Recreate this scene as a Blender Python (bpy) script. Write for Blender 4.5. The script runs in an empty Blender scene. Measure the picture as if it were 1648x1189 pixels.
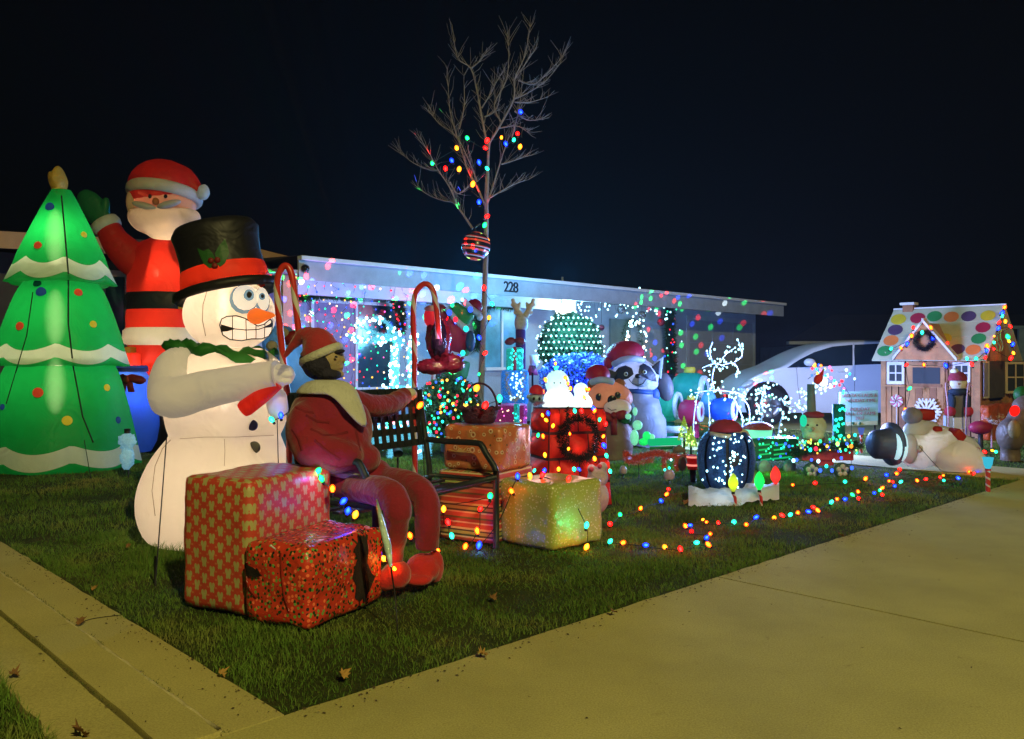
import bpy, bmesh, math, random
import numpy as np
from mathutils import Vector, Matrix, noise
from mathutils.bvhtree import BVHTree
R_ = random.Random(7)
SC = bpy.context.scene
COL = SC.collection
# ------------------------------------------------------------------ camera, sky, exposure
F, HZ, CX, CH = 1350.0, 583.0, 824.0, 1.10      # focal length in photo pixels, horizon row, centre column, eye height
cam_d = bpy.data.cameras.new('camera'); cam = bpy.data.objects.new('camera', cam_d); COL.objects.link(cam)
cam.location = (0, 0, CH); cam.rotation_euler = (math.radians(90), 0, 0)
cam_d.sensor_width = 36; cam_d.lens = F/1648*36; cam_d.shift_y = (HZ-594.5)/1648
cam_d.clip_start = .05; cam_d.clip_end = 600
SC.camera = cam
world = bpy.data.worlds.new('World'); SC.world = world; world.use_nodes = True
wn = world.node_tree; wn.nodes.clear()
wsky = wn.nodes.new('ShaderNodeTexSky'); wsky.sky_type = 'NISHITA'; wsky.sun_disc = False
wsky.sun_elevation = math.radians(27); wsky.sun_rotation = math.radians(148)
wbg = wn.nodes.new('ShaderNodeBackground'); wbg.inputs['Strength'].default_value = .0001
wout = wn.nodes.new('ShaderNodeOutputWorld')
wn.links.new(wsky.outputs[0], wbg.inputs[0]); wn.links.new(wbg.outputs[0], wout.inputs[0])
SC.view_settings.view_transform = 'Standard'; SC.view_settings.look = 'None'
SC.view_settings.exposure = 0; SC.view_settings.gamma = 1; SC.view_settings.use_curve_mapping = False
SC.render.engine = 'CYCLES'
cy = SC.cycles
cy.use_denoising = True; cy.max_bounces = 5; cy.diffuse_bounces = 2; cy.glossy_bounces = 2; cy.transmission_bounces = 3
cy.transparent_max_bounces = 10; cy.sample_clamp_indirect = 2.0; cy.sample_clamp_direct = 0; cy.use_light_tree = True
cy.caustics_reflective = False; cy.caustics_refractive = False; cy.volume_bounces = 0

# ------------------------------------------------------------------ measuring
U2 = Vector((.722, .692, 0)).normalized()      # along the house front and the public pavement
V2 = Vector((-U2.y, U2.x, 0))                  # away from the street, towards the house
def P(px, py, Y): return Vector(((px-CX)/F*Y, Y, CH-(py-HZ)/F*Y))
def G(px, py, z=0.):
    Y = (CH-z)*F/(py-HZ); return Vector(((px-CX)/F*Y, Y, z))
def GX(px, Y, z=0.): return Vector(((px-CX)/F*Y, Y, z))
K0 = G(460, 1150)                              # lawn corner
def ST(s, t, z=0.): return K0 + U2*s + V2*t + Vector((0, 0, z))
EAVE_Z = 2.5
E0 = P(480, 415, (EAVE_Z-CH)*F/168)            # left end of the eave
def W(px, py, off=0.):
    """a point at photo pixel on the plane parallel to the house front, off metres behind the eave line"""
    d = P(px, py, 1) - Vector((0, 0, CH)); d = d.normalized(); o = Vector((0, 0, CH))
    q = E0 + V2*off
    return o + d*((q-o).dot(V2)/d.dot(V2))
def lin(r, g, b):
    f = lambda c: (c/255)/12.92 if c <= 10 else (((c/255)+.055)/1.055)**2.4
    return (f(r), f(g), f(b), 1)
Z3 = Vector((0, 0, 1))

# ------------------------------------------------------------------ materials
MC = {}
def newmat(name):
    m = bpy.data.materials.new(name); m.use_nodes = True; nt = m.node_tree; nt.nodes.clear()
    out = nt.nodes.new('ShaderNodeOutputMaterial'); return m, nt, out
def nd(nt, t, **kw):
    n = nt.nodes.new('ShaderNode'+t)
    for k, v in kw.items():
        if k in n.inputs.keys(): n.inputs[k].default_value = v
        else: setattr(n, k, v)
    return n
def L(nt, a, b): nt.links.new(a, b)
def mth(nt, op, a, b=None, c=None):
    n = nt.nodes.new('ShaderNodeMath'); n.operation = op
    for i, x in enumerate((a, b, c)):
        if x is None: continue
        if isinstance(x, (int, float)): n.inputs[i].default_value = x
        else: L(nt, x, n.inputs[i])
    return n.outputs[0]
def mixc(nt, fac, a, b):
    n = nt.nodes.new('ShaderNodeMix'); n.data_type = 'RGBA'
    for i, x in ((0, fac), (6, a), (7, b)):
        if isinstance(x, (int, float)): n.inputs[i].default_value = x
        elif isinstance(x, tuple): n.inputs[i].default_value = x
        else: L(nt, x, n.inputs[i])
    return n.outputs[2]
def noisetex(nt, scale, detail=4, rough=.6, coord='Object', dist=0):
    tc = nt.nodes.new('ShaderNodeTexCoord'); n = nt.nodes.new('ShaderNodeTexNoise')
    n.inputs['Scale'].default_value = scale; n.inputs['Detail'].default_value = detail; n.inputs['Roughness'].default_value = rough
    n.inputs['Distortion'].default_value = dist
    L(nt, tc.outputs[coord], n.inputs['Vector']); return n.outputs['Fac']
def ramp(nt, fac, stops):
    n = nt.nodes.new('ShaderNodeValToRGB'); e = n.color_ramp.elements
    e[0].position, e[0].color = stops[0]; e[1].position, e[1].color = stops[-1]
    for p, c in stops[1:-1]:
        x = e.new(p); x.color = c
    L(nt, fac, n.inputs[0]); return n.outputs[0]
def plain(name, col, rough=.7, var=.18, scale=6, bump=.15, bscale=60, metal=0., spec=.4, sheen=0.):
    if name in MC: return MC[name]
    m, nt, out = newmat(name); b = nd(nt, 'BsdfPrincipled'); b.inputs['Roughness'].default_value = rough
    b.inputs['Metallic'].default_value = metal; b.inputs['Specular IOR Level'].default_value = spec
    if sheen: b.inputs['Sheen Weight'].default_value = sheen
    f = noisetex(nt, scale)
    d = tuple(c*(1-var) for c in col[:3])+(1,); h = tuple(min(1, c*(1+var)) for c in col[:3])+(1,)
    L(nt, ramp(nt, f, [(.3, d), (.7, h)]), b.inputs['Base Color'])
    if bump:
        bp = nd(nt, 'Bump'); bp.inputs['Strength'].default_value = bump; bp.inputs['Distance'].default_value = .02
        L(nt, noisetex(nt, bscale, 3), bp.inputs['Height']); L(nt, bp.outputs[0], b.inputs['Normal'])
    L(nt, b.outputs[0], out.inputs[0]); MC[name] = m; return m
def fabric(name, col, trans=.6, thin=.06, var=.1, bump=.35, glow=0):
    """nylon of an inflatable: diffuse + translucent + a little see-through weave"""
    if name in MC: return MC[name]
    m, nt, out = newmat(name)
    f = noisetex(nt, 3, 3)
    d = tuple(c*(1-var) for c in col[:3])+(1,); h = tuple(min(1, c*(1+var)) for c in col[:3])+(1,)
    c = ramp(nt, f, [(.3, d), (.7, h)])
    bp = nd(nt, 'Bump'); bp.inputs['Strength'].default_value = bump*1.5; bp.inputs['Distance'].default_value = .03
    L(nt, noisetex(nt, 5, 2, .45, dist=1.6), bp.inputs['Height'])
    b = nd(nt, 'BsdfPrincipled'); b.inputs['Roughness'].default_value = .5; b.inputs['Specular IOR Level'].default_value = .35
    t = nd(nt, 'BsdfTranslucent'); L(nt, c, b.inputs['Base Color']); L(nt, c, t.inputs['Color'])
    L(nt, bp.outputs[0], b.inputs['Normal']); L(nt, bp.outputs[0], t.inputs['Normal'])
    mx = nd(nt, 'MixShader'); mx.inputs[0].default_value = trans; L(nt, b.outputs[0], mx.inputs[1]); L(nt, t.outputs[0], mx.inputs[2])
    tr = nd(nt, 'BsdfTransparent'); tr.inputs[0].default_value = tuple(.5+.5*x for x in col[:3])+(1,)
    m2 = nd(nt, 'MixShader'); m2.inputs[0].default_value = thin; L(nt, mx.outputs[0], m2.inputs[1]); L(nt, tr.outputs[0], m2.inputs[2])
    res = m2.outputs[0]
    if glow:  # emission added in place of inner light coming through the fabric
        e = nd(nt, 'Emission'); L(nt, c, e.inputs[0]); e.inputs[1].default_value = glow; ad = nd(nt, 'AddShader'); L(nt, res, ad.inputs[0]); L(nt, e.outputs[0], ad.inputs[1]); res = ad.outputs[0]
        m.cycles.emission_sampling = 'NONE'
    L(nt, res, out.inputs[0]); MC[name] = m; return m
def glowspot(name, st, col=(1, .8, .55)):  # see-through emissive blob that paints a bulb's soft hot spot
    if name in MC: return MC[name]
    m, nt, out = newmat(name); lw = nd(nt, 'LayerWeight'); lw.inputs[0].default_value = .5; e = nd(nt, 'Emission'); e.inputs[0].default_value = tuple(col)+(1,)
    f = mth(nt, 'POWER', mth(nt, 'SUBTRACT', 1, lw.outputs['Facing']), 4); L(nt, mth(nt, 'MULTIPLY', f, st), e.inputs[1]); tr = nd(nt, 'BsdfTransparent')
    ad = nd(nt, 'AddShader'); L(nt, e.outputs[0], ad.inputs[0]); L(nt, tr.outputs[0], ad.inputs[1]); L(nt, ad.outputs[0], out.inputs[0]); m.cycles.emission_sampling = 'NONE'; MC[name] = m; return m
def emis(name, col, st, sample=False, base=None):
    if name in MC: return MC[name]
    m, nt, out = newmat(name); e = nd(nt, 'Emission'); e.inputs[0].default_value = tuple(col)+(1,) if len(col) == 3 else col
    e.inputs[1].default_value = st; L(nt, e.outputs[0], out.inputs[0])
    m.cycles.emission_sampling = 'AUTO' if sample else 'NONE'
    MC[name] = m; return m
# ------------------------------------------------------------------ objects
ORG = {}
def setp(o, label=None, cat=None, group=None, kind=None):
    if label: o['label'] = label
    if cat: o['category'] = cat
    if group: o['group'] = group
    if kind: o['kind'] = kind
    return o
def thing(name, label, cat, loc, group=None):
    o = bpy.data.objects.new(name, None); COL.objects.link(o); o.location = loc; o.empty_display_size = .1
    ORG[o.name] = Vector(loc); return setp(o, label, cat, group)
def org(p):
    while p.parent is not None: p = p.parent
    return ORG[p.name]
def place(name, me, parent, pos=None, rot=None, scale=None):
    """an object with mesh data `me` at world position pos under parent"""
    o = bpy.data.objects.new(name, me); COL.objects.link(o)
    if parent is not None:
        o.parent = parent; base = org(parent)
        o.location = (Vector(pos)-base) if (pos is not None and parent.parent is None and parent.type == 'EMPTY') else (Vector(pos)-base-parent.location if pos is not None else (0, 0, 0))
    elif pos is not None: o.location = pos
    if rot is not None: o.rotation_euler = rot
    if scale is not None: o.scale = scale
    return o
class MB:
    def __init__(s): s.v = []; s.f = []; s.m = []; s.mi = 0
    def add(s, vs, fs):
        n = len(s.v); s.v += [tuple(x) for x in vs]; s.f += [tuple(i+n for i in f) for f in fs]; s.m += [s.mi]*len(fs); return s
    def obox(s, p, ax, ay, az):
        p, ax, ay, az = map(Vector, (p, ax, ay, az))
        c = [p, p+ax, p+ax+ay, p+ay]; c += [q+az for q in c]
        return s.add(c, [(0, 3, 2, 1), (4, 5, 6, 7), (0, 1, 5, 4), (1, 2, 6, 5), (2, 3, 7, 6), (3, 0, 4, 7)])
    def cbox(s, c, ax, ay, az):
        ax, ay, az = map(Vector, (ax, ay, az)); return s.obox(Vector(c)-(ax+ay+az)/2, ax, ay, az)
    def grid(s, pts, closed_u=False, closed_v=False):
        nu, nv = len(pts), len(pts[0]); vs = [q for r in pts for q in r]; fs = []
        for i in range(nu if closed_u else nu-1):
            for j in range(nv if closed_v else nv-1):
                a, b = i*nv+j, ((i+1) % nu)*nv+j; c, d = ((i+1) % nu)*nv+(j+1) % nv, i*nv+(j+1) % nv
                fs.append((a, b, c, d))
        return s.add(vs, fs)
    def tube(s, pts, r, seg=8, cap=True):
        pts = [Vector(p) for p in pts]; n = len(pts); rr = r if isinstance(r, (list, tuple)) else [r]*n
        up = None; rings = []
        for i in range(n):
            t = (pts[min(i+1, n-1)]-pts[max(i-1, 0)]).normalized()
            if up is None: up = t.orthogonal().normalized()
            up = (up-t*up.dot(t)).normalized(); w = t.cross(up)
            rings.append([pts[i]+(up*math.cos(a)+w*math.sin(a))*rr[i] for a in [2*math.pi*k/seg for k in range(seg)]])
        b = len(s.v); s.grid(rings, closed_v=True)
        if cap:
            s.f += [tuple(b+k for k in range(seg))[::-1], tuple(b+(n-1)*seg+k for k in range(seg))]; s.m += [s.mi]*2
        return s
    def lathe(s, prof, base, seg=24, M=None, sx=1, sy=1, a0=0, a1=2*math.pi):
        full = abs(a1-a0-2*math.pi) < 1e-6; n = seg if full else seg+1
        M = M or Matrix.Identity(3); base = Vector(base)
        rows = [[base+M@Vector((r*sx*math.cos(a0+(a1-a0)*k/seg), r*sy*math.sin(a0+(a1-a0)*k/seg), z)) for k in range(n)] for r, z in prof]
        return s.grid(rows, closed_v=full)
    def ell(s, c, rad, M=None, seg=20, rings=12, nz=0, nsc=3, z0=-1, z1=1):
        M = M or Matrix.Identity(3); c = Vector(c); rows = []
        a0, a1 = math.asin(z0), math.asin(z1)
        for i in range(rings+1):
            th = a0+(a1-a0)*i/rings; row = []
            for k in range(seg):
                a = 2*math.pi*k/seg; d = Vector((math.cos(th)*math.cos(a), math.cos(th)*math.sin(a), math.sin(th)))
                q = Vector((d.x*rad[0], d.y*rad[1], d.z*rad[2]))
                if nz: q = q*(1+nz*noise.noise(d*nsc+c))
                row.append(c+M@q)
            rows.append(row)
        return s.grid(rows, closed_v=True)
    def prism(s, poly, vec):
        poly = [Vector(p) for p in poly]; vec = Vector(vec); n = len(poly)
        return s.add(poly+[p+vec for p in poly], [tuple(range(n))[::-1], tuple(range(n, 2*n))]+[(i, (i+1) % n, n+(i+1) % n, n+i) for i in range(n)])
    def quad(s, a, b, c, d): return s.add([a, b, c, d], [(0, 1, 2, 3)])
    def mesh(s, name, mats, o=Vector((0, 0, 0)), smooth=True):
        me = bpy.data.meshes.new(name); me.from_pydata([(x-o.x, y-o.y, z-o.z) for x, y, z in s.v], [], s.f)
        for m in (mats if isinstance(mats, (list, tuple)) else [mats]): me.materials.append(m)
        if any(s.m): me.polygons.foreach_set('material_index', s.m)
        if smooth: me.polygons.foreach_set('use_smooth', [True]*len(me.polygons))
        me.validate(); me.update(); return me
    def build(s, name, mat, parent=None, smooth=True, label=None, cat=None, group=None, kind=None, bevel=0, remesh=0, sm=0, auto=None):
        if parent is not None: o_ = org(parent)
        else:
            a = np.array(s.v); o_ = Vector((float((a[:, 0].min()+a[:, 0].max())/2), float((a[:, 1].min()+a[:, 1].max())/2), float(a[:, 2].min())))
        me = s.mesh(name, mat, o_, smooth); o = bpy.data.objects.new(name, me); COL.objects.link(o)
        if parent is not None:
            o.parent = parent
            if parent.parent is not None or parent.type == 'MESH':
                q = parent; off = Vector((0, 0, 0))
                while q.parent is not None: off += q.location; q = q.parent
                o.location = -off
        else: o.location = o_; ORG[o.name] = o_.copy()
        setp(o, label, cat, group, kind)
        if remesh:
            md = o.modifiers.new('union', 'REMESH'); md.mode = 'VOXEL'; md.voxel_size = remesh; md.use_smooth_shade = True
            sd = o.modifiers.new('soft', 'SMOOTH'); sd.iterations = sm or 6; sd.factor = .6
        if bevel:
            md = o.modifiers.new('bevel', 'BEVEL'); md.width = bevel; md.segments = 2; md.limit_method = 'ANGLE'; md.angle_limit = math.radians(40)
        if auto: me.set_sharp_from_angle(angle=math.radians(auto))
        return o
def rotm(axis, deg): return Matrix.Rotation(math.radians(deg), 3, axis)
def basis(x, z=Z3):
    """3x3 whose local z is `z` and local x near `x`"""
    z = Vector(z).normalized(); x = Vector(x); x = (x-z*x.dot(z)).normalized(); y = z.cross(x)
    return Matrix((x, y, z)).transposed()
def lamp(name, loc, col, power, r=.05, parent=None):
    d = bpy.data.lights.new(name, 'POINT'); d.energy = power; d.color = col; d.shadow_soft_size = r
    o = bpy.data.objects.new(name, d); COL.objects.link(o)
    if parent is not None: o.parent = parent; o.location = Vector(loc)-org(parent)
    else: o.location = loc
    return o
def bvh_of(obs):
    dg = bpy.context.evaluated_depsgraph_get(); vs = []; fs = []
    for o in obs:
        e = o.evaluated_get(dg); me = e.to_mesh(); mw = Matrix.Translation(org(o) if o.parent else o.location); n = len(vs)
        vs += [mw@v.co for v in me.vertices]; fs += [tuple(i+n for i in p.vertices) for p in me.polygons]; e.to_mesh_clear()
    return BVHTree.FromPolygons(vs, fs)
def cast(bv, px, py, off=.004):
    o = Vector((0, 0, CH)); d = (P(px, py, 1)-o).normalized(); h = bv.ray_cast(o, d)
    if h[0] is None: return None
    n = h[1] if h[1].dot(d) < 0 else -h[1]
    return h[0]+n*off
def patch(bv, poly, name, mat, parent, off=.005, rings=5, sub=4, **kw):
    """printed shape on a curved skin: star-shaped outline in photo pixels laid on the surface"""
    pts = []
    for i in range(len(poly)):
        a, b = poly[i], poly[(i+1) % len(poly)]
        for k in range(sub): pts.append((a[0]+(b[0]-a[0])*k/sub, a[1]+(b[1]-a[1])*k/sub))
    cx = sum(p[0] for p in poly)/len(poly); cy_ = sum(p[1] for p in poly)/len(poly); rows = []
    last = cast(bv, cx, cy_, off)
    if last is None: return None
    for j in range(rings+1):
        row = []
        for x, y in pts:
            t = max(j/rings, .001); q = cast(bv, cx+(x-cx)*t, cy_+(y-cy_)*t, off)
            if q is None: q = rows[-1][len(row)] if rows else last
            row.append(q)
        rows.append(row)
    return MB().grid(rows, closed_v=True).build(name, mat, parent, **kw)
def oval(cx, cy_, rx, ry, rot=0, n=14):
    c, s_ = math.cos(math.radians(rot)), math.sin(math.radians(rot))
    return [(cx+rx*math.cos(a)*c-ry*math.sin(a)*s_, cy_+rx*math.cos(a)*s_+ry*math.sin(a)*c) for a in [2*math.pi*k/n for k in range(n)]]
def line(bv, pxs, r, name, mat, parent, off=.003, sub=4, seg=5, **kw):
    q = []
    for i in range(len(pxs)-1):
        for k in range(sub): q.append((pxs[i][0]+(pxs[i+1][0]-pxs[i][0])*k/sub, pxs[i][1]+(pxs[i+1][1]-pxs[i][1])*k/sub))
    q.append(pxs[-1]); w = [cast(bv, x, y, off) for x, y in q]; w = [x for x in w if x is not None]
    return MB().tube(w, r, seg).build(name, mat, parent, **kw)
def smoothpath(pts, n=6):
    pts = [Vector(p) for p in pts]; out = []
    for i in range(len(pts)-1):
        p0, p1, p2, p3 = pts[max(i-1, 0)], pts[i], pts[i+1], pts[min(i+2, len(pts)-1)]
        for k in range(n):
            t = k/n; out.append(.5*((2*p1)+(-p0+p2)*t+(2*p0-5*p1+4*p2-p3)*t*t+(-p0+3*p1-3*p2+p3)*t**3))
    out.append(pts[-1]); return out
def softbox(mb, p, ax, ay, az, rad=.03, n=14, nz=.008, nsc=6, seed=0):
    """a wrapped box: rounded edges, slightly dented faces"""
    p, ax, ay, az = map(Vector, (p, ax, ay, az)); la, lb, lc = ax.length, ay.length, az.length
    c = p+(ax+ay+az)/2; X, Y, Zv = ax/la, ay/lb, az/lc; h = (la/2, lb/2, lc/2); out = MB(); cache = {}
    for axis in range(3):
        for sg in (-1, 1):
            rows = []
            for i in range(n+1):
                row = []
                for j in range(n+1):
                    a = -1+2*i/n; b = -1+2*j/n; q = [0, 0, 0]; q[axis] = sg; q[(axis+1) % 3] = a; q[(axis+2) % 3] = b
                    w = [q[k]*h[k] for k in range(3)]; inn = [max(-h[k]+rad, min(h[k]-rad, w[k])) for k in range(3)]
                    d = Vector([w[k]-inn[k] for k in range(3)])
                    if d.length > 1e-9: d = d.normalized()*rad
                    w = Vector(inn)+d
                    k_ = tuple(round(x, 5) for x in w)
                    pos = c+X*w.x+Y*w.y+Zv*w.z
                    e = (d.normalized() if d.length > 1e-9 else Vector((0, 0, 0)))
                    nrm = X*e.x+Y*e.y+Zv*e.z
                    dsp = noise.noise(pos*nsc+Vector((seed, 0, 0)))*nz+noise.noise(pos*nsc*3+Vector((seed, 5, 0)))*nz*.45
                    row.append(pos+nrm*dsp)
                rows.append(row if sg > 0 else row[::-1])
            out.grid(rows)
    mb.add(out.v, out.f); return mb
def weld(o, d=.0005):
    bm = bmesh.new(); bm.from_mesh(o.data); bmesh.ops.remove_doubles(bm, verts=bm.verts, dist=d); bmesh.ops.recalc_face_normals(bm, faces=bm.faces); bm.to_mesh(o.data); bm.free(); return o
# ================================================================== street lamp beyond the frame: the yellow light of the street
def street_lamp():
    b = Vector((6.4, -9.6, 0)); h = 9.2
    t = thing('street_lamp', 'tall grey street lamp with a lit sodium head, standing behind the camera', 'street lamp', b)
    MB().tube([b, b+Z3*3, b+Z3*(h+.2)], [.09, .075, .05], 12).build('pole', plain('galvanised', (.25, .25, .25, 1), .5, metal=.6), t)
    MB().tube(smoothpath([b+Z3*h, b+Vector((-.5, .6, h+.35)), b+Vector((-1.3, 1.5, h+.42))]), .03, 8).build('arm', MC['galvanised'], t)
    c = b+Vector((-1.5, 1.75, h+.4))
    MB().ell(c, (.2, .38, .1), rotm('Z', 40), z0=-.1).build('head', MC['galvanised'], t)
    MB().ell(c-Z3*.02, (.13, .26, .05), rotm('Z', 40), z1=0).build('lens', emis('sodium_lens', (1, .7, .2), 8), t)
    lamp('sodium_light', c-Z3*.22, (.97, .83, .30), 6900, .12, t)
street_lamp()

# ================================================================== ground, pavement, grass
def concrete(name, col, seed):
    m, nt, out = newmat(name); b = nd(nt, 'BsdfPrincipled'); b.inputs['Roughness'].default_value = .9; b.inputs['Specular IOR Level'].default_value = .2
    c1 = tuple(x*.88 for x in col)+(1,); c2 = tuple(x*1.12 for x in col)+(1,)
    a = ramp(nt, noisetex(nt, 1.6, 6, .62), [(.32, c1), (.68, c2)])
    g = ramp(nt, noisetex(nt, 160, 2, .7), [(.3, (.72, .72, .72, 1)), (.7, (1.15, 1.15, 1.15, 1))])
    mm = nt.nodes.new('ShaderNodeMix'); mm.data_type = 'RGBA'; mm.blend_type = 'MULTIPLY'; mm.inputs[0].default_value = 1
    L(nt, a, mm.inputs[6]); L(nt, g, mm.inputs[7])
    sp = ramp(nt, noisetex(nt, 9+seed, 5, .7, dist=.5), [(.24, (.35, .33, .28, 1)), (.36, (1, 1, 1, 1))])
    m2 = nt.nodes.new('ShaderNodeMix'); m2.data_type = 'RGBA'; m2.blend_type = 'MULTIPLY'; m2.inputs[0].default_value = .55
    L(nt, mm.outputs[2], m2.inputs[6]); L(nt, sp, m2.inputs[7]); L(nt, m2.outputs[2], b.inputs['Base Color'])
    bp = nd(nt, 'Bump'); bp.inputs['Strength'].default_value = .35; bp.inputs['Distance'].default_value = .004
    L(nt, noisetex(nt, 120, 5, .7), bp.inputs['Height']); L(nt, bp.outputs[0], b.inputs['Normal'])
    L(nt, b.outputs[0], out.inputs[0]); MC[name] = m; return m
concrete('pavement_concrete', (.42, .385, .135), 0); concrete('kerb_concrete', (.45, .40, .15), 2)
def ground_mat():
    m, nt, out = newmat('soil'); b = nd(nt, 'BsdfPrincipled'); b.inputs['Roughness'].default_value = 1; b.inputs['Specular IOR Level'].default_value = .1
    c = ramp(nt, noisetex(nt, 2.2, 6, .65), [(.3, (.03, .045, .012, 1)), (.55, (.05, .065, .02, 1)), (.75, (.09, .07, .03, 1))])
    L(nt, c, b.inputs['Base Color']); bp = nd(nt, 'Bump'); bp.inputs['Strength'].default_value = .8; bp.inputs['Distance'].default_value = .03
    L(nt, noisetex(nt, 35, 6, .7), bp.inputs['Height']); L(nt, bp.outputs[0], b.inputs['Normal']); L(nt, b.outputs[0], out.inputs[0]); return m
MC['soil'] = ground_mat()
def ground():
    mb = MB(); n = 60; rows = []
    for i in range(n+1):
        row = []
        for j in range(n+1):
            s = -70+190*i/n; t = -50+170*j/n; row.append(ST(s, t, -.03))
        rows.append(row)
    mb.grid(rows).build('ground', MC['soil'], kind='structure')
ground()
def lawn_z(s, t): return -.012+.012*noise.noise(Vector((s*.9, t*.9, 2)))
def lawn():
    mb = MB(); rows = []
    for i in range(81):
        rows.append([ST(.0+19*i/80, .0+8.4*j/50, lawn_z(19*i/80, 8.4*j/50)) for j in range(51)])
    mb.grid(rows).build('lawn', MC['soil'], kind='structure')
lawn()
def slab(name, s0, s1, t0, t1, z, mat, parent, jag=(0, 0, 0, 0), th=.1, tilt=0.):
    """flat slab with slightly ragged edges: jag = wobble on s0,s1,t0,t1 edges"""
    rows = []; ns, nt_ = max(2, int(abs(s1-s0)/.12)), max(2, int(abs(t1-t0)/.12)); ns = min(ns, 120); nt_ = min(nt_, 120)
    for i in range(ns+1):
        row = []
        for j in range(nt_+1):
            s = s0+(s1-s0)*i/ns; t = t0+(t1-t0)*j/nt_
            w = noise.noise(Vector((s*7, t*7, z*50+3)))
            if i == 0: s += jag[0]*w
            if i == ns: s += jag[1]*w
            if j == 0: t += jag[2]*w
            if j == nt_: t += jag[3]*w
            row.append(ST(s, t, z+tilt*(s-s0)+.0012*noise.noise(Vector((s*3, t*3, 0)))))
        rows.append(row)
    mb = MB().grid(rows)
    edge = [r[0] for r in rows]+rows[-1][1:]+[r[-1] for r in rows[::-1]][1:]+rows[0][::-1][1:-1]
    mb.grid([[p-Z3*th for p in edge], edge], closed_v=True)
    return mb.build(name, mat, parent, smooth=True, auto=40)
pv = thing('sidewalk', 'public concrete pavement', 'pavement', K0); pv['kind'] = 'structure'; del pv['category']; del pv['label']
slab('slab', -.565, 2.430, -2.2, -.004, 0, MC['pavement_concrete'], pv, (0, 0, 0, .012))
slab('slab', 2.444, 9.0, -2.2, -.004, 0, MC['pavement_concrete'], pv, (0, 0, 0, .012))
slab('slab', 9.01, 22.0, -2.2, -.004, 0, MC['pavement_concrete'], pv, (0, 0, 0, .012))
slab('slab', -9, -.575, -2.2, -.004, 0, MC['pavement_concrete'], pv)
kb = thing('path', 'narrow concrete path', 'path', K0); kb['kind'] = 'structure'; del kb['category']; del kb['label']
slab('slab', -.205, -.004, .004, 9, .0, MC['kerb_concrete'], kb, (.004, .010, 0, 0))
slab('slab', -.372, -.209, .004, 9, .012, MC['kerb_concrete'], kb, (.006, .004, 0, 0))
slab('slab', -.568, -.3805, .004, 9, -.004, MC['kerb_concrete'], kb, (.03, .008, 0, 0))
worn = plain('worn_lit_edge', (.56, .50, .27, 1), .9, .3, 12, .5, 90); rn_ = random.Random(3)  # pale tone of the worn lip also carries the ridge highlight
MB().tube([ST(-.2085+rn_.gauss(0, .0016), .01+i*.06, .0085+rn_.gauss(0, .001)) for i in range(140)], [.0065+rn_.uniform(-.002, .002) for i in range(140)], 6).build('worn_lit_edge', worn, kb)
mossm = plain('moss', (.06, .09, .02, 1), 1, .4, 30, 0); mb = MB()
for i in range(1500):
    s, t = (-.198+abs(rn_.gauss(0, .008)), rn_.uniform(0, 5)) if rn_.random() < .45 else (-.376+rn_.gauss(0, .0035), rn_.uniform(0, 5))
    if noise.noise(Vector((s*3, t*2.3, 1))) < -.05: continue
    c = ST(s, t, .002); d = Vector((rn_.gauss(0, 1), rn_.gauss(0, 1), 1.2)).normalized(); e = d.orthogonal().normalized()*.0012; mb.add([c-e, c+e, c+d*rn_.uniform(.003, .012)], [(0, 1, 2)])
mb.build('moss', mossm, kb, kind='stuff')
# driveway beyond the lawn and the front walk that crosses it
dv = thing('driveway', 'driveway', 'driveway', ST(19, 3)); dv['kind'] = 'structure'; del dv['category']; del dv['label']
slab('slab', 11.6, 30, -.0, 8.4, -.002, MC['pavement_concrete'], dv, (.03, 0, 0, 0))
cw = thing('front_walk', 'walk', 'walk', ST(9, 3)); cw['kind'] = 'structure'; del cw['category']; del cw['label']
slab('slab', 7.6, 8.5, .02, 8.3, .004, MC['kerb_concrete'], cw, (.02, .02, 0, 0))

def grass_mat(name, a, b_, c_):
    m, nt, out = newmat(name); b = nd(nt, 'BsdfPrincipled'); b.inputs['Roughness'].default_value = .75; b.inputs['Specular IOR Level'].default_value = .12
    big = noisetex(nt, 1.1, 5, .65); fine = noisetex(nt, 55, 2)
    at = nd(nt, 'Attribute'); at.attribute_name = 'tint'
    c = ramp(nt, big, [(.34, a), (.52, b_), (.70, c_)])
    c2 = mixc(nt, mth(nt, 'MULTIPLY', at.outputs['Fac'], .55), c, (.17, .15, .05, 1))
    L(nt, c2, b.inputs['Base Color'])
    t = nd(nt, 'BsdfTranslucent'); L(nt, c2, t.inputs[0]); mx = nd(nt, 'MixShader'); mx.inputs[0].default_value = .25
    L(nt, b.outputs[0], mx.inputs[1]); L(nt, t.outputs[0], mx.inputs[2]); L(nt, mx.outputs[0], out.inputs[0]); return m
MC['grass'] = grass_mat('grass_blades', (.045, .12, .016, 1), (.14, .28, .04, 1), (.32, .30, .09, 1))
HOLES = []
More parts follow.
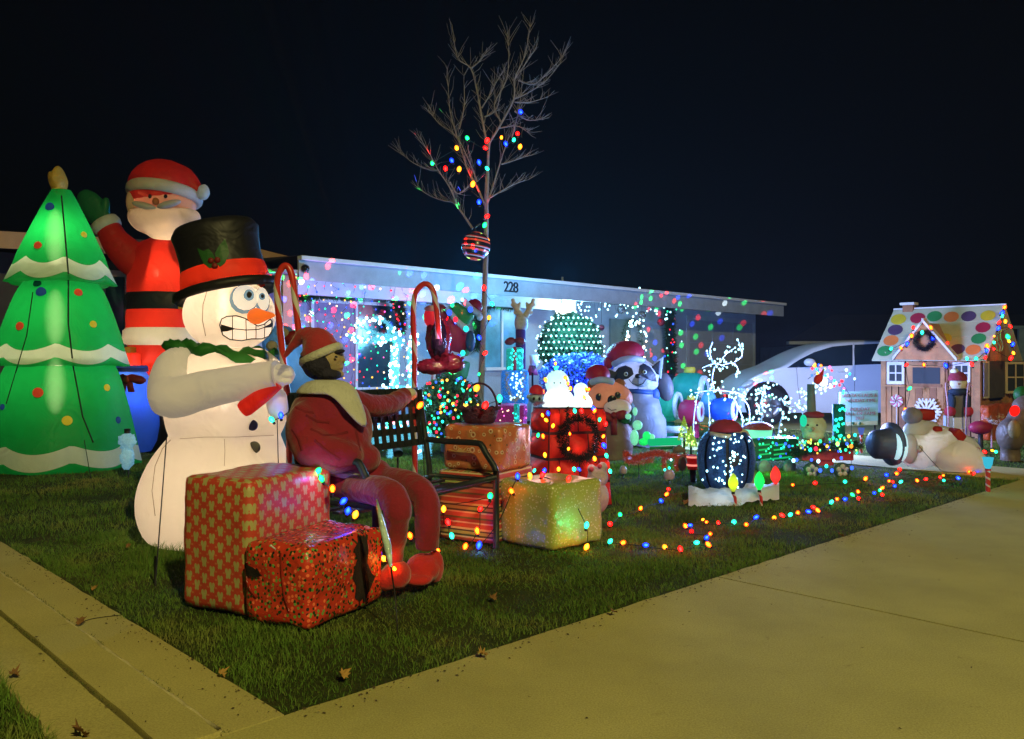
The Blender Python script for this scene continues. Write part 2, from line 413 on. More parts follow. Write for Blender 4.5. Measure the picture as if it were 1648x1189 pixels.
def grass(name, region, dens, hgt, wid, label, lean=.5):
    rng = np.random.default_rng(hash(name) % 1000 if False else 11+len(name))
    S, T = [], []
    for (s0, s1, t0, t1, d) in region:
        n = int((s1-s0)*(t1-t0)*d); S.append(rng.uniform(s0, s1, n)); T.append(rng.uniform(t0, t1, n))
    S = np.concatenate(S); T = np.concatenate(T)
    x = K0.x+U2.x*S+V2.x*T; y = K0.y+U2.y*S+V2.y*T
    ok = (y > 1.0) & (np.abs(x/np.maximum(y, .1)) < .68)
    if name == 'grass': ok &= (T > .010+.016*np.sin(S*19)+.012*np.sin(S*47+1)+.01*np.sin(S*7.3)) & (S > .008+.014*np.sin(T*17)+.010*np.sin(T*43+2))
    clump = np.sin(x*5.1+np.sin(y*3.7)*2)*np.sin(y*4.3+np.sin(x*2.9)*2)
    ok &= rng.uniform(0, 1, len(x)) < (.72+.28*clump)
    x, y, clump = x[ok], y[ok], clump[ok]; n = len(x)
    sc = np.clip(y/4.0, .9, 3.2)**.8                      # sparser and coarser with distance
    h = hgt*rng.uniform(.5, 1.25, n)*(1+.35*clump); w = wid*sc*rng.uniform(.7, 1.3, n)
    a = rng.uniform(0, 2*np.pi, n); l = h*lean*rng.uniform(.2, 1.6, n); b = a+rng.uniform(-1, 1, n)+np.pi/2
    dx, dy = np.cos(a)*w/2, np.sin(a)*w/2; lx, ly = np.cos(b)*l, np.sin(b)*l
    z0 = np.full(n, -.02)
    V = np.empty((n, 5, 3), np.float32)
    V[:, 0] = np.stack([x-dx, y-dy, z0], 1); V[:, 1] = np.stack([x+dx, y+dy, z0], 1)
    V[:, 2] = np.stack([x-dx*.7+lx*.35, y-dy*.7+ly*.35, z0+h*.6], 1); V[:, 3] = np.stack([x+dx*.7+lx*.35, y+dy*.7+ly*.35, z0+h*.6], 1)
    V[:, 4] = np.stack([x+lx, y+ly, z0+h*np.sqrt(np.clip(1-(lean*.6)**2, .3, 1))], 1)
    idx = (np.arange(n)*5)[:, None]
    Q = np.concatenate([idx+np.array([0, 1, 3]), idx+np.array([0, 3, 2]), idx+np.array([2, 3, 4])], 1).reshape(-1, 3).astype(np.int32)
    me = bpy.data.meshes.new(name); me.vertices.add(n*5); me.vertices.foreach_set('co', V.reshape(-1))
    m3 = len(Q); me.loops.add(m3*3); me.loops.foreach_set('vertex_index', Q.reshape(-1)); me.polygons.add(m3)
    me.polygons.foreach_set('loop_start', np.arange(0, m3*3, 3, dtype=np.int32)); me.polygons.foreach_set('loop_total', np.full(m3, 3, np.int32))
    at = me.attributes.new('tint', 'FLOAT', 'POINT'); tv = np.repeat(rng.uniform(0, 1, n)**2.2, 5).astype(np.float32); at.data.foreach_set('value', tv)
    me.update(calc_edges=True); me.validate(); me.materials.append(MC['grass'])
    o = bpy.data.objects.new(name, me); COL.objects.link(o); setp(o, label, 'grass', kind='stuff'); return n
n1 = grass('grass', [(-.03, 3.2, -.03, 3.4, 15000), (3.2, 7.6, .0, 3.4, 5200), (8.5, 11.6, 0, 3.4, 2600), (.0, 6.0, 3.4, 8.2, 3600), (6, 11.6, 3.4, 8.2, 1200)], 1, .034, .0032,
      'short green lawn grass growing between the pavement and the house', lean=.75)
n2 = grass('verge_grass', [(-1.9, -.568, .05, 4.5, 16000)], 1, .045, .0034, 'green grass at the bottom left corner beside the narrow concrete path', lean=.7)
tc_ = G(262, 905)-K0; ts, tt = tc_.dot(U2), tc_.dot(V2)
n3 = grass('tall_grass', [(ts-.12, ts+.35, tt-.15, tt+.30, 3500)], 1, .10, .0045, 'longer pale grass tufts round the snowman\'s tether peg', lean=.6)
def maple_leaf(loc, size, rot, curl, col, label, name='fallen_leaf'):
    mb = MB(); n = 20; ring = []
    M = Matrix.Rotation(rot, 3, 'Z')@Matrix.Rotation(curl, 3, 'X')
    prof = [1, .6, .82, .5, .9, .5, .62, .45, .5, .3, .28, .3, .5, .45, .6, .5, .85, .55, .8, .6]
    c = Vector(loc)
    for k in range(n):
        a = 2*math.pi*k/n; r = prof[k]*size; ring.append(c+M@Vector((r*math.cos(a), r*math.sin(a), .8*r*r/size*(math.cos(a*2)*.5+.5)+.5*size*noise.noise(Vector((k*.7, rot, 0))))))
    inner = [c+(q-c)*.4-Z3*.002 for q in ring]
    mb.grid([[c+(q-c)*.02 for q in ring], inner, ring], closed_v=True)
    mb.tube([c+(ring[10]-c)*.5, c+(ring[10]-c)*2.0+Z3*size*.1], size*.018, 4)
    return mb.build(name, col, None, label=label, cat='leaf', group='dry fallen leaves on the ground')
brown = plain('dry_leaf', (.20, .095, .03, 1), .8, .35, 20); yell = plain('yellow_leaf', (.36, .20, .05, 1), .8, .3, 20)
for i, (px, py, sz, rot, curl, col, lb) in enumerate([
    (128, 999, .042, .3, .5, brown, 'curled brown leaf lying on the path slab, upper left of the path'),
    (22, 1083, .035, 1.7, .4, brown, 'brown leaf lying on the path near the verge grass'),
    (132, 1178, .055, 2.9, .7, brown, 'upright dry leaf on the path at the bottom edge'),
    (552, 1085, .036, .9, .6, yell, 'orange leaf standing in the grass below the pink gift boxes'),
    (778, 1052, .040, 2.2, .3, yell, 'yellow leaf on the pavement edge below the seated dummy'),
    (793, 962, .034, 1.1, .4, brown, 'brown leaf in the grass right of the red shoes'),
    (990, 984, .036, 3.0, .2, brown, 'brown leaf where the pavement meets the lawn, right of centre'),
    (1101, 808, .05, .4, .4, brown, 'leaf between the blue barrel and the coloured lights'),
    (1355, 862, .05, 2.4, .4, brown, 'small leaf beside the pavement on the right'),
    (150, 946, .03, .4, .4, yell, 'pale leaf at the lawn edge beside the path'),
    (357, 1083, .03, 1.4, .8, yell, 'small leaf poking out of the lawn edge near the corner'),
    (205, 878, .03, .4, .9, brown, 'leaf in the grass left of the snowman'),
]):
    maple_leaf(G(px, py, .02), sz*.8, rot, curl, col, lb)

def crumbs():
    rn = random.Random(9); mb = MB()
    for i in range(900):
        if rn.random() < .55: s, t = rn.uniform(0, 7), -abs(rn.gauss(0, .05))-.004
        elif rn.random() < .6: s, t = -abs(rn.gauss(0, .05))-.004, rn.uniform(0, 4)
        elif rn.random() < .5: s, t = -.379+rn.gauss(0, .02), rn.uniform(-.4, 4)
        else: s, t = rn.uniform(-.5, 6), rn.uniform(-1.6, 0)
        c = ST(s, t, .004+(.012 if -.372 < s < -.209 and t > 0 else 0)); a = rn.uniform(0, 6.28); r = rn.uniform(.002, .008)
        d = Vector((math.cos(a), math.sin(a), 0)); e = Vector((-d.y, d.x, 0)); mb.add([c-d*r, c+e*r*.4, c+d*r*rn.uniform(.5, 1.6)+Z3*.002, c-e*r*.4+Z3*.003], [(0, 1, 2), (0, 2, 3)])
    mb.build('crumbs', plain('crumb_dirt', (.07, .05, .025, 1), .95, .4, 60, 0), kind='stuff', label='bits of soil and dry grass scattered on the concrete', cat='debris')
crumbs()
# hairline cracks in the pavement
for pts in ([(-.21, 1.4), (-.12, 1.46), (-.004, 1.43)],):
    MB().tube(smoothpath([ST(s, t, .0012) for s, t in pts], 5), .0022, 4).build('crack', plain('crack_dirt', (.05, .045, .03, 1), 1, .2, 5, 0), pv)
# ================================================================== the house
EXY = Vector((E0.x, E0.y, 0))
def HS(s, off, z): return EXY+U2*s+V2*off+Z3*z
def sof(px, off): return (W(px, HZ, off)-EXY).dot(U2)
def zof(px, py, off): return W(px, py, off).z
def hbox(mb, s0, s1, o0, o1, z0, z1): return mb.obox(HS(s0, o0, z0), U2*(s1-s0), V2*(o1-o0), Z3*(z1-z0))
SE = sof(1260, 0)
stucco = plain('stucco', (.32, .38, .46, 1), .9, .1, 3, .5, 45)
trimw = plain('white_trim', (.62, .63, .64, 1), .6, .08, 4, .1)
fasc = plain('fascia_paint', (.32, .36, .40, 1), .6, .12, 5, .12)
brownp = plain('brown_fascia_paint', (.42, .25, .15, 1), .6, .12, 5, .12)
shing = plain('roof_shingles', (.016, .017, .02, 1), .9, .3, 8, .6, 30)
darkw = plain('dark_siding', (.05, .045, .05, 1), .8, .2, 4, .2)
glass = plain('window_glass', (.015, .045, .065, 1), .12, .3, 2, 0, spec=.6)
WO = 1.0
hs = thing('house', 'low single storey house with pale eaves and the number 228 above the porch', 'house', HS(3, 1, 0))
mb = MB(); hbox(mb, -.25, sof(1216, WO), WO, WO+.15, 0, 2.45); mb.build('wall', stucco, hs, smooth=False)
mb = MB(); hbox(mb, -.3, SE, 0, WO, 2.30, 2.34); mb.build('soffit', fasc, hs, smooth=False)
mb = MB(); hbox(mb, 0, SE, -.02, .02, 2.21, 2.47); mb.build('fascia', fasc, hs, smooth=False)
mb = MB(); hbox(mb, -.0, SE+.02, -.09, .03, 2.472, 2.53); mb.build('gutter', trimw, hs, smooth=False, bevel=.008)
mb = MB(); hbox(mb, .25, sof(924, .5), .45, .57, 2.06, 2.297); mb.build('porch_beam', trimw, hs, smooth=False)
s_ = sof(919, .5); mb = MB(); hbox(mb, s_-.09, s_+.09, .42, .60, 0, 2.058); mb.build('porch_post', trimw, hs, smooth=False)
mb = MB(); hbox(mb, -.06, .08, .3, .44, 0, 2.29); mb.build('porch_post', brownp, hs, smooth=False)
mb = MB(); s_ = sof(1078, .9); hbox(mb, s_-.04, s_+.04, .90, .98, 0, 2.29); mb.build('downpipe', darkw, hs, smooth=False)
# roof: a low hip, real shingle courses only as colour at this distance
A, B = HS(.0, -.02, 2.535), HS(SE+.1, -.02, 2.535); C_, D = HS(SE-3.5, 5, 2.86), HS(.4, 5, 2.86); E_, F_ = HS(SE+.1, 10, 2.535), HS(.0, 10, 2.535)
MB().add([A, B, C_, D, E_, F_], [(0, 1, 2, 3), (1, 4, 2), (4, 5, 3, 2), (5, 0, 3), (0, 5, 4, 1)]).build('roof', shing, hs, smooth=False)
WG = 2.3
# left wing: brown fascia that rises to a shallow gable, dark wall, sliding window
pts = [W(479, 416, WG), W(403, 396.5, WG), W(143, 380, WG), W(-60, 368, WG)]; bot = [W(479, 440, WG), W(403, 422, WG), W(143, 406, WG), W(-60, 396, WG)]
mb = MB()
for i in range(3): mb.prism([pts[i], pts[i+1], bot[i+1], bot[i]], V2*.06)
mb.build('fascia', brownp, hs, smooth=False, label='brown fascia of the left wing')
mb = MB()
for i in range(3): mb.quad(pts[i]+Z3*.01, pts[i+1]+Z3*.01, pts[i+1]+V2*5+Z3*.1, pts[i]+V2*5+Z3*.1)
mb.build('roof', shing, hs, smooth=False)
mb = MB(); hbox(mb, -9, -.3, WG+.8, WG+.95, 0, 2.62); mb.build('wall', darkw, hs, smooth=False)
mauve = plain('mauve_frame', (.38, .27, .28, 1), .6, .1, 4, .1)
def window(name, px0, px1, py_t, py_b, off, fw, mat, mull, parent, curtain=None):
    s0, s1 = sof(px0, off), sof(px1, off); zt, zb = zof(px0, py_t, off), zof(px0, py_b, off)
    mb = MB(); o0, o1 = off-.05, off
    hbox(mb, s0-fw, s0, o0, o1, zb-fw, zt+fw); hbox(mb, s1, s1+fw, o0, o1, zb-fw, zt+fw)
    hbox(mb, s0, s1, o0, o1, zt, zt+fw); hbox(mb, s0, s1, o0-.03, o1, zb-fw, zb)
    for m in mull: sm_ = s0+(s1-s0)*m; hbox(mb, sm_-fw/2.4, sm_+fw/2.4, o0+.012, o1, zb, zt)
    w = mb.build('window', mat, parent, smooth=False)
    e = [0]+list(mull)+[1]
    for a, b in zip(e[:-1], e[1:]):
        p = MB(); hbox(p, s0+(s1-s0)*a+fw*.42*(a > 0), s0+(s1-s0)*b-fw*.42*(b < 1), o1-.02, o1-.008, zb, zt); p.build('pane', curtain or glass, w, smooth=False)
    return w
window('window', 168, 199, 444, 640, WG+.77, .09, mauve, (), hs)
curt = plain('lit_curtain', (.10, .30, .42, 1), .35, .2, 5, .2, 9)  # cyan light on the curtain put into its colour
w1 = window('window', 503, 636, 486, 625, WO-.003, .05, trimw, (.5,), hs)
mauvec = plain('purple_lit_curtain', (.24, .18, .30, 1), .6, .2, 5, .3, 9)  # purple light on the left pane put into its colour
[c for c in w1.children if c.name.startswith('pane')][0].data.materials[0] = mauvec
window('window', 778, 829, 494, 591, WO-.003, .055, trimw, (.55,), hs, curt)
# front door at the back of the porch, small entry window
s0, s1 = sof(694, WO), sof(727, WO); mb = MB(); hbox(mb, s0, s1, WO-.06, WO-.004, 0, 2.08)
pinkish = plain('pink_door_frame', (.62, .42, .42, 1), .6, .1, 4, .1)
dr = mb.build('door_frame', pinkish, hs, smooth=False)
mb = MB(); hbox(mb, s0+.05, s1-.09, WO-.085, WO-.062, 0.02, 2.0); mb.build('door', plain('dark_door', (.04, .03, .05, 1), .4, .2, 3, .1), hs, smooth=False)
s0, s1 = sof(980, WO), sof(1012, WO); mb = MB(); hbox(mb, s0, s1, WO-.05, WO-.004, 0, 2.0); mb.build('side_door', plain('grey_door', (.12, .17, .18, 1), .5, .2, 3, .1), hs, smooth=False)
# garage door of sunk panels at the right end
s0, s1 = sof(1108, WO), sof(1211, WO); gz = 2.08
gd = thing
mb = MB(); hbox(mb, s0-.1, s0, WO-.03, WO-.004, 0, gz+.1); hbox(mb, s1, s1+.08, WO-.03, WO-.004, 0, gz+.1); hbox(mb, s0, s1, WO-.03, WO-.004, gz, gz+.1)
gf = mb.build('garage_frame', plain('grey_trim', (.36, .40, .43, 1), .6, .1, 4, .1), hs, smooth=False)
gm = plain('garage_door_paint', (.27, .30, .33, 1), .6, .1, 4, .15)
for r in range(4):
    for c in range(3):
        mb = MB(); a = s0+(s1-s0)*c/3; b = s0+(s1-s0)*(c+1)/3; hbox(mb, a+.02, b-.02, WO-.022+.004*(r % 2), WO-.004, r*gz/4+.012, (r+1)*gz/4-.012)
        mb.build('door_panel', gm, gf, smooth=False)
# number 228
def text3(name, body, size, pos, xdir, mat, parent, ext=.008, zdir=Z3, align='CENTER'):
    c = bpy.data.curves.new(name, 'FONT'); c.body = body; c.size = size; c.extrude = ext; c.align_x = align; c.align_y = 'CENTER'; c.resolution_u = 3
    c.materials.append(mat); o = bpy.data.objects.new(name, c); COL.objects.link(o)
    x = Vector(xdir).normalized(); y = Vector(zdir).normalized(); n = x.cross(y)
    M = Matrix((x, y, n)).transposed().to_4x4(); o.parent = parent
    q = parent; off = Vector((0, 0, 0))
    if parent is not None:
        while q.parent is not None: off += q.location; q = q.parent
        pos = Vector(pos)-ORG[q.name]-off
    bpy.context.view_layer.update(); me = bpy.data.meshes.new_from_object(o); bpy.data.objects.remove(o)
    o = bpy.data.objects.new(name, me); COL.objects.link(o); o.parent = parent
    o.matrix_local = Matrix.Translation(pos)@M; return o
numm = plain('black_metal', (.012, .012, .015, 1), .5, .1, 3, 0)
for i, ch in enumerate('228'):
    text3('digit', ch, .25, W(815+7.6*i, 462+.7*i, -.03), U2, numm, hs)
# round porch lamp and the motion sensor
t = thing('porch_lamp', 'glowing white round porch lamp under the eave', 'lamp', W(905, 500, .35))
MB().ell(W(905, 500, .35), (.12, .12, .12)).build('globe', emis('lamp_glass', (1, .98, .9), 6), t)
MB().tube([W(905, 500, .35)+Z3*.1, W(905, 500, .35)+Z3*.62], .02, 8).build('stem', trimw, t)
lamp('porch_light', W(905, 500, .35)-V2*.2, (.4, .8, 1), 85, .1, t)
t = thing('round_camera', 'small black dome fixed to the left end of the eave', 'camera', W(491, 432, -.06))
MB().ell(W(491, 432, -.06), (.055, .055, .055)).build('dome', plain('black_gloss', (.01, .01, .012, 1), .15, .1, 3, 0), t)
MB().tube([W(491, 432, -.02), W(491, 432, -.06)], .06, 14).build('base', fasc, t)
# laser projector on the lawn: coloured specks thrown on the eave and wall
def projector(label, pos, aim, power, cone, sc, thr):
    t = thing('laser_projector', label, 'projector', pos)
    pos = Vector(pos); aim = Vector(aim); d = (aim-pos).normalized()
    MB().tube([pos, pos+Z3*.16], .012, 6).build('stake', numm, t)
    c = pos+Z3*.2; MB().tube([c-d*.06, c+d*.07], .05, 12).build('housing', numm, t)
    ld = bpy.data.lights.new('speck_light', 'SPOT'); ld.energy = power; ld.spot_size = cone; ld.spot_blend = .3; ld.shadow_soft_size = .001
    ld.use_nodes = True; nt = ld.node_tree; nt.nodes.clear(); out = nt.nodes.new('ShaderNodeOutputLight'); e = nd(nt, 'Emission')
    tc = nd(nt, 'TexCoord'); sep = nd(nt, 'SeparateXYZ'); L(nt, tc.outputs['Normal'], sep.inputs[0])
    cb = nd(nt, 'CombineXYZ'); L(nt, mth(nt, 'DIVIDE', sep.outputs[0], sep.outputs[2]), cb.inputs[0]); L(nt, mth(nt, 'DIVIDE', sep.outputs[1], sep.outputs[2]), cb.inputs[1])
    v = nt.nodes.new('ShaderNodeTexVoronoi'); v.voronoi_dimensions = '2D'; v.inputs['Scale'].default_value = sc; L(nt, cb.outputs[0], v.inputs['Vector'])
    sp = nd(nt, 'SeparateColor'); L(nt, v.outputs['Color'], sp.inputs[0])
    rp = ramp(nt, sp.outputs[0], [(0, (1, .02, .02, 1)), (.27, (.02, 1, .15, 1)), (.5, (.02, .06, 1, 1)), (.73, (.9, 1, 1, 1)), (.8, (1, .02, .02, 1))]); rp.node.color_ramp.interpolation = 'CONSTANT'
    L(nt, rp, e.inputs[0]); lt = mth(nt, 'LESS_THAN', v.outputs['Distance'], thr); L(nt, mth(nt, 'MULTIPLY', lt, 1.0), e.inputs[1]); L(nt, e.outputs[0], out.inputs[0])
    o = bpy.data.objects.new('speck_light', ld); COL.objects.link(o); o.parent = t; o.location = c+d*.09-pos
    o.rotation_euler = d.to_track_quat('-Z', 'Y').to_euler()
projector('small black projector staked behind the bench, throwing specks on the left eave', GX(640, 8.6), W(600, 440, 0), 15000, 1.1, 19, .20)
projector('small black projector staked left of the car wheel, throwing specks on the right wall', GX(1240, 10.9), W(1085, 560, 1.0), 9000, .62, 24, .19)
# neighbour's house far right
nb = thing('house', 'dark neighbouring house far behind the playhouse, only its eaves showing', 'house', GX(1500, 34))
def nbx(px0, px1, y0, y1, Y, d, mat, nm):
    a, b = P(px0, y1, Y), P(px1, y0, Y); MB().obox(a, Vector((b.x-a.x, 0, 0)), Vector((0, d, 0)), Z3*(b.z-a.z)).build(nm, mat, nb, smooth=False)
ndk = plain('neighbour_wall', (.10, .12, .13, 1), .8, .2, 3, .2)
nbx(1290, 1720, 556, 640, 30, 5, ndk, 'wall'); nbx(1270, 1740, 549, 554, 29.6, .3, trimw, 'gutter')
mb = MB(); a, b = P(1270, 548, 29.6), P(1745, 548, 29.6); c, d = P(1700, 506, 33), P(1340, 506, 33); mb.add([a, b, c, d], [(0, 1, 2, 3)]).build('roof', shing, nb, smooth=False)
nbx(1622, 1629, 528, 580, 29.4, .1, plain('teal_frame', (.25, .34, .36, 1), .6), 'window'); nbx(1640, 1680, 528, 580, 29.4, .1, MC['teal_frame'], 'window')
nbx(1606, 1680, 524, 529, 29.4, .1, MC['teal_frame'], 'window')
# ================================================================== inflatable Christmas tree
def xmas_tree():
    Y = 9.0; C0 = GX(99, Y); k = Y/F
    t = thing('inflatable_tree', 'tall lit green inflatable Christmas tree in three tiers with a gold star', 'inflatable', C0)
    zz = lambda py: CH-(py-HZ)*k
    gf = fabric('green_nylon', (.008, .38, .085, 1), .62, .05); wf = fabric('white_nylon', (.72, .74, .66, 1), .55, .05)
    # tier: (top y, top r, bottom y, bottom r, tuck y, tuck r)
    tiers = [(306, 14, 447, 80, 456, 54), (456, 54, 578, 99, 588, 78), (588, 78, 738, 116, 764, 108)]
    cx = {0: 97, 1: 97, 2: 102}; N = 96
    def ring(py, r, lob, phase, sc=0., px=None):
        out = []
        for i in range(N):
            a = 2*math.pi*i/N; x = (a*3.5/math.pi*1.0+phase) % 1.0
            panel = abs(math.sin(a*3.5+phase)); dr = 1+lob*(panel-.6)
            yy = py+sc*(panel)
            out.append(C0+Vector((math.cos(a)*r*dr*k, math.sin(a)*r*dr*k, zz(yy)))-Vector((0, 0, 0)))
        return out
    for ti, (y0, r0, y1, r1, y2, r2) in enumerate(tiers):
        H = y1-y0; ph = (.4, .9, .2)[ti]; rows = []; tags = []
        def rr(f): return r0+(r1-r0)*(f**(.92 if ti == 0 else .75))
        ys = [0, .08, .16, .25, .35, .45, .55, .64, .72]
        for f in ys: rows.append(ring(y0+H*f, rr(f), .05*f, ph, 7*f))
        nb = len(rows)-1
        bt = .80 if ti < 2 else .80
        rows.append(ring(y0+H*bt, rr(bt), .06, ph, 12)); b0 = len(rows)-1
        rows.append(ring(y0+H*(bt+.17), rr(bt+.17), .07, ph, 12)); b1 = len(rows)-1
        rows.append(ring(y1+2, r1*1.0, .08, ph, 9)); rows.append(ring(y1+7, r1*.93, .06, ph, 5)); rows.append(ring(y2, r2, .03, ph, 0))
        MB().grid(rows[:b0+1], closed_v=True).build('tier', gf, t)
        MB().grid(rows[b0:b1+1], closed_v=True).build('snow_trim', wf, t)
        MB().grid(rows[b1:], closed_v=True).build('tier_hem', gf, t)
        if ti == 2: MB().grid([rows[-1], [C0+(q-C0)*.7+Z3*0 for q in rows[-1]]], closed_v=True)
    # black seam cord down the panels, then the printed balls
    bv = bvh_of([o for o in t.children])
    seam = plain('seam', (.01, .02, .01, 1), .8, 0, 3, 0)
    line(bv, [(99, 315), (104, 370), (110, 440), (110, 520), (118, 590), (133, 670), (150, 712)], .008, 'seam', seam, t, off=.0, sub=5)
    line(bv, [(53, 470), (43, 540), (25, 600), (10, 650)], .006, 'seam', seam, t, off=.0, sub=5)
    cols = dict(r=(.75, .06, .02, 1), y=(.75, .48, .03, 1), b=(.02, .06, .22, 1), k=(.0, .04, .02, 1))
    for px, py, rx, c in [(61, 395, 6.5, 'r'), (135, 378, 5.5, 'y'), (80, 333, 7.5, 'b'), (126, 471, 6.5, 'r'), (66, 470, 8, 'b'), (60, 457, 7, 'k'), (25, 467, 4.5, 'y'),
                          (32, 525, 7, 'r'), (150, 522, 6, 'y'), (61, 632, 8, 'r'), (172, 624, 6, 'y'), (108, 677, 7.5, 'y'), (190, 676, 6, 'b'), (4, 655, 5, 'b')]:
        q = cast(bv, px, py, .0)
        if q is None: continue
        n = Vector((q.x-C0.x, q.y-C0.y, .25*rx*k)).normalized(); r = rx*k
        MB().ell(q, (r, r, r*.45), basis(Vector((1, 0, 0)), n), 14, 8).build('printed_ball', fabric('ball_'+c, cols[c], .6, .25, glow=.35), t)
    # star
    st = fabric('gold_nylon', (.62, .42, .07, 1), .45, .08); mb = MB(); c = C0+Vector((-.03, 0, zz(289)))
    pr = [(0, 33), (11, 8), (16, -5), (11, -20), (9, -30), (-6, -28), (-13, -16), (-19, 3), (-16, 17), (-9, 12)]
    pts = [c+Vector((x*k, 0, y*k)) for x, y in pr]; f_, b_ = c-Vector((0, .13, 0)), c+Vector((0, .13, 0)); n = len(pts)
    fr = [c+(p-c)*.6-Vector((0, .1, 0)) for p in pts]; bk = [c+(p-c)*.6+Vector((0, .1, 0)) for p in pts]
    mb.grid([[f_]*n, fr, pts, bk, [b_]*n], closed_v=True); o = mb.build('star', st, t); md = o.modifiers.new('s', 'SUBSURF'); md.levels = md.render_levels = 2
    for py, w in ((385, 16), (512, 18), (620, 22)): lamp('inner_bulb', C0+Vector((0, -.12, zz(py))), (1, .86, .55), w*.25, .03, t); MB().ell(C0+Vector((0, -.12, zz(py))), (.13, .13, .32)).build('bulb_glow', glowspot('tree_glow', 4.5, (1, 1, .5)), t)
    for x, y in ((.55, -.6), (-.6, -.5)):
        MB().tube([C0+Vector((x, y, zz(700))), C0+Vector((x*1.5, y*1.7, 0))], .004, 5).build('guy_line', seam, t)
xmas_tree()
# ------------------------------------------------------------------ translucent angel ornament in front of the tree hem
t = thing('icicle_ornament', 'small pale blue clear plastic ornament hanging in front of the green tree', 'ornament', G(205, 764)+Z3*0)
c = GX(205, 8.0); k8 = 8/F
icy = plain('clear_blue_plastic', (.30, .50, .62, 1), .1, .2, 40, .9, 60, spec=.8); icy.node_tree.nodes['Principled BSDF'].inputs['Emission Color'].default_value = (.25, .6, .8, 1); icy.node_tree.nodes['Principled BSDF'].inputs['Emission Strength'].default_value = .35; icy.cycles.emission_sampling = 'NONE'  # emission added so the clear plastic looks brightly lit
MB().ell(Vector((c.x, 8, CH-(737-HZ)*k8)), (11*k8, .06, 17*k8), nz=.35, nsc=5).build('body', icy, t)
MB().ell(Vector((c.x-.0, 8, CH-(710-HZ)*k8)), (13*k8, .05, 13*k8), nz=.5, nsc=6).build('wings', icy, t)
MB().tube([Vector((c.x, 8, CH-(697-HZ)*k8)), Vector((c.x, 8, CH-(690-HZ)*k8))], .03, 8).build('cap', numm, t)
MB().tube([Vector((c.x, 8.02, CH-(735-HZ)*k8)), Vector((c.x, 8.02, 0))], .006, 5).build('stake', numm, t)
# ------------------------------------------------------------------ sack of gifts
def sack():
    Y = 10.0; k = Y/F; c = GX(203, Y); z = lambda py: CH-(py-HZ)*k
    t = thing('inflatable_sack', 'blue inflatable gift sack with a dark red bow, half hidden by the green tree', 'inflatable', c)
    bf = fabric('blue_nylon', (.03, .10, .42, 1), .5, .04)
    prof = [(38, 726), (46, 710), (50, 685), (49, 655), (45, 630), (36, 608), (28, 596), (33, 591), (30, 588)]
    MB().lathe([(r*k, z(y)-0) for r, y in prof], (c.x, c.y, 0), 32).build('sack_body', bf, t)
    MB().lathe([(r*k, z(y)) for r, y in [(34, 598), (33, 592), (28, 590)]], (c.x, c.y-.01, 0), 32).build('sack_rim', plain('navy', (.01, .02, .12, 1), .7), t)
    dr = fabric('dark_red_nylon', (.22, .012, .01, 1), .4, .05)
    q = P(205, 610, Y-.34)
    for sx in (-1, 1): MB().ell(q+Vector((sx*.10, 0, .0)), (.11, .05, .05), rotm('Y', sx*12), nz=.2).build('bow_loop', dr, t)
    MB().ell(q, (.045, .05, .045)).build('bow_knot', fabric('orange_red', (.8, .08, .02, 1), .5), t)
    for sx in (-1, 1): MB().obox(q+Vector((sx*.02, -.02, -.15)), (sx*.07, 0, 0), (0, .01, 0), (-sx*.03, 0, .13)).build('ribbon', dr, t)
    rf = fabric('red_nylon', (.65, .03, .015, 1), .55, .04)
    MB().obox(P(180, 596, Y-.05), (33*k, .02, .03), (0, .25, 0), (0, 0, 25*k)).build('gift', rf, t, bevel=.03)
    MB().obox(P(183, 573, Y), (24*k, .02, .02), (0, .2, 0), (0, 0, 13*k)).build('gift_lid', fabric('amber_nylon', (.75, .38, .03, 1), .5), t, bevel=.02)
    lamp('inner_bulb', c+Vector((0, -.12, z(615))), (1, .9, .8), 9, .03, t); lamp('inner_bulb', c+Vector((.14, -.15, z(645))), (.2, .3, 1), 5, .03, t)
    lamp('inner_bulb', P(198, 588, Y+.06), (1, .8, .5), 4, .02, t)
sack()
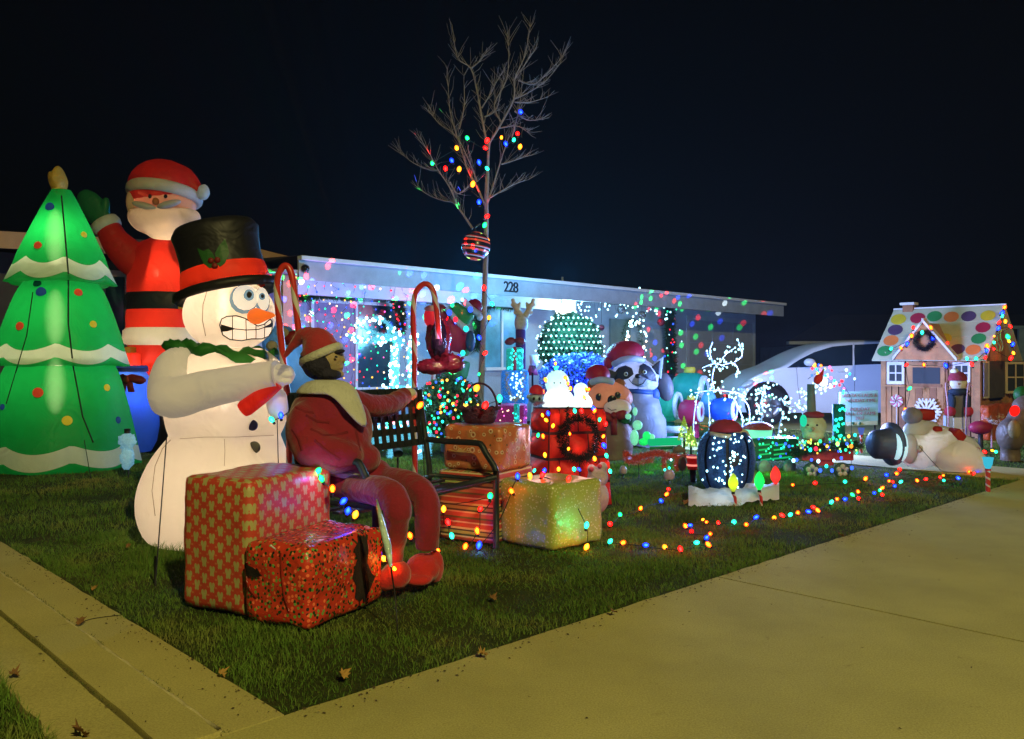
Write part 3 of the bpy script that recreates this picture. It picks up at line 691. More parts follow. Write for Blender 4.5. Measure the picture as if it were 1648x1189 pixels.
# ------------------------------------------------------------------ giant waving Santa
def santa():
    Y = 10.5; k = Y/F; c = GX(258, Y); z = lambda py: CH-(py-HZ)*k
    X = lambda px: (px-CX)*k
    t = thing('inflatable_santa', 'giant inflatable Santa in red waving a green mitten behind the snowman', 'inflatable', c)
    rf = fabric('red_nylon', (.65, .03, .015, 1), .55, .04); wf = fabric('white_nylon', (.72, .74, .66, 1), .55, .05)
    bk = fabric('black_nylon', (.008, .008, .01, 1), .2, 0.); cxp = 262
    def seg(rows, name, mat): return MB().lathe([(r*k, z(y)) for r, y in rows], (X(cxp), Y, 0), 36, sy=.8).build(name, mat, t)
    seg([(20, 384), (38, 392), (47, 405), (53, 425), (55, 450), (55, 472)], 'jacket', rf)
    seg([(55, 472), (57, 476), (57, 494), (56, 499)], 'belt', bk)
    seg([(56, 499), (57, 512), (56, 528)], 'jacket_skirt', rf)
    seg([(56, 528), (61, 532), (62, 545), (59, 553), (54, 556)], 'fur_trim', wf)
    seg([(54, 556), (50, 580), (44, 605), (36, 630)], 'trousers', rf)
    MB().obox(P(286, 497, Y-.48), (.13, .05, 0), (0, .05, 0), (0, 0, .17)).build('buckle', fabric('gold_nylon', (.5, .35, .05, 1)), t, bevel=.01)
    for px in (256, 310):
        MB().lathe([(r*k, z(y)) for r, y in [(10, 630), (17, 632), (18, 650), (14, 656)]], (X(px), Y, 0), 20).build('boot_cuff', wf, t)
        MB().ell((X(px), Y-.12, z(692)), (.17, .26, .30), seg=20).build('boot', bk, t)
    # arm: shoulder to wrist, cuff, mitten with thumb
    sh, el, wr = Vector((X(228), Y-.05, z(425))), Vector((X(196), Y-.1, z(395))), Vector((X(181), Y-.1, z(370)))
    MB().tube(smoothpath([sh+Vector((.25, 0, -.05)), sh, el, wr], 5), [.18]*4+[.2, .22, .21, .21, .20, .19, .18, .17, .16, .155, .15, .15][:12], 20).build('sleeve', rf, t)
    d = (wr-el).normalized(); d = Vector((-.55, 0, .84))
    MB().lathe([(.10, -.07), (.165, -.06), (.18, 0), (.165, .06), (.10, .07)], wr+d*.05, 22, basis(Vector((0, 1, 0)), d)).build('cuff', wf, t)
    gm = fabric('dark_green_nylon', (.012, .14, .05, 1), .35, .02)
    mb = MB(); mb.ell(wr+d*.30+Vector((-.02, 0, 0)), (.16, .09, .27), basis(Vector((1, 0, 0)), Vector((-.62, 0, .8))), nz=.06); mb.ell(wr+d*.29+Vector((.13, -.02, .03)), (.055, .055, .12), basis(Vector((1, 0, 0)), Vector((.1, 0, 1))))
    mb.build('mitten', gm, t, remesh=.018, sm=5)
    sh2 = Vector((X(305), Y-.05, z(420))); MB().tube(smoothpath([sh2+Vector((-.2, 0, 0)), sh2, Vector((X(330), Y-.2, z(470)))], 5), .16, 18).build('sleeve', rf, t)
    # head
    hc = Vector((X(267), Y-.05, z(330)))
    MB().ell(hc+Vector((0, 0, .02)), (.385, .33, .31)).build('face', fabric('skin_nylon', (.80, .45, .24, 1), .6, .05, glow=.12), t)
    # beard: wide bowl flaring at right, moustache, hair
    mb = MB(); mb.ell(hc+Vector((.0, -.04, -.17)), (.42, .36, .24), nz=.05); mb.ell(hc+Vector((.26, -.1, -.13)), (.24, .2, .13), rotm('Y', 20)); mb.ell(hc+Vector((.05, -.08, -.30)), (.27, .26, .17))
    mb.v = [(x, y, min(q, hc.z-.095+.04*abs(x-hc.x))) for x, y, q in mb.v]
    mb.build('beard', fabric('cream_nylon', (.74, .58, .42, 1), .6, .05), t, remesh=.022, sm=8)
    for sx in (-1, 1):
        MB().ell(hc+Vector((.06+sx*.15, -.37, -.075+.01*sx)), (.15, .055, .042), rotm('Y', -sx*14)).build('moustache', fabric('grey_white_nylon', (.55, .50, .45, 1), .4), t)
        MB().ell(hc+Vector((.06+sx*.095, -.335, .035)), (.022, .02, .026)).build('eye', plain('black_gloss', (.01, .01, .012, 1), .15, .1, 3, 0), t)
        MB().ell(hc+Vector((.06+sx*.10, -.315, .12)), (.065, .04, .028), rotm('Y', sx*8)).build('eyebrow', MC['grey_white_nylon'], t)
    MB().ell(hc+Vector((.055, -.38, -.035)), (.04, .045, .045)).build('nose', fabric('nose_nylon', (.55, .2, .06, 1), .5), t)
    MB().ell(hc+Vector((-.33, -.06, -.0)), (.08, .2, .2)).build('hair', MC['cream_nylon'], t)
    # hat: dome drooping to the right with a pompom
    hz_ = hc+Vector((.0, 0, .14)); mb = MB()
    mb.ell(hz_+Vector((-.03, 0, .06)), (.41, .37, .36)); mb.tube(smoothpath([hz_+Vector((.05, 0, .22)), hz_+Vector((.26, 0, .17)), hz_+Vector((.40, -.02, .05)), hz_+Vector((.48, -.04, -.0))], 5), [.2, .19, .18, .17, .16, .15, .13, .12, .11, .1, .09, .08, .07, .06, .05, .045], 14)
    mb.build('hat', rf, t, remesh=.02, sm=6)
    rw = []
    for i in range(37):
        a = 2*math.pi*i/36; b0 = hz_+Vector((.005+math.cos(a)*.40, math.sin(a)*.36, -.02+.10*math.cos(a+3.14*.0)*-.35+.06*math.sin(a)*-1))
        rw.append([b0+Vector((math.cos(a)*.055*math.cos(p), math.sin(a)*.055*math.cos(p), .075*math.sin(p))) for p in [2*math.pi*j/10 for j in range(10)]])
    MB().grid(rw, closed_v=True).build('hat_trim', wf, t)
    MB().ell(hz_+Vector((.50, -.04, -.0)), (.075, .075, .1), rotm('Y', 10), nz=.1).build('pompom', wf, t)
    for (px, py, w) in ((262, 440, 20), (262, 520, 9), (262, 590, 7)): lamp('inner_bulb', (X(px), Y-.05, z(py)), (1, .75, .45), w*.62, .04, t)
    lamp('inner_bulb', hc+Vector((-.1, -.12, -.03)), (1, .72, .42), 5, .03, t); lamp('inner_bulb', hc+Vector((.05, -.1, -.32)), (1, .8, .55), 2.6, .03, t)
santa()
# ------------------------------------------------------------------ scared snowman in a top hat
def snowman():
    Y = 5.15; k = Y/F; X = lambda px: (px-CX)*k; z = lambda py: CH-(py-HZ)*k
    t = thing('inflatable_snowman', 'large glowing white inflatable snowman with gritted teeth, black top hat and carrot nose', 'inflatable', (X(350), Y, 0))
    wf = fabric('snow_nylon', (.78, .70, .60, 1), .66, .05, .04, .45)
    def col(cx, rows, name, mat, sy=.95, M=None): return MB().lathe([(r*k, 0) for r, y in rows], (0, 0, 0)) and None
    # body: one lathe with a drifting axis, lobed at the seams
    prof = [(30, 893, 350), (75, 886, 350), (104, 862, 349), (118, 830, 348), (121, 797, 349), (116, 765, 352), (104, 733, 356), (90, 708, 361), (86, 699, 363), (90, 688, 364), (95, 668, 365), (98, 640, 365), (94, 612, 364), (85, 588, 365), (70, 570, 368), (48, 560, 370)]
    rows = []
    for r, y, cx in prof:
        rows.append([Vector((X(cx)+math.cos(a)*r*k*(1+.012*math.cos(5*a)), Y+math.sin(a)*r*k*.95*(1+.012*math.cos(5*a)), max(.0, z(y)))) for a in [2*math.pi*i/48 for i in range(48)]])
    # smooth through spline in the vertical
    fine = [smoothpath([r[i] for r in rows], 3) for i in range(48)]
    body = MB().grid([[fine[i][j] for i in range(48)] for j in range(len(fine[0]))], closed_v=True).build('body', wf, t)
    head = MB().ell((X(370), Y, z(506)), (72*k, 70*k, 60*k), seg=40, rings=24).build('head', wf, t)
    # hat
    bkf = fabric('hat_black_nylon', (.010, .010, .011, 1), .15, 0); ax = Vector((-.22, .04, 1)).normalized(); Mh = basis(Vector((1, 0, 0)), ax)
    hb = Vector((X(366), Y, z(468)))
    def hat(rows, name, mat): return MB().lathe([(r*k, h*k) for r, h in rows], hb, 40, Mh, 1, .92).build(name, mat, t)
    hat([(60, -2), (80, -9), (86, -4), (84, 5), (74, 8), (62, 6)], 'hat_brim', bkf)
    hat([(66, 3), (70, 14), (68, 30), (66, 37)], 'hat_band', fabric('band_nylon', (.75, .035, .01, 1), .6, .05))
    hat([(66, 37), (64, 55), (66, 80), (69, 96), (62, 107), (40, 112), (4, 113)], 'hat_crown', bkf)
    bvh = bvh_of([o for o in t.children if o.name.startswith('hat')])
    hol = fabric('holly_nylon', (.02, .10, .02, 1), .2, 0)
    patch(bvh, [(318, 399), (328, 404), (336, 400), (343, 408), (352, 428), (338, 432), (328, 424), (322, 410)], 'holly_leaf', hol, t)
    patch(bvh, [(350, 425), (346, 408), (352, 396), (362, 384), (366, 396), (369, 408), (362, 424), (354, 430)], 'holly_leaf', hol, t)
    for a in ((340, 420), (350, 419), (346, 428)): q = cast(bvh, *a, .006); MB().ell(q, (5*k, 4*k, 5*k), seg=10, rings=6).build('holly_berry', fabric('berry', (.2, .015, .01, 1), .2), t)
    # face
    bv = bvh_of([head]); ink = plain('print_ink', (.015, .012, .012, 1), .8, 0, 3, 0); blu = fabric('print_blue', (.12, .27, .42, 1), .5, .3, glow=.3)
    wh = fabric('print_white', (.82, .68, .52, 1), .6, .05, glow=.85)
    patch(bv, oval(392, 482, 23, 23, 20), 'eye_ring', blu, t, .003); patch(bv, oval(394, 480, 20, 19.5, 20), 'eye_white', wh, t, .011)
    patch(bv, oval(421, 484, 12, 20, -8), 'eye_ring', blu, t, .003); patch(bv, oval(421, 482, 9.5, 18, -8), 'eye_white', wh, t, .011)
    for cx_, cy2, r, s_ in ((399, 477, 8, 0), (419, 479, 5, 0)):
        patch(bv, oval(cx_, cy2, r, r*1.1), 'iris', blu, t, .016, rings=3); patch(bv, oval(cx_, cy2, r*.5, r*.6), 'pupil', ink, t, .020, rings=2)
    mo = [(354, 523), (357, 513), (365, 509), (380, 508), (394, 512), (405, 519), (414, 524), (424, 521), (434, 513), (437, 520), (436, 532), (431, 540), (420, 544), (404, 544), (388, 547), (370, 545), (359, 538)]
    patch(bv, mo, 'teeth', wh, t, .004)
    line(bv, mo+[mo[0]], .0036, 'mouth_outline', ink, t, .006, 3)
    line(bv, [(355, 527), (375, 528), (395, 530), (415, 529), (437, 522)], .003, 'tooth_line', ink, t, .007)
    for a, b in (((374, 508), (374, 546)), ((395, 513), (396, 546)), ((411, 523), (411, 544)), ((425, 521), (424, 543))): line(bv, [a, b], .0026, 'tooth_line', ink, t, .007)
    patch(bv, [(356, 521), (366, 524), (380, 528), (366, 532), (356, 533)], 'mouth_gap', ink, t, .008, rings=3); patch(bv, [(437, 514), (433, 520), (420, 527), (434, 526), (437, 524)], 'mouth_gap', ink, t, .008, rings=3)
    line(bv, [(333, 470), (327, 490), (326, 515), (331, 540)], .0022, 'seam', plain('seam_tan', (.35, .25, .17, 1), .8, 0, 3, 0), t, .002)
    q = cast(bv, 409, 509, 0); tip = P(442, 507, Y-.36)
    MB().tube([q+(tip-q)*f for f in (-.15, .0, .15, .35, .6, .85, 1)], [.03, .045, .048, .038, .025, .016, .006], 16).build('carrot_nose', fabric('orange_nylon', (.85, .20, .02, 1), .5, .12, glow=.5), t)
    # scarf leaves
    gs = fabric('scarf_green', (.03, .20, .03, 1), .5, .02)
    rw = []
    for i in range(49):
        a = 2*math.pi*i/48; r = (67+5*math.sin(a*9))*k; cz = z(566)+.012*math.sin(a*7)+.03*math.cos(a)*-1
        rw.append([Vector((X(368)+math.cos(a)*r, Y+math.sin(a)*r*.93, cz))+Vector((math.cos(a)*.03*math.cos(p), math.sin(a)*.03*math.cos(p), .035*math.sin(p)*(1+.4*math.sin(a*13)))) for p in [2*math.pi*j/8 for j in range(8)]])
    MB().grid(rw, closed_v=True).build('scarf', gs, t)
    bvb = bvh_of([body]); o_ = patch(bvb, [(338, 560), (352, 566), (366, 572), (392, 573), (408, 582), (400, 588), (378, 588), (366, 580), (352, 570)], 'scarf_tail', gs, t, .03)
    MB().ell(Vector((X(302), Y-.15, z(562))), (.09, .06, .045), rotm('Y', 20), nz=.5, nsc=4).build('scarf_knot', gs, t)
    # arms crossed to the cane: pale nylon with weak emission added
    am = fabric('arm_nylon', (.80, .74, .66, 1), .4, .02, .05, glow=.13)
    sh, el = Vector((X(303), Y-.22, z(592))), Vector((X(316), Y-.40, z(634))); hd = P(446, 605, Y-.62)
    hd = Vector((X(430)+.0, Y-.62, 0)); hd = P(448, 603, 4.62)
    MB().tube(smoothpath([sh+Vector((.05, .1, .06)), sh, el, el+(hd-el)*.35, hd-(hd-el)*.25, hd], 6), [.08+.03*min(1, i/6) if i < 12 else max(.075, .12-.0022*(i-12)) for i in range(31)], 22).build('arm', am, t)
    MB().ell(hd+Vector((.02, -.0, .0)), (.07, .06, .06), nz=.08).build('hand', am, t)
    for fx, fz in ((.035, .035), (.05, .0), (.045, -.035)): MB().ell(hd+Vector((fx, -.035, fz)), (.04, .028, .02)).build('finger', am, t)
    MB().ell(P(447, 650, 4.72), (.06, .06, .09), nz=.1).build('hand', am, t)
    # scarf end / red mitten-like tube
    a, b = P(390, 660, 4.6), P(448, 618, 4.6)
    MB().tube([a, a+(b-a)*.08, a+(b-a)*.5, b], [.042, .048, .044, .03], 14).build('red_cane_stub', fabric('stub_red', (.60, .02, .01, 1), .4, .05, glow=.35), t)
    bvb = bvh_of([body])
    for px, py, r, c in ((406, 684, 8.5, (.10, .09, .20, 1)), (409, 720, 9.5, (.13, .12, .11, 1))):
        q = cast(bvb, px, py, .002); MB().ell(q, (r*k, .012, r*k), seg=16).build('button', fabric('button%d' % px, c, .2, .02), t)
    line(bvb, [(275, 708), (262, 722), (250, 750), (245, 790), (250, 830)], .0022, 'seam', MC['seam_tan'], t, .002)
    line(bvb, [(290, 706), (330, 703), (380, 703), (440, 700)], .0018, 'seam', MC['seam_tan'], t, .002)
    line(bvb, [(361, 706), (362, 725), (361, 750)], .0018, 'seam', MC['seam_tan'], t, .002)
    cord = plain('black_cord', (.008, .008, .008, 1), .7, 0, 3, 0)
    a = P(268, 705, 4.95); b = G(250, 940); MB().tube([a, a+(b-a)*.5, b], .0035, 5).build('guy_line', cord, t); MB().tube([b+Z3*.14, b-Z3*.02], .006, 6).build('peg', cord, t)
    a = P(446, 672, 4.85); b = GX(452, 4.6); MB().tube([a, b], .003, 5).build('guy_line', cord, t)
    wc = (1, .78, .54)
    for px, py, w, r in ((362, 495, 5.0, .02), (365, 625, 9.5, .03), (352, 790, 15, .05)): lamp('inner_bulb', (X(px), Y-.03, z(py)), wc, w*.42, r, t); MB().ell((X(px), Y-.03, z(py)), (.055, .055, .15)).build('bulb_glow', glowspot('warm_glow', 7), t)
    lamp('inner_bulb', hb+ax*(22*k), wc, 3.2, .03, t)
snowman()
# ------------------------------------------------------------------ blue bird-like inflatable behind
def blue_fig():
    t = thing('inflatable_figure', 'pale blue furry inflatable with a round muzzle between the snowman and the seated dummy', 'inflatable', GX(470, 6.4)); Y = 6.4; k = Y/F
    bf = fabric('sky_blue_nylon', (.10, .30, .60, 1), .5, .05)
    q = lambda px, py: P(px, py, Y)
    mb = MB(); mb.ell(q(452, 552), (30*k, .14, 30*k)); mb.ell(q(482, 600), (26*k, .14, 46*k), rotm('Y', -14)); mb.ell(q(475, 700), (42*k, .2, 80*k)); mb.build('body', bf, t, remesh=.018, sm=6)
    MB().ell(q(446, 557)-Vector((0, .14, 0)), (9*k, .03, 8*k)).build('muzzle', fabric('tan_nylon', (.5, .45, .3, 1)), t)
    MB().ell(q(462, 537)-Vector((0, .12, 0)), (10*k, .03, 9*k)).build('muzzle', MC['tan_nylon'], t)
    MB().ell(q(464, 594)-Vector((0, .15, 0)), (9*k, .03, 15*k), rotm('Y', -20)).build('patch', fabric('pale_nylon', (.6, .62, .6, 1)), t)
    mb = MB(); mb.ell(q(474, 545)-Vector((0, .05, 0)), (20*k, .1, 12*k), rotm('Y', -25)); mb.build('scarf', fabric('dark_red_nylon', (.22, .012, .01, 1)), t)
    lamp('inner_bulb', q(465, 590), (.7, .85, 1), 1.3, .03, t); MB().tube([q(470, 700), GX(470, Y)], .12, 12).build('base', bf, t)
blue_fig()
# ================================================================== wrapped gifts in front
def boxuv(nt, X, Y):
    tc = nd(nt, 'TexCoord'); ge = nd(nt, 'NewGeometry')
    def dot(a, v):
        n = nt.nodes.new('ShaderNodeVectorMath'); n.operation = 'DOT_PRODUCT'; L(nt, a, n.inputs[0]); n.inputs[1].default_value = v; return n.outputs['Value']
    p, n = tc.outputs['Object'], ge.outputs['True Normal']
    px_, py_, pz_ = dot(p, X), dot(p, Y), dot(p, (0, 0, 1))
    nx = mth(nt, 'GREATER_THAN', mth(nt, 'ABSOLUTE', dot(n, X)), .7); nz = mth(nt, 'GREATER_THAN', mth(nt, 'ABSOLUTE', dot(n, (0, 0, 1))), .7)
    inv = lambda a: mth(nt, 'SUBTRACT', 1, a)
    u = mth(nt, 'ADD', mth(nt, 'MULTIPLY', nx, py_), mth(nt, 'MULTIPLY', inv(nx), px_))
    v = mth(nt, 'ADD', mth(nt, 'MULTIPLY', nz, py_), mth(nt, 'MULTIPLY', inv(nz), pz_))
    return u, v
def wrapfin(name, nt, out, col, rough=.38, bump=.5, bs=9, m=None):
    b = nd(nt, 'BsdfPrincipled'); b.inputs['Roughness'].default_value = rough; b.inputs['Specular IOR Level'].default_value = .5
    L(nt, col, b.inputs['Base Color']); bp = nd(nt, 'Bump'); bp.inputs['Strength'].default_value = bump; bp.inputs['Distance'].default_value = .012
    L(nt, noisetex(nt, bs, 4, .55, dist=1.2), bp.inputs['Height']); L(nt, bp.outputs[0], b.inputs['Normal']); L(nt, b.outputs[0], out.inputs[0]); MC[name] = m; return m
def circles(nt, u, v, cu, cv, blobs, stagger=True):
    U_, V_ = mth(nt, 'DIVIDE', u, cu), mth(nt, 'DIVIDE', v, cv)
    if stagger: V_ = mth(nt, 'ADD', V_, mth(nt, 'MULTIPLY', mth(nt, 'MODULO', mth(nt, 'ABSOLUTE', mth(nt, 'FLOOR', U_)), 2), .5))
    fu, fv = mth(nt, 'SUBTRACT', mth(nt, 'FRACT', U_), .5), mth(nt, 'SUBTRACT', mth(nt, 'FRACT', V_), .5); best = None
    for (x, y, rx, ry) in blobs:
        dx = mth(nt, 'DIVIDE', mth(nt, 'SUBTRACT', fu, x), rx); dy = mth(nt, 'DIVIDE', mth(nt, 'SUBTRACT', fv, y), ry)
        d = mth(nt, 'ADD', mth(nt, 'MULTIPLY', dx, dx), mth(nt, 'MULTIPLY', dy, dy)); best = d if best is None else mth(nt, 'MINIMUM', best, d)
    return mth(nt, 'LESS_THAN', best, 1)
def wrap_reindeer(X, Y):
    m, nt, out = newmat('wrap_motif'); u, v = boxuv(nt, X, Y)
    f = circles(nt, u, v, .048, .072, [(-.19, .14, .17, .17), (.19, .14, .17, .17), (0, -.04, .27, .17), (-.14, -.22, .13, .10), (.14, -.22, .13, .10)])
    f2 = circles(nt, u, v, .048, .036, [(.5, .5, .14, .12), (-.5, .5, .14, .12), (.5, -.5, .14, .12), (-.5, -.5, .14, .12)], False)
    c = mixc(nt, mth(nt, 'MULTIPLY', f2, .5), (.50, .06, .035, 1), (.55, .28, .12, 1)); c = mixc(nt, f, c, (.40, .36, .15, 1))
    return wrapfin('wrap_motif', nt, out, c, .42, .35, 8, m)
def wrap_dots():
    m, nt, out = newmat('wrap_dots'); tc = nd(nt, 'TexCoord'); v = nt.nodes.new('ShaderNodeTexVoronoi'); v.inputs['Scale'].default_value = 58; L(nt, tc.outputs['Object'], v.inputs['Vector'])
    sp = nd(nt, 'SeparateColor'); L(nt, v.outputs['Color'], sp.inputs[0])
    dc = ramp(nt, sp.outputs[0], [(0, (.012, .05, .015, 1)), (.42, (.16, .34, .08, 1)), (.62, (.02, .02, .02, 1)), (.75, (.9, .18, .08, 1))]); dc.node.color_ramp.interpolation = 'CONSTANT'
    f = mth(nt, 'LESS_THAN', v.outputs['Distance'], .42); c = mixc(nt, f, (.56, .045, .022, 1), dc)
    return wrapfin('wrap_dots', nt, out, c, .25, .9, 12, m)
def wrap_rings(X, Y):
    m, nt, out = newmat('wrap_rings'); u_, v_ = boxuv(nt, X, Y); cb = nd(nt, 'CombineXYZ'); L(nt, u_, cb.inputs[0]); L(nt, v_, cb.inputs[1]); v = nt.nodes.new('ShaderNodeTexVoronoi'); v.voronoi_dimensions = '2D'; v.inputs['Scale'].default_value = 19; v.inputs['Randomness'].default_value = .9; L(nt, cb.outputs[0], v.inputs['Vector'])
    sp = nd(nt, 'SeparateColor'); L(nt, v.outputs['Color'], sp.inputs[0]); d = mth(nt, 'MULTIPLY', v.outputs['Distance'], mth(nt, 'ADD', .75, mth(nt, 'MULTIPLY', sp.outputs[2], 1.3)))
    big = mth(nt, 'GREATER_THAN', sp.outputs[1], .25)
    ringc = mth(nt, 'MULTIPLY', mth(nt, 'MULTIPLY', mth(nt, 'GREATER_THAN', d, .21), mth(nt, 'LESS_THAN', d, .36)), big)
    core = mth(nt, 'LESS_THAN', d, .10)
    bc = ramp(nt, noisetex(nt, 14, 4, .6), [(.3, (.42, .12, .05, 1)), (.55, (.50, .16, .07, 1)), (.75, (.42, .26, .10, 1))])
    c = mixc(nt, ringc, bc, (.66, .56, .42, 1)); c = mixc(nt, core, c, (.08, .06, .03, 1))
    return wrapfin('wrap_rings', nt, out, c, .3, .6, 10, m)
def wrap_green():
    m, nt, out = newmat('wrap_green'); tc = nd(nt, 'TexCoord'); v = nt.nodes.new('ShaderNodeTexVoronoi'); v.inputs['Scale'].default_value = 55; L(nt, tc.outputs['Object'], v.inputs['Vector'])
    f = mth(nt, 'LESS_THAN', v.outputs['Distance'], .26); c = mixc(nt, f, (.32, .36, .08, 1), (.62, .62, .42, 1))
    return wrapfin('wrap_green', nt, out, c, .3, .7, 9, m)
def wrap_stripe(X, Y):
    m, nt, out = newmat('wrap_stripe'); u, v = boxuv(nt, X, Y); fr = mth(nt, 'FRACT', mth(nt, 'MULTIPLY', v, 6.6))
    c = ramp(nt, fr, [(0, (.42, .10, .05, 1)), (.16, (.55, .45, .25, 1)), (.22, (.04, .05, .02, 1)), (.30, (.28, .30, .08, 1)), (.42, (.06, .03, .02, 1)), (.48, (.55, .42, .2, 1)), (.56, (.45, .06, .03, 1)), (.74, (.6, .5, .3, 1)), (.8, (.30, .05, .03, 1)), (.92, (.10, .12, .03, 1))])
    c.node.color_ramp.interpolation = 'CONSTANT'; return wrapfin('wrap_stripe', nt, out, c, .5, .3, 7, m)
def gift(name, label, c0, dx, dy, h, mat, rad=.03, nz=.008, seed=0, z0=0., group='wrapped gift boxes'):
    t = thing(name, label, 'gift box', Vector((c0[0], c0[1], z0)), group)
    o = softbox(MB(), Vector((c0[0], c0[1], z0)), dx, dy, (0, 0, h), rad, 16, nz, 6, seed).build('wrapping', mat, t); weld(o)
    return t, o
lx, ly = Vector((.45, .89, 0)), Vector((-.89, .45, 0))
bx = G(300, 968); bc = Vector((-1.128, 3.60, 0))
bt, bo = gift('gift_box', 'tall red gift box with a pale green repeating motif, standing behind the smaller dotted one', bc, lx*.56, ly*.41, .595, wrap_reindeer(lx, ly), .035, .010, 1)
st_, so = gift('gift_box', 'front red gift box with small green and black dots and a dark torn strip', Vector((-.829, 3.40, 0)), lx*.545, ly*.36, .345, wrap_dots(), .045, .016, 2)
bv = bvh_of([so]); tear = plain('torn_dark_cardboard', (.014, .009, .008, 1), .8, .3, 20, .4)
ed = [(574, 856), (578, 851), (584, 855), (587, 850), (590, 870), (592, 885), (590, 905), (597, 922), (603, 928), (596, 945), (590, 956), (586, 975), (583, 993), (576, 992), (577, 968), (570, 962), (572, 942), (566, 930), (570, 912), (574, 900), (568, 884), (575, 872)]
patch(bv, ed, 'torn_strip', tear, st_, .004)
line(bv, [(392, 885), (398, 905), (396, 930), (404, 950), (414, 962)], .006, 'fold', plain('foil_fold', (.25, .02, .012, 1), .2, .2, 9, .2), st_, .002)
line(bv, [(452, 890), (454, 930), (458, 960), (466, 985)], .005, 'fold', MC['foil_fold'], st_, .001)
patch(bv, [(394, 905), (410, 912), (425, 925), (413, 928), (400, 925)], 'flap', tear, st_, .01)
def ribbon_tape(bvx, a, b, nm, par): line(bvx, [a, b], .004, nm, plain('clear_tape', (.7, .7, .72, 1), .15, .1, 4, 0), par, .001)
ribbon_tape(bv, (436, 878), (444, 884), 'tape', st_)

# ------------------------------------------------------------------ bench
iron = plain('dark_iron', (.012, .018, .024, 1), .45, .2, 9, .3, 40)
Fr = Vector((-.094, 4.97, 0)); Fl = Vector((-.655, 4.035, 0)); ad = (Fr-Fl).normalized(); bd = Vector((-ad.y, ad.x, 0)); BL = (Fr-Fl).length
bench = thing('garden_bench', 'dark metal garden bench with a lattice back, the dummy sitting on it', 'bench', Fl)
def BN(a, b, z): return Fl+ad*a+bd*b+Z3*z
for a in (0, BL):
    MB().tube([BN(a, 0, 0), BN(a, 0, .46)], .019, 8).build('leg', iron, bench)
    MB().tube([BN(a, .50, 0), BN(a, .49, .45), BN(a, .53, .68), BN(a, .57, .93)], .018, 8).build('leg', iron, bench)
    MB().tube(smoothpath([BN(a, .0, .45), BN(a, .015, .485), BN(a, .07, .555), BN(a, .10, .60), BN(a, .14, .615), BN(a, .34, .615), BN(a, .52, .62)], 4), .019, 8).build('armrest', iron, bench)
    MB().tube([BN(a, 0, .40), BN(a, .5, .40)], .014, 6).build('side_rail', iron, bench)
MB().tube([BN(0, 0, .42), BN(BL, 0, .42)], .016, 6).build('seat_rail', iron, bench)
for i in range(7): MB().obox(BN(.0, .03+i*.068, .40-.055*math.sin(math.pi*min(1,(i+.6)/7))), ad*BL, bd*.045, Z3*.012).build('slat', iron, bench, smooth=False)
bdir = (BN(0, .57, .93)-BN(0, .53, .60)); bn = bdir.cross(ad).normalized()
nc = 16
for i in range(nc): a = .035+(BL-.07)*i/(nc-1); MB().cbox(BN(a, .535, .60)+bdir*.5, ad*.036, bn*.006, bdir*1.0).build('slat', iron, bench, smooth=False)
for j in range(5): MB().cbox(BN(BL/2, .535, .60)+bdir*(.02+j*.24)+bn*.0065, ad*BL, bn*.006, bdir.normalized()*.040).build('slat', iron, bench, smooth=False)

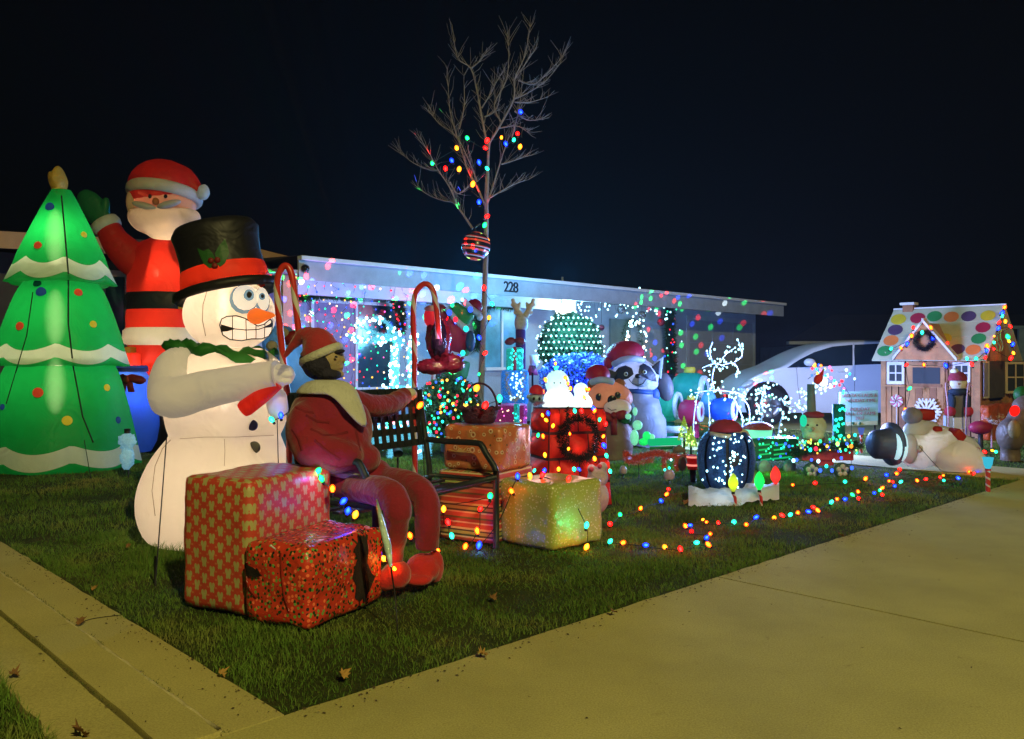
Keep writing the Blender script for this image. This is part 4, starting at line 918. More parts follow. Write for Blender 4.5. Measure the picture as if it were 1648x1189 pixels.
# ------------------------------------------------------------------ seated dummy in a red suit
def dummy():
    t = thing('dummy', 'stuffed dummy in red suit and santa hat sitting on the bench, arm along its back', 'dummy', BN(.35, .2, 0))
    red = plain('red_plush', (.22, .010, .028, 1), .95, .14, 5, .8, 14, sheen=.25); cream = plain('cream_plush', (.48, .48, .43, 1), .95, .1, 9, .5, 50)
    mb = MB()
    mb.ell(P(517, 675, 4.30), (.165, .17, .18)); mb.ell(P(488, 692, 4.16), (.085, .12, .14)); mb.ell(P(552, 712, 4.28), (.14, .14, .16)); mb.ell(P(532, 732, 4.16), (.165, .13, .095)); mb.ell(P(503, 720, 4.12), (.10, .11, .10)); mb.ell(P(575, 692, 4.42), (.08, .12, .15)); mb.ell(P(585, 738, 4.30), (.09, .12, .08))
    mb.ell(P(524, 645, 4.36), (.15, .13, .06))
    mb.tube(smoothpath([P(560, 640, 4.60), P(592, 652, 4.72), P(625, 652, 4.9), P(640, 644, 5.02), P(652, 636, 5.12)], 4), [.065]*4+[.066]*5+[.062]*4+[.055]*4, 12)
    mb.build('coat', red, t, remesh=.012, sm=6)
    mb = MB(); mb.ell(P(590, 765, 4.40), (.14, .13, .10)); mb.ell(P(548, 775, 4.32), (.10, .12, .08))
    mb.tube(smoothpath([P(600, 770, 4.45), P(650, 778, 4.25), P(683, 800, 4.12), P(688, 840, 4.08), P(687, 882, 4.10)], 4), [.072]*4+[.074]*4+[.068]*3+[.064]*3+[.060]*3, 14)
    mb.tube(smoothpath([P(560, 785, 4.30), P(610, 790, 4.02), P(636, 806, 3.88), P(640, 838, 3.86), P(636, 880, 3.92), P(634, 905, 3.95)], 4), [.072]*4+[.076]*4+[.068]*4+[.052]*4+[.044]*5, 14)
    mb.build('trousers', red, t, remesh=.012, sm=5)
    sr = plain('red_shoe_plush', (.50, .018, .018, 1), .9, .12, 7, .6, 20, sheen=.25)
    mb = MB(); mb.ell(P(638, 925, 3.93), (.07, .10, .068)); mb.ell(P(622, 933, 3.90), (.055, .07, .05)); mb.v = [(x, y, max(z, .015)) for x, y, z in mb.v]; mb.build('shoe', sr, t, remesh=.01, sm=4)
    mb = MB(); mb.ell(P(680, 915, 4.10), (.085, .09, .075)); mb.ell(P(700, 912, 4.15), (.045, .06, .085)); mb.ell(P(672, 932, 4.02), (.075, .07, .03)); mb.v = [(x, y, max(z, .015)) for x, y, z in mb.v]; mb.build('shoe', sr, t, remesh=.01, sm=4)
    MB().ell(P(557, 764, 4.27), (.13, .06, .032), rotm('Y', 14), nz=.12).build('hem_trim', cream, t)
    MB().ell(P(657, 634, 5.13), (.055, .05, .04), nz=.2).build('hand', cream, t)
    # collar cape with a point
    mb = MB(); rows = []
    for i in range(33):
        a = 2*math.pi*i/32; c = P(526, 622, 4.27); ex = .13*max(0, math.cos(a+.62))**14
        rows.append([c+Vector((math.cos(a)*(r+ex*f), math.sin(a)*(r*.8+ex*f*.6), zo-ex*f*1.5)) for r, zo, f in ((.06, .035, 0), (.10, .026, 0), (.135, .004, .3), (.16, -.03, 1), (.148, -.04, .9), (.09, -.01, 0))])
    o = mb.grid(rows).build('collar', cream, t); md = o.modifiers.new('s', 'SUBSURF'); md.render_levels = 1
    # head: tan face in profile looking right, dark hair over the side and chin, santa hat
    skin = plain('tan_mask', (.34, .26, .15, 1), .8, .15, 12, .4, 40); hair = plain('dark_hair', (.018, .016, .035, 1), .9, .3, 25, .8, 60)
    mb = MB(); mb.ell(P(532, 580, 4.42), (.075, .085, .095)); mb.ell(P(548, 578, 4.40), (.03, .022, .018), rotm('Y', 20)); mb.ell(P(546, 591, 4.40), (.024, .03, .012)); mb.ell(P(545, 602, 4.41), (.03, .035, .02)); mb.ell(P(540, 567, 4.40), (.035, .045, .022))
    mb.build('face', skin, t, remesh=.006, sm=3)
    mb = MB(); mb.ell(P(514, 588, 4.40), (.088, .10, .078)); mb.ell(P(530, 604, 4.38), (.065, .075, .03), rotm('Y', -6)); mb.ell(P(505, 580, 4.42), (.075, .09, .07)); mb.ell(P(546, 566, 4.37), (.035, .03, .012), rotm('Y', -12))
    mb.build('hair', hair, t, remesh=.008, sm=3)
    MB().ell(P(541, 574, 4.328), (.008, .006, .006)).build('eye', MC['black_gloss'], t)
    ax = Vector((-.42, 0, .9)).normalized(); M = basis(Vector((1, 0, 0)), ax); c = P(517, 571, 4.42)
    MB().lathe([(.098, -.022), (.115, -.018), (.118, .006), (.108, .022), (.096, .018)], c-ax*.0, 28, M, 1.05, 1).build('hat_band', cream, t)
    mb = MB(); mb.tube(smoothpath([c+ax*.0, c+ax*.06, P(499, 545, 4.42), P(487, 542, 4.42), P(472, 555, 4.42), P(458, 574, 4.42)], 4), [.103, .105, .104, .10, .098, .092, .086, .078, .07, .06, .056, .05, .044, .038, .03, .026, .022, .018, .015, .012, .01], 18)
    mb.build('hat', plain('hat_plush', (.30, .02, .03, 1), .95, .14, 5, .8, 14, sheen=.3), t)
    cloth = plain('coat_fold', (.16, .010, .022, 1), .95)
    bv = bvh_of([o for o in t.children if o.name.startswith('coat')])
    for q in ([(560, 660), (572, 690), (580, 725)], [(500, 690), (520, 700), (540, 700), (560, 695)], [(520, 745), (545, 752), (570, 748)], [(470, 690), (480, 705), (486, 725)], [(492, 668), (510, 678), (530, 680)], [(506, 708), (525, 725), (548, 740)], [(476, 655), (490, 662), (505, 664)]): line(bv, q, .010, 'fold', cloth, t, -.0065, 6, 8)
dummy()
# ------------------------------------------------------------------ striped box, ringed gift, basket
ss, _ = gift('gift_box', 'gift box in red, cream and olive stripes under the orange ringed gift', Fr+ad*.06+bd*.055, ad*.48, bd*.41, .43, wrap_stripe(ad, bd), .015, .004, 3)
drape = plain('black_fabric', (.012, .012, .012, 1), .55, .4, 20, .8, 25)
c = Fr+ad*.05+bd*.05; rows = []
for i in range(25):
    f = i/24; zb = .345-.075*math.sin(math.pi*f)-.012*math.sin(f*23); rows.append([c+bd*(.40*f)+ad*(-.012-.01*math.sin(f*40+zz*30))+Z3*zz for zz in (.365, .365+(zb-.365)*.35, .365+(zb-.365)*.7, zb)])

rg, ro = gift('gift_box', 'orange brown gift box printed with pale rings, lying on the striped box', Fr+ad*.10+bd*.035, ad*.40, bd*.42, .275, wrap_rings(ad, bd), .03, .014, 4, .432)
bv = bvh_of([ro]); gold = plain('gold_starburst', (.62, .45, .18, 1), .35, .2, 20, .2)
for k in range(9):
    a = math.radians(-170+k*22); e = 1 if k % 2 else .7
    patch(bv, [(742, 733), (742+7*math.cos(a-.2), 731+7*math.sin(a-.2)), (742+26*e*math.cos(a), 731+17*e*math.sin(a)), (742+7*math.cos(a+.2), 731+7*math.sin(a+.2))], 'starburst_ray', gold, rg, .003, rings=3, sub=2)
bk = thing('basket', 'small dark purple basket with a tall hoop handle on the orange ringed gift', 'basket', P(772, 679, 5.3))
pur = plain('purple_wicker', (.05, .02, .07, 1), .7, .3, 30, .9, 60); bc_ = P(772, 681, 5.35)
MB().lathe([(.02, 0), (.085, .002), (.10, .03), (.112, .075), (.118, .10), (.110, .10), (.095, .03), (.01, .012)], bc_, 24, sx=1.05).build('bowl', pur, bk)
MB().tube([bc_+Vector((math.cos(a)*.112, 0, .09+math.sin(a)*.165)) for a in [math.pi*i/18 for i in range(19)]], .007, 8).build('handle', pur, bk)
for i in range(14):
    a = 2*math.pi*i/14; q = bc_+Vector((math.cos(a)*.116*1.05, math.sin(a)*.116, .097)); place('x', MB().ell((0, 0, 0), (.017, .013, .011)).mesh('weave', pur), bk, q).name = 'rim_coil'
gg, go = gift('gift_box', 'pale green speckled gift box with light strings draped over its top', G(889, 888), Vector((.325, .295, 0)), Vector((-.315, .265, 0)), .388, wrap_green(), .03, .012, 5)
# cane-shaped glitter stake in front of the small box
t = thing('icicle_stake', 'thin iridescent icicle stake in the grass beside the red shoes', 'stake', G(641, 1024))
b = G(641, 1024); MB().tube([b-Z3*.02, P(636, 960, 3.42), P(628, 905, 3.44)], .0035, 6).build('rod', cord if 'cord' in globals() else numm, t)
iri = plain('iridescent_plastic', (.45, .62, .60, 1), .15, .4, 14, .6, 30, spec=.9)
MB().tube([P(629, 912, 3.44), P(624, 880, 3.45), P(614, 840, 3.46), P(606, 803, 3.47)], [.006, .017, .013, .003], 8).build('icicle', iri, t)
# candy cane poles
def candy_mat():
    m, nt, out = newmat('candy_stripe'); tc = nd(nt, 'TexCoord'); sep = nd(nt, 'SeparateXYZ'); L(nt, tc.outputs['UV'], sep.inputs[0])
    f = mth(nt, 'FRACT', mth(nt, 'ADD', mth(nt, 'MULTIPLY', sep.outputs[1], 1.0), sep.outputs[0]))
    c = ramp(nt, f, [(0, (.50, .03, .02, 1)), (.74, (.55, .52, .50, 1))]); c.node.color_ramp.interpolation = 'CONSTANT'
    b = nd(nt, 'BsdfPrincipled'); b.inputs['Roughness'].default_value = .3; L(nt, c, b.inputs['Base Color']); L(nt, b.outputs[0], out.inputs[0]); MC['candy_stripe'] = m; return m
candy_mat()
def cane(name, label, pts, r, turns, mat=None, parent=None):
    """twisted striped pole: UV winds round the tube"""
    pts = smoothpath(pts, 6); mb = MB().tube(pts, r, 12, cap=False); o = mb.build(name, mat or MC['candy_stripe'], parent)
    me = o.data; uv = me.uv_layers.new(name='uv'); Lc = [0]
    for i in range(1, len(pts)): Lc.append(Lc[-1]+(pts[i]-pts[i-1]).length)
    n = len(pts)
    for p in me.polygons:
        ks = [me.loops[l].vertex_index for l in p.loop_indices]; sg = [k % 12 for k in ks]; wrap = max(sg)-min(sg) > 6
        for l, k in zip(p.loop_indices, ks):
            a = k % 12; a = a+12 if (wrap and a < 6) else a; uv.data[l].uv = (a/12, Lc[k//12]*turns)
    if label: setp(o, label, 'candy cane', 'tall candy cane poles')
    return o
cane('candy_cane', 'tall twisted candy cane pole in front of the snowman\'s carrot nose', [GX(462, 5.3), P(466, 680, 5.0), P(458, 600, 4.75), P(450, 520, 4.7), P(446, 460, 4.7), P(452, 434, 4.7), P(462, 428, 4.7), P(470, 445, 4.7), P(476, 490, 4.7), P(481, 535, 4.7)], .019, 2.6)
cane('candy_cane', 'tall candy cane pole behind the bench with a hanging red santa bag on its hook', [GX(668, 7.6), P(667, 640, 7.6), P(667, 560, 7.6), P(665, 510, 7.6), P(669, 472, 7.6), P(683, 457, 7.6), P(696, 466, 7.6), P(703, 500, 7.6), P(706, 545, 7.6)], .026, 2.6)
# ================================================================== small bulbs
BC = dict(r=(1, .02, .05), g=(.02, .75, .30), b=(.03, .10, 1), y=(1, .50, .06), o=(1, .20, .02), w=(.45, .90, 1), p=(1, .12, .55), t=(.02, .85, .65), m=(1, .72, .45), l=(.45, 1, .15))
MBULB = {}
def mini_mesh(c, st):
    k = (c, st)
    if k not in MBULB:
        m = emis('mini_%s_%d' % (c, int(st*10)), BC[c], st)
        MBULB[k] = MB().ell((0, 0, 0), (1, 1, 1.15), seg=6, rings=4).mesh('bulb', m)
    return MBULB[k]
def minis(parent, pts, cols, r, st=3.0, jit=0):
    for i, p in enumerate(pts):
        c = cols[i % len(cols)] if isinstance(cols, str) else cols[i]
        s = r*R_.uniform(.75, 1.2)
        place('bulb', mini_mesh(c, st), parent, Vector(p), scale=(s, s, s))
wirem = plain('green_wire', (.006, .02, .008, 1), .6, 0, 3, 0)
def tufts(mb, path, rad, n, ln, wd, rnd=R_):
    """needles round a path"""
    pts = smoothpath(path, 8) if len(path) > 2 else [Vector(path[0]).lerp(Vector(path[1]), i/20) for i in range(21)]
    for i in range(n):
        f = rnd.uniform(0, len(pts)-1.001); a = int(f); q = pts[a].lerp(pts[a+1], f-a)
        d = Vector((rnd.gauss(0, 1), rnd.gauss(0, 1), rnd.gauss(0, 1))).normalized(); e = d.orthogonal().normalized()*wd
        q = q+d*rad*rnd.uniform(.1, .6); mb.add([q-e, q+e, q+d*ln*rnd.uniform(.6, 1.2)], [(0, 1, 2)])
    return mb
pine = plain('pine_needles', (.012, .045, .018, 1), .7, .4, 12, 0)
# garland round the big window
def garland(label, path, rad, n, ln, cols, nb, st=3., r=.018, mat=pine):
    t = thing('garland', label, 'garland', path[0], 'dark pine garlands on the house')
    tufts(MB(), path, rad*1.2, n*2, ln, .011).build('foliage', mat, t, kind='stuff')
    if nb:
        pts = smoothpath(path, 8); q = [pts[int(R_.uniform(0, len(pts)-1))]+Vector((R_.gauss(0, rad), -rad, R_.gauss(0, rad))) for _ in range(nb)]
        minis(t, q, ''.join(R_.choice(cols) for _ in range(nb)), r, st)
    return t
garland('long dark pine garland over the big window with coloured mini lights', [W(478, 478, .7), W(520, 472, .7), W(560, 474, .7), W(600, 470, .7), W(634, 478, .7), W(644, 500, .7), W(646, 530, .7)], .05, 2600, .10, 'rgbyyr', 26)
garland('short pine garland above the dark front door', [W(690, 482, .75), W(695, 474, .75), W(712, 473, .75), W(722, 478, .75)], .05, 500, .09, 'rgby', 4)
garland('dark garland arching over the small curtained window', [W(768, 560, .75), W(770, 520, .75), W(778, 494, .75), W(800, 487, .75), W(822, 492, .75)], .06, 1500, .11, 'gy', 2)
garland('glossy dark garland wrapped round the downpipe near the garage door', [W(1078, 500, .7), W(1079, 540, .7), W(1081, 580, .7), W(1080, 628, .7)], .08, 1800, .13, 'rbgw', 26, 2.5)
# net of mini lights hung under the eave over the window
t = thing('light_net', 'curtain of multicoloured mini lights hanging over the big window left of the deer', 'light string', W(560, 640, .45))
pts = []; cols = ''
for i in range(3000):
    px, py = R_.uniform(474, 668), R_.uniform(446, 642)
    if px > 655 and py > 560: continue
    if all((px-a)**2+(py-b)**2 > 88 for a, b in pts): pts.append((px, py))
    if len(pts) >= 290: break
cols = ''.join(R_.choice('rrrbbggyymmtp') for _ in pts)
pw = [W(a, b, .45+R_.uniform(-.05, .05)) for a, b in pts]
minis(t, pw, cols, .0125, 2.6)
vs = sorted(range(len(pts)), key=lambda i: (int(pts[i][0]/14), pts[i][1])); mb = MB()
for a, b in zip(vs[:-1], vs[1:]):
    if int(pts[a][0]/14) == int(pts[b][0]/14): mb.tube([pw[a], pw[b]], .0025, 4)
mb.build('wire', wirem, t, smooth=False)
lamp('net_glow', W(560, 540, -.25), (.38, .26, 1), 48, .25, t); lamp('net_glow', W(690, 500, .1), (1, .22, .35), 7, .2, t); lamp('net_glow', W(500, 470, -.1), (.9, .4, .8), 5, .2, t)
# ------------------------------------------------------------------ bushes
def leafy(mb, c, rad, n, ls, seed=0, shell=.75):
    rn = random.Random(seed)
    for i in range(n):
        d = Vector((rn.gauss(0, 1), rn.gauss(0, 1), rn.gauss(0, 1))).normalized(); f = shell+(1-shell)*rn.random()**.5
        f *= 1+.16*noise.noise(d*3+Vector((seed, 0, 0))); q = Vector((c[0]+d.x*rad[0]*f, c[1]+d.y*rad[1]*f, c[2]+d.z*rad[2]*f))
        a = Vector((rn.gauss(0, 1), rn.gauss(0, 1), rn.gauss(0, 1))).normalized(); b = a.orthogonal().normalized()
        s = ls*rn.uniform(.6, 1.3); mb.add([q-a*s, q+b*s*.45, q+a*s, q-b*s*.45], [(0, 1, 2, 3)])
    return mb
leafm = plain('bush_leaves', (.02, .075, .03, 1), .5, .45, 9, 0); leafd = plain('bush_leaves_bluelit', (.02, .05, .32, 1), .5, .45, 9, 0)  # second leaf colour carries the blue glow of the net lights
stemm = plain('bark', (.09, .07, .06, 1), .9, .3, 20, .8, 60)
def bush(label, c, rad, n, ls, mat, seed, group='clipped bushes at the house front'):
    t = thing('bush', label, 'bush', Vector((c[0], c[1], 0)), group)
    leafy(MB(), c, rad, n, ls, seed, .62).build('foliage', mat, t, smooth=False)
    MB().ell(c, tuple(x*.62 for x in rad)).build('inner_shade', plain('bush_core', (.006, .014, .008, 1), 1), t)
    MB().tube([(c[0], c[1], -.02), (c[0], c[1], c[2])], [.05, .03], 7).build('stem', stemm, t); return t
Yb = 13.2; kb_ = Yb/F
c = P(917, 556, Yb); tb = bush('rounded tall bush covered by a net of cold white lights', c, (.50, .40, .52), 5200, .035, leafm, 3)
pts = []
for i in range(14):
    for j in range(12):
        x = -1+2*(i+.5*(j % 2))/13; y = -1+2*j/11
        if x*x+y*y < .98: pts.append(c+Vector((x*.50, -math.sqrt(max(0, 1-x*x-y*y))*.40-.03, y*.52)))
for i in range(40): a = 2*math.pi*i/40; pts.append(c+Vector((math.cos(a)*.52, -.05, math.sin(a)*.53))+Vector((R_.gauss(0, .02), 0, R_.gauss(0, .02))))
minis(tb, pts, 'w', .015, 4); lamp('net_glow', c+Vector((0, -1.0, .3)), (.16, .60, 1), 360, .3, tb)
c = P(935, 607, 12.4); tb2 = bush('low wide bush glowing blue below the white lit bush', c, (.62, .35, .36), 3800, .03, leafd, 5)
pts = [c+Vector((math.cos(a)*.62*r, -math.sqrt(1-r*r)*.35-.04, math.sin(a)*.36*r)) for a, r in [(R_.uniform(0, 6.28), math.sqrt(R_.random())*.98) for _ in range(60)]]
minis(tb2, pts, 'bbw', .013, 3); lamp('net_glow', c+Vector((-.1, -.7, .1)), (.02, .10, 1), 55, .2, tb2); lamp('net_glow', c+Vector((.45, -.55, .25)), (.02, .10, 1), 30, .2, tb2)
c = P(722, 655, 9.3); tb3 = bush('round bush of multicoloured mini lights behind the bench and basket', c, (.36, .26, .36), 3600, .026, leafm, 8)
pts = [c+Vector((math.cos(a)*.37*r, -math.sqrt(1-r*r)*.27-.03, math.sin(a)*.37*r)) for a, r in [(R_.uniform(0, 6.28), math.sqrt(R_.random())*.98) for _ in range(125)]]
minis(tb3, pts, ''.join(R_.choice('rrgggbyyot') for _ in pts), .0135, 3.4); lamp('bush_glow', c+Vector((0, -.5, .0)), (1, .5, .5), 2.5, .2, tb3)
# ------------------------------------------------------------------ deer of white lights
def tinsel(name, col, st=.25, rough=.35, met=.5):
    if name in MC: return MC[name]
    m, nt, out = newmat(name); b = nd(nt, 'BsdfPrincipled'); b.inputs['Roughness'].default_value = rough; b.inputs['Metallic'].default_value = met
    f = noisetex(nt, 90, 3, .8); c = ramp(nt, f, [(.35, tuple(x*.25 for x in col)+(1,)), (.6, tuple(col)+(1,))]); L(nt, c, b.inputs['Base Color'])
    bp = nd(nt, 'Bump'); bp.inputs['Strength'].default_value = 1; bp.inputs['Distance'].default_value = .03; L(nt, f, bp.inputs['Height']); L(nt, bp.outputs[0], b.inputs['Normal'])
    if st:
        L(nt, c, b.inputs['Emission Color']); b.inputs['Emission Strength'].default_value = st; m.cycles.emission_sampling = 'NONE'
    L(nt, b.outputs[0], out.inputs[0]); MC[name] = m; return m
icet = tinsel('lit_white_tinsel', (.16, .62, .80), .95)
def along(path, n, jit):
    pts = smoothpath(path, 6); return [pts[min(len(pts)-1, int(R_.random()*len(pts)))]+Vector((R_.gauss(0, jit), R_.gauss(0, jit)-.02, R_.gauss(0, jit))) for _ in range(n)]
Y = 9.4; k = Y/F; q = lambda x, y, dy=0: P(x, y, Y+dy)
d1 = thing('light_up_deer', 'bright cyan white tinsel deer of lights left of the far candy cane', 'light figure', GX(650, Y), 'deer figures made of white lights')
for nm, path, r in (('neck', [q(637, 640), q(635, 600), q(636, 565), q(645, 550)], .075), ('chest', [q(664, 650), q(663, 600), q(662, 570), q(668, 545)], .07), ('body', [q(600, 640, .1), q(640, 628), q(680, 640)], .10),
                    ('leg', [q(612, 640), q(604, 690), q(604, 738)], .035), ('leg', [q(626, 640, .2), q(630, 690, .2), q(628, 735, .2)], .035), ('leg', [q(672, 640), q(678, 690), q(676, 738)], .035), ('leg', [q(684, 640, .2), q(690, 690, .2), q(690, 735, .2)], .035),
                    ('head', [q(640, 548), q(622, 542), q(600, 548)], .055), ('antler', [q(640, 545), q(628, 525), q(612, 512), q(604, 512)], .02), ('antler', [q(600, 542), q(585, 548), q(572, 543), q(563, 540)], .018),
                    ('antler', [q(628, 525), q(620, 540), q(590, 530), q(578, 522)], .016), ('haunch', [q(606, 705, .25), q(645, 690, .25), q(684, 700, .25)], .26), ('tail', [q(686, 640), q(700, 620), q(708, 612)], .03)):
    mb = MB(); tufts(mb, path, r*.9, min(9000, int(1500*r/.05)), .035, .005); mb.tube(smoothpath(path, 4), r*.62, 8); o = mb.build(nm, icet, d1, smooth=False)
pts = along([q(566, 543), q(600, 548), q(638, 550)], 22, .035)+along([q(578, 520), q(605, 518), q(635, 530), q(645, 548)], 20, .035)+along([q(637, 640), q(635, 600), q(636, 560)], 34, .035)+along([q(664, 640), q(663, 590), q(668, 545)], 34, .04)+along([q(604, 640), q(640, 628), q(684, 640)], 40, .045)+along([q(612, 640), q(604, 735)], 10, .02)+along([q(672, 640), q(678, 735)], 14, .02)
minis(d1, [p-Vector((0, .05, 0)) for p in pts], 'w', .016, 6); lamp('deer_glow', q(655, 600)-Vector((0, .6, 0)), (.25, .75, 1), 36, .25, d1)
Y = 11.3; q = lambda x, y, dy=0: P(x, y, Y+dy)
wire = plain('white_wire', (.5, .55, .6, 1), .4, .1, 3, 0)
def wdeer(label, base, parts, nb, r=.0135):
    t = thing('light_up_deer', label, 'light figure', base, 'deer figures made of white lights')
    for nm, path, n, jit in parts:
        MB().tube(smoothpath(path, 4), .008, 5).build(nm, wire, t); minis(t, along(path, int(n*nb*.85), jit), 'w', r, 3)
    return t
d2 = wdeer('white wire deer of lights with raised antlers, standing before the garage door', GX(1160, Y), [
    ('head', [q(1168, 590), q(1150, 585), q(1130, 592)], 16, .04), ('neck', [q(1150, 590), q(1146, 610), q(1150, 628)], 18, .035), ('body', [q(1118, 632), q(1150, 628), q(1185, 632), q(1200, 640)], 52, .06),
    ('antler', [q(1148, 586), q(1142, 566), q(1147, 550)], 12, .03), ('antler', [q(1158, 584), q(1168, 570), q(1182, 560)], 12, .03), ('antler', [q(1160, 588), q(1180, 584), q(1188, 596), q(1183, 603)], 12, .02), ('antler', [q(1182, 582), q(1194, 572), q(1190, 555), q(1188, 548)], 12, .025),
    ('leg', [q(1122, 635), q(1116, 680), q(1118, 712)], 8, .02), ('leg', [q(1140, 638, .2), q(1142, 680, .2), q(1140, 706, .2)], 6, .02), ('leg', [q(1180, 640), q(1190, 660), q(1195, 680), q(1190, 710)], 12, .025), ('leg', [q(1195, 640, .2), q(1206, 660, .2), q(1204, 700, .2)], 12, .025)], 1)
lamp('deer_glow', q(1160, 620)-Vector((0, .8, 0)), (.12, .34, 1), 260, .25, d2)
d3 = wdeer('small upright cluster of white lights left of the car wheel', GX(1228, 10.2), [
    ('neck', [P(1232, 622, 10.2), P(1226, 645, 10.2), P(1228, 672, 10.2)], 46, .055), ('head', [P(1222, 628, 10.2), P(1240, 622, 10.2)], 12, .03), ('leg', [P(1226, 670, 10.2), P(1224, 700, 10.2), GX(1224, 10.2)], 10, .03)], 1)
d4 = wdeer('white wire deer of lights lying in front of the car door', GX(1290, 10.0), [
    ('body', [P(1256, 640, 10), P(1270, 655, 10), P(1296, 650, 10)], 44, .06), ('neck', [P(1290, 640, 10), P(1310, 628, 10), P(1330, 620, 10)], 28, .05), ('leg', [P(1262, 662, 10), P(1254, 690, 10), GX(1252, 10)], 14, .04), ('leg', [P(1290, 655, 10), P(1296, 690, 10), GX(1296, 10)], 10, .03)], 1)
lamp('deer_glow', P(1285, 630, 10.9), (.36, .44, 1), 650, .25, d4)
# white lights hanging on the right wall, wreath of lights on the side door
t = thing('light_string', 'loose string of white lights under the eave between the porch post and downpipe', 'light string', W(1000, 500, .8))
pts = [W(927+155*i/70+R_.gauss(0, 2), 487+10*math.sin(i*.9)+R_.gauss(0, 6)+i*.12, .7) for i in range(70)]
minis(t, pts, 'w', .018, 4.5); MB().tube(pts[::3], .003, 4).build('wire', wirem, t)
t = thing('wreath', 'ring of white lights round the wreath on the grey side door', 'wreath', W(1018, 600, .8))
c = W(1018, 548, .8)
tufts(MB(), [c+U2*math.cos(a)*.30+Z3*math.sin(a)*.42 for a in [2*math.pi*i/14 for i in range(15)]], .05, 700, .09, .006).build('foliage', pine, t)
minis(t, [c+U2*(math.cos(a)*.30+R_.gauss(0, .05))+Z3*(math.sin(a)*.42+R_.gauss(0, .05))-V2*.1 for a in [R_.uniform(-.9, 3.9) for _ in range(46)]], 'wwwm', .022, 6); lamp('wreath_glow', c-V2*.5, (.6, 1, .9), 4, .1, t)
for i, (px, py, cc, lb) in enumerate([(1000, 498, (.3, .32, .35, 1), 'silver'), (1033, 507, (.25, .25, .28, 1), 'dark silver'), (1064, 518, (.25, .02, .05, 1), 'dark red'), (968, 527, (.2, .05, .09, 1), 'small plum')]):
    t = thing('hanging_ball', '%s glitter ball hanging from the eave right of the porch post' % lb, 'ornament', W(px, py, .3), 'glitter balls hanging under the eave')
    MB().ell(W(px, py, .3), (.085, .085, .085) if i < 3 else (.06, .06, .06), seg=16).build('ball', plain('ball_'+lb.replace(' ', '_'), cc, .25, .8, 30, .6, 70, metal=.6), t)
    MB().tube([W(px, py, .3)+Z3*.08, Vector((W(px, py, .3).x, W(px, py, .3).y, 2.3))], .004, 4).build('cord', numm, t)
# ------------------------------------------------------------------ bare tree with C9 lights and a striped ball
Y = 11.0; q = lambda x, y, dy=0: P(x, y, Y+dy)
tr = thing('bare_tree', 'slim leafless young tree wound with coloured lights in front of the porch', 'tree', GX(774, Y))
barkm = plain('grey_bark', (.22, .19, .17, 1), .9, .25, 14, .7, 50)
MB().tube(smoothpath([q(773, 722), q(774, 640), q(777, 560), q(780, 470), q(782, 400), q(783, 330), q(785, 270), q(787, 225)], 4), [.046]*4+[.042]*4+[.039]*4+[.035]*4+[.030]*4+[.025]*4+[.018]*5, 10).build('trunk', barkm, tr)
rt = random.Random(5)
br = [[(783, 336), (768, 300), (752, 270), (740, 232), (730, 200), (722, 165), (718, 100)], [(783, 330), (796, 290), (808, 250), (820, 215)], [(787, 318), (812, 303), (834, 292), (853, 286)],
      [(760, 368), (742, 342), (728, 325), (712, 322), (690, 314), (668, 300)], [(736, 335), (722, 300), (704, 272), (690, 245), (672, 214)], [(785, 232), (775, 180), (768, 140), (757, 98), (735, 80), (727, 32)],
      [(787, 225), (808, 190), (828, 150), (830, 115), (845, 80), (856, 28)], [(808, 190), (796, 160), (815, 120), (820, 80), (818, 46)], [(828, 150), (850, 140), (880, 120), (905, 90)],
      [(740, 225), (725, 205), (705, 192), (686, 168)], [(757, 98), (772, 85), (782, 72)], [(828, 118), (846, 92), (866, 62)], [(830, 155), (855, 155), (885, 146)], [(780, 180), (800, 165), (812, 110)],
      [(768, 290), (752, 250), (738, 220)], [(703, 270), (690, 270), (662, 258), (637, 238)], [(808, 260), (825, 255), (846, 248)], [(830, 170), (850, 185), (875, 184)], [(836, 118), (860, 125), (880, 110), (908, 80)],
      [(738, 200), (746, 160), (745, 110)], [(800, 200), (832, 195), (850, 205)], [(775, 165), (790, 140), (800, 120)], [(722, 290), (735, 310), (752, 300)], [(825, 215), (834, 180), (838, 160), (845, 100)]]
pos = {}
tmb = MB(); 
for i, b in enumerate(br):
    dy = rt.uniform(-.5, .5); n = len(b); pts = [q(783+(x-783)*.97, y+max(0, 340-y)*.05, dy*j/n) for j, (x, y) in enumerate(b)]
    r0 = .015 if i in (0, 1, 3, 5, 6) else .009; sp = smoothpath(pts, 4); m = len(sp)
    mb = MB().tube(sp, [max(.0025, r0*(1-j/m)+.002) for j in range(m)], 6); mb.build('branch', barkm, tr)
    for j in range(int(m*2.3)):
        a = rt.randrange(1, m); d = (sp[a]-sp[a-1]).normalized(); e = (d+Vector((rt.gauss(0, .7), rt.gauss(0, .5), rt.uniform(-.2, .5)))).normalized(); ln = rt.uniform(.04, .26)
        tmb.tube([sp[a], sp[a]+e*ln*.5+Vector((0, 0, .02)), sp[a]+e*ln+Vector((rt.gauss(0, .03), 0, .06))], [.0034, .0026, .0014], 4)
tmb.build('twigs', barkm, tr, kind='stuff')
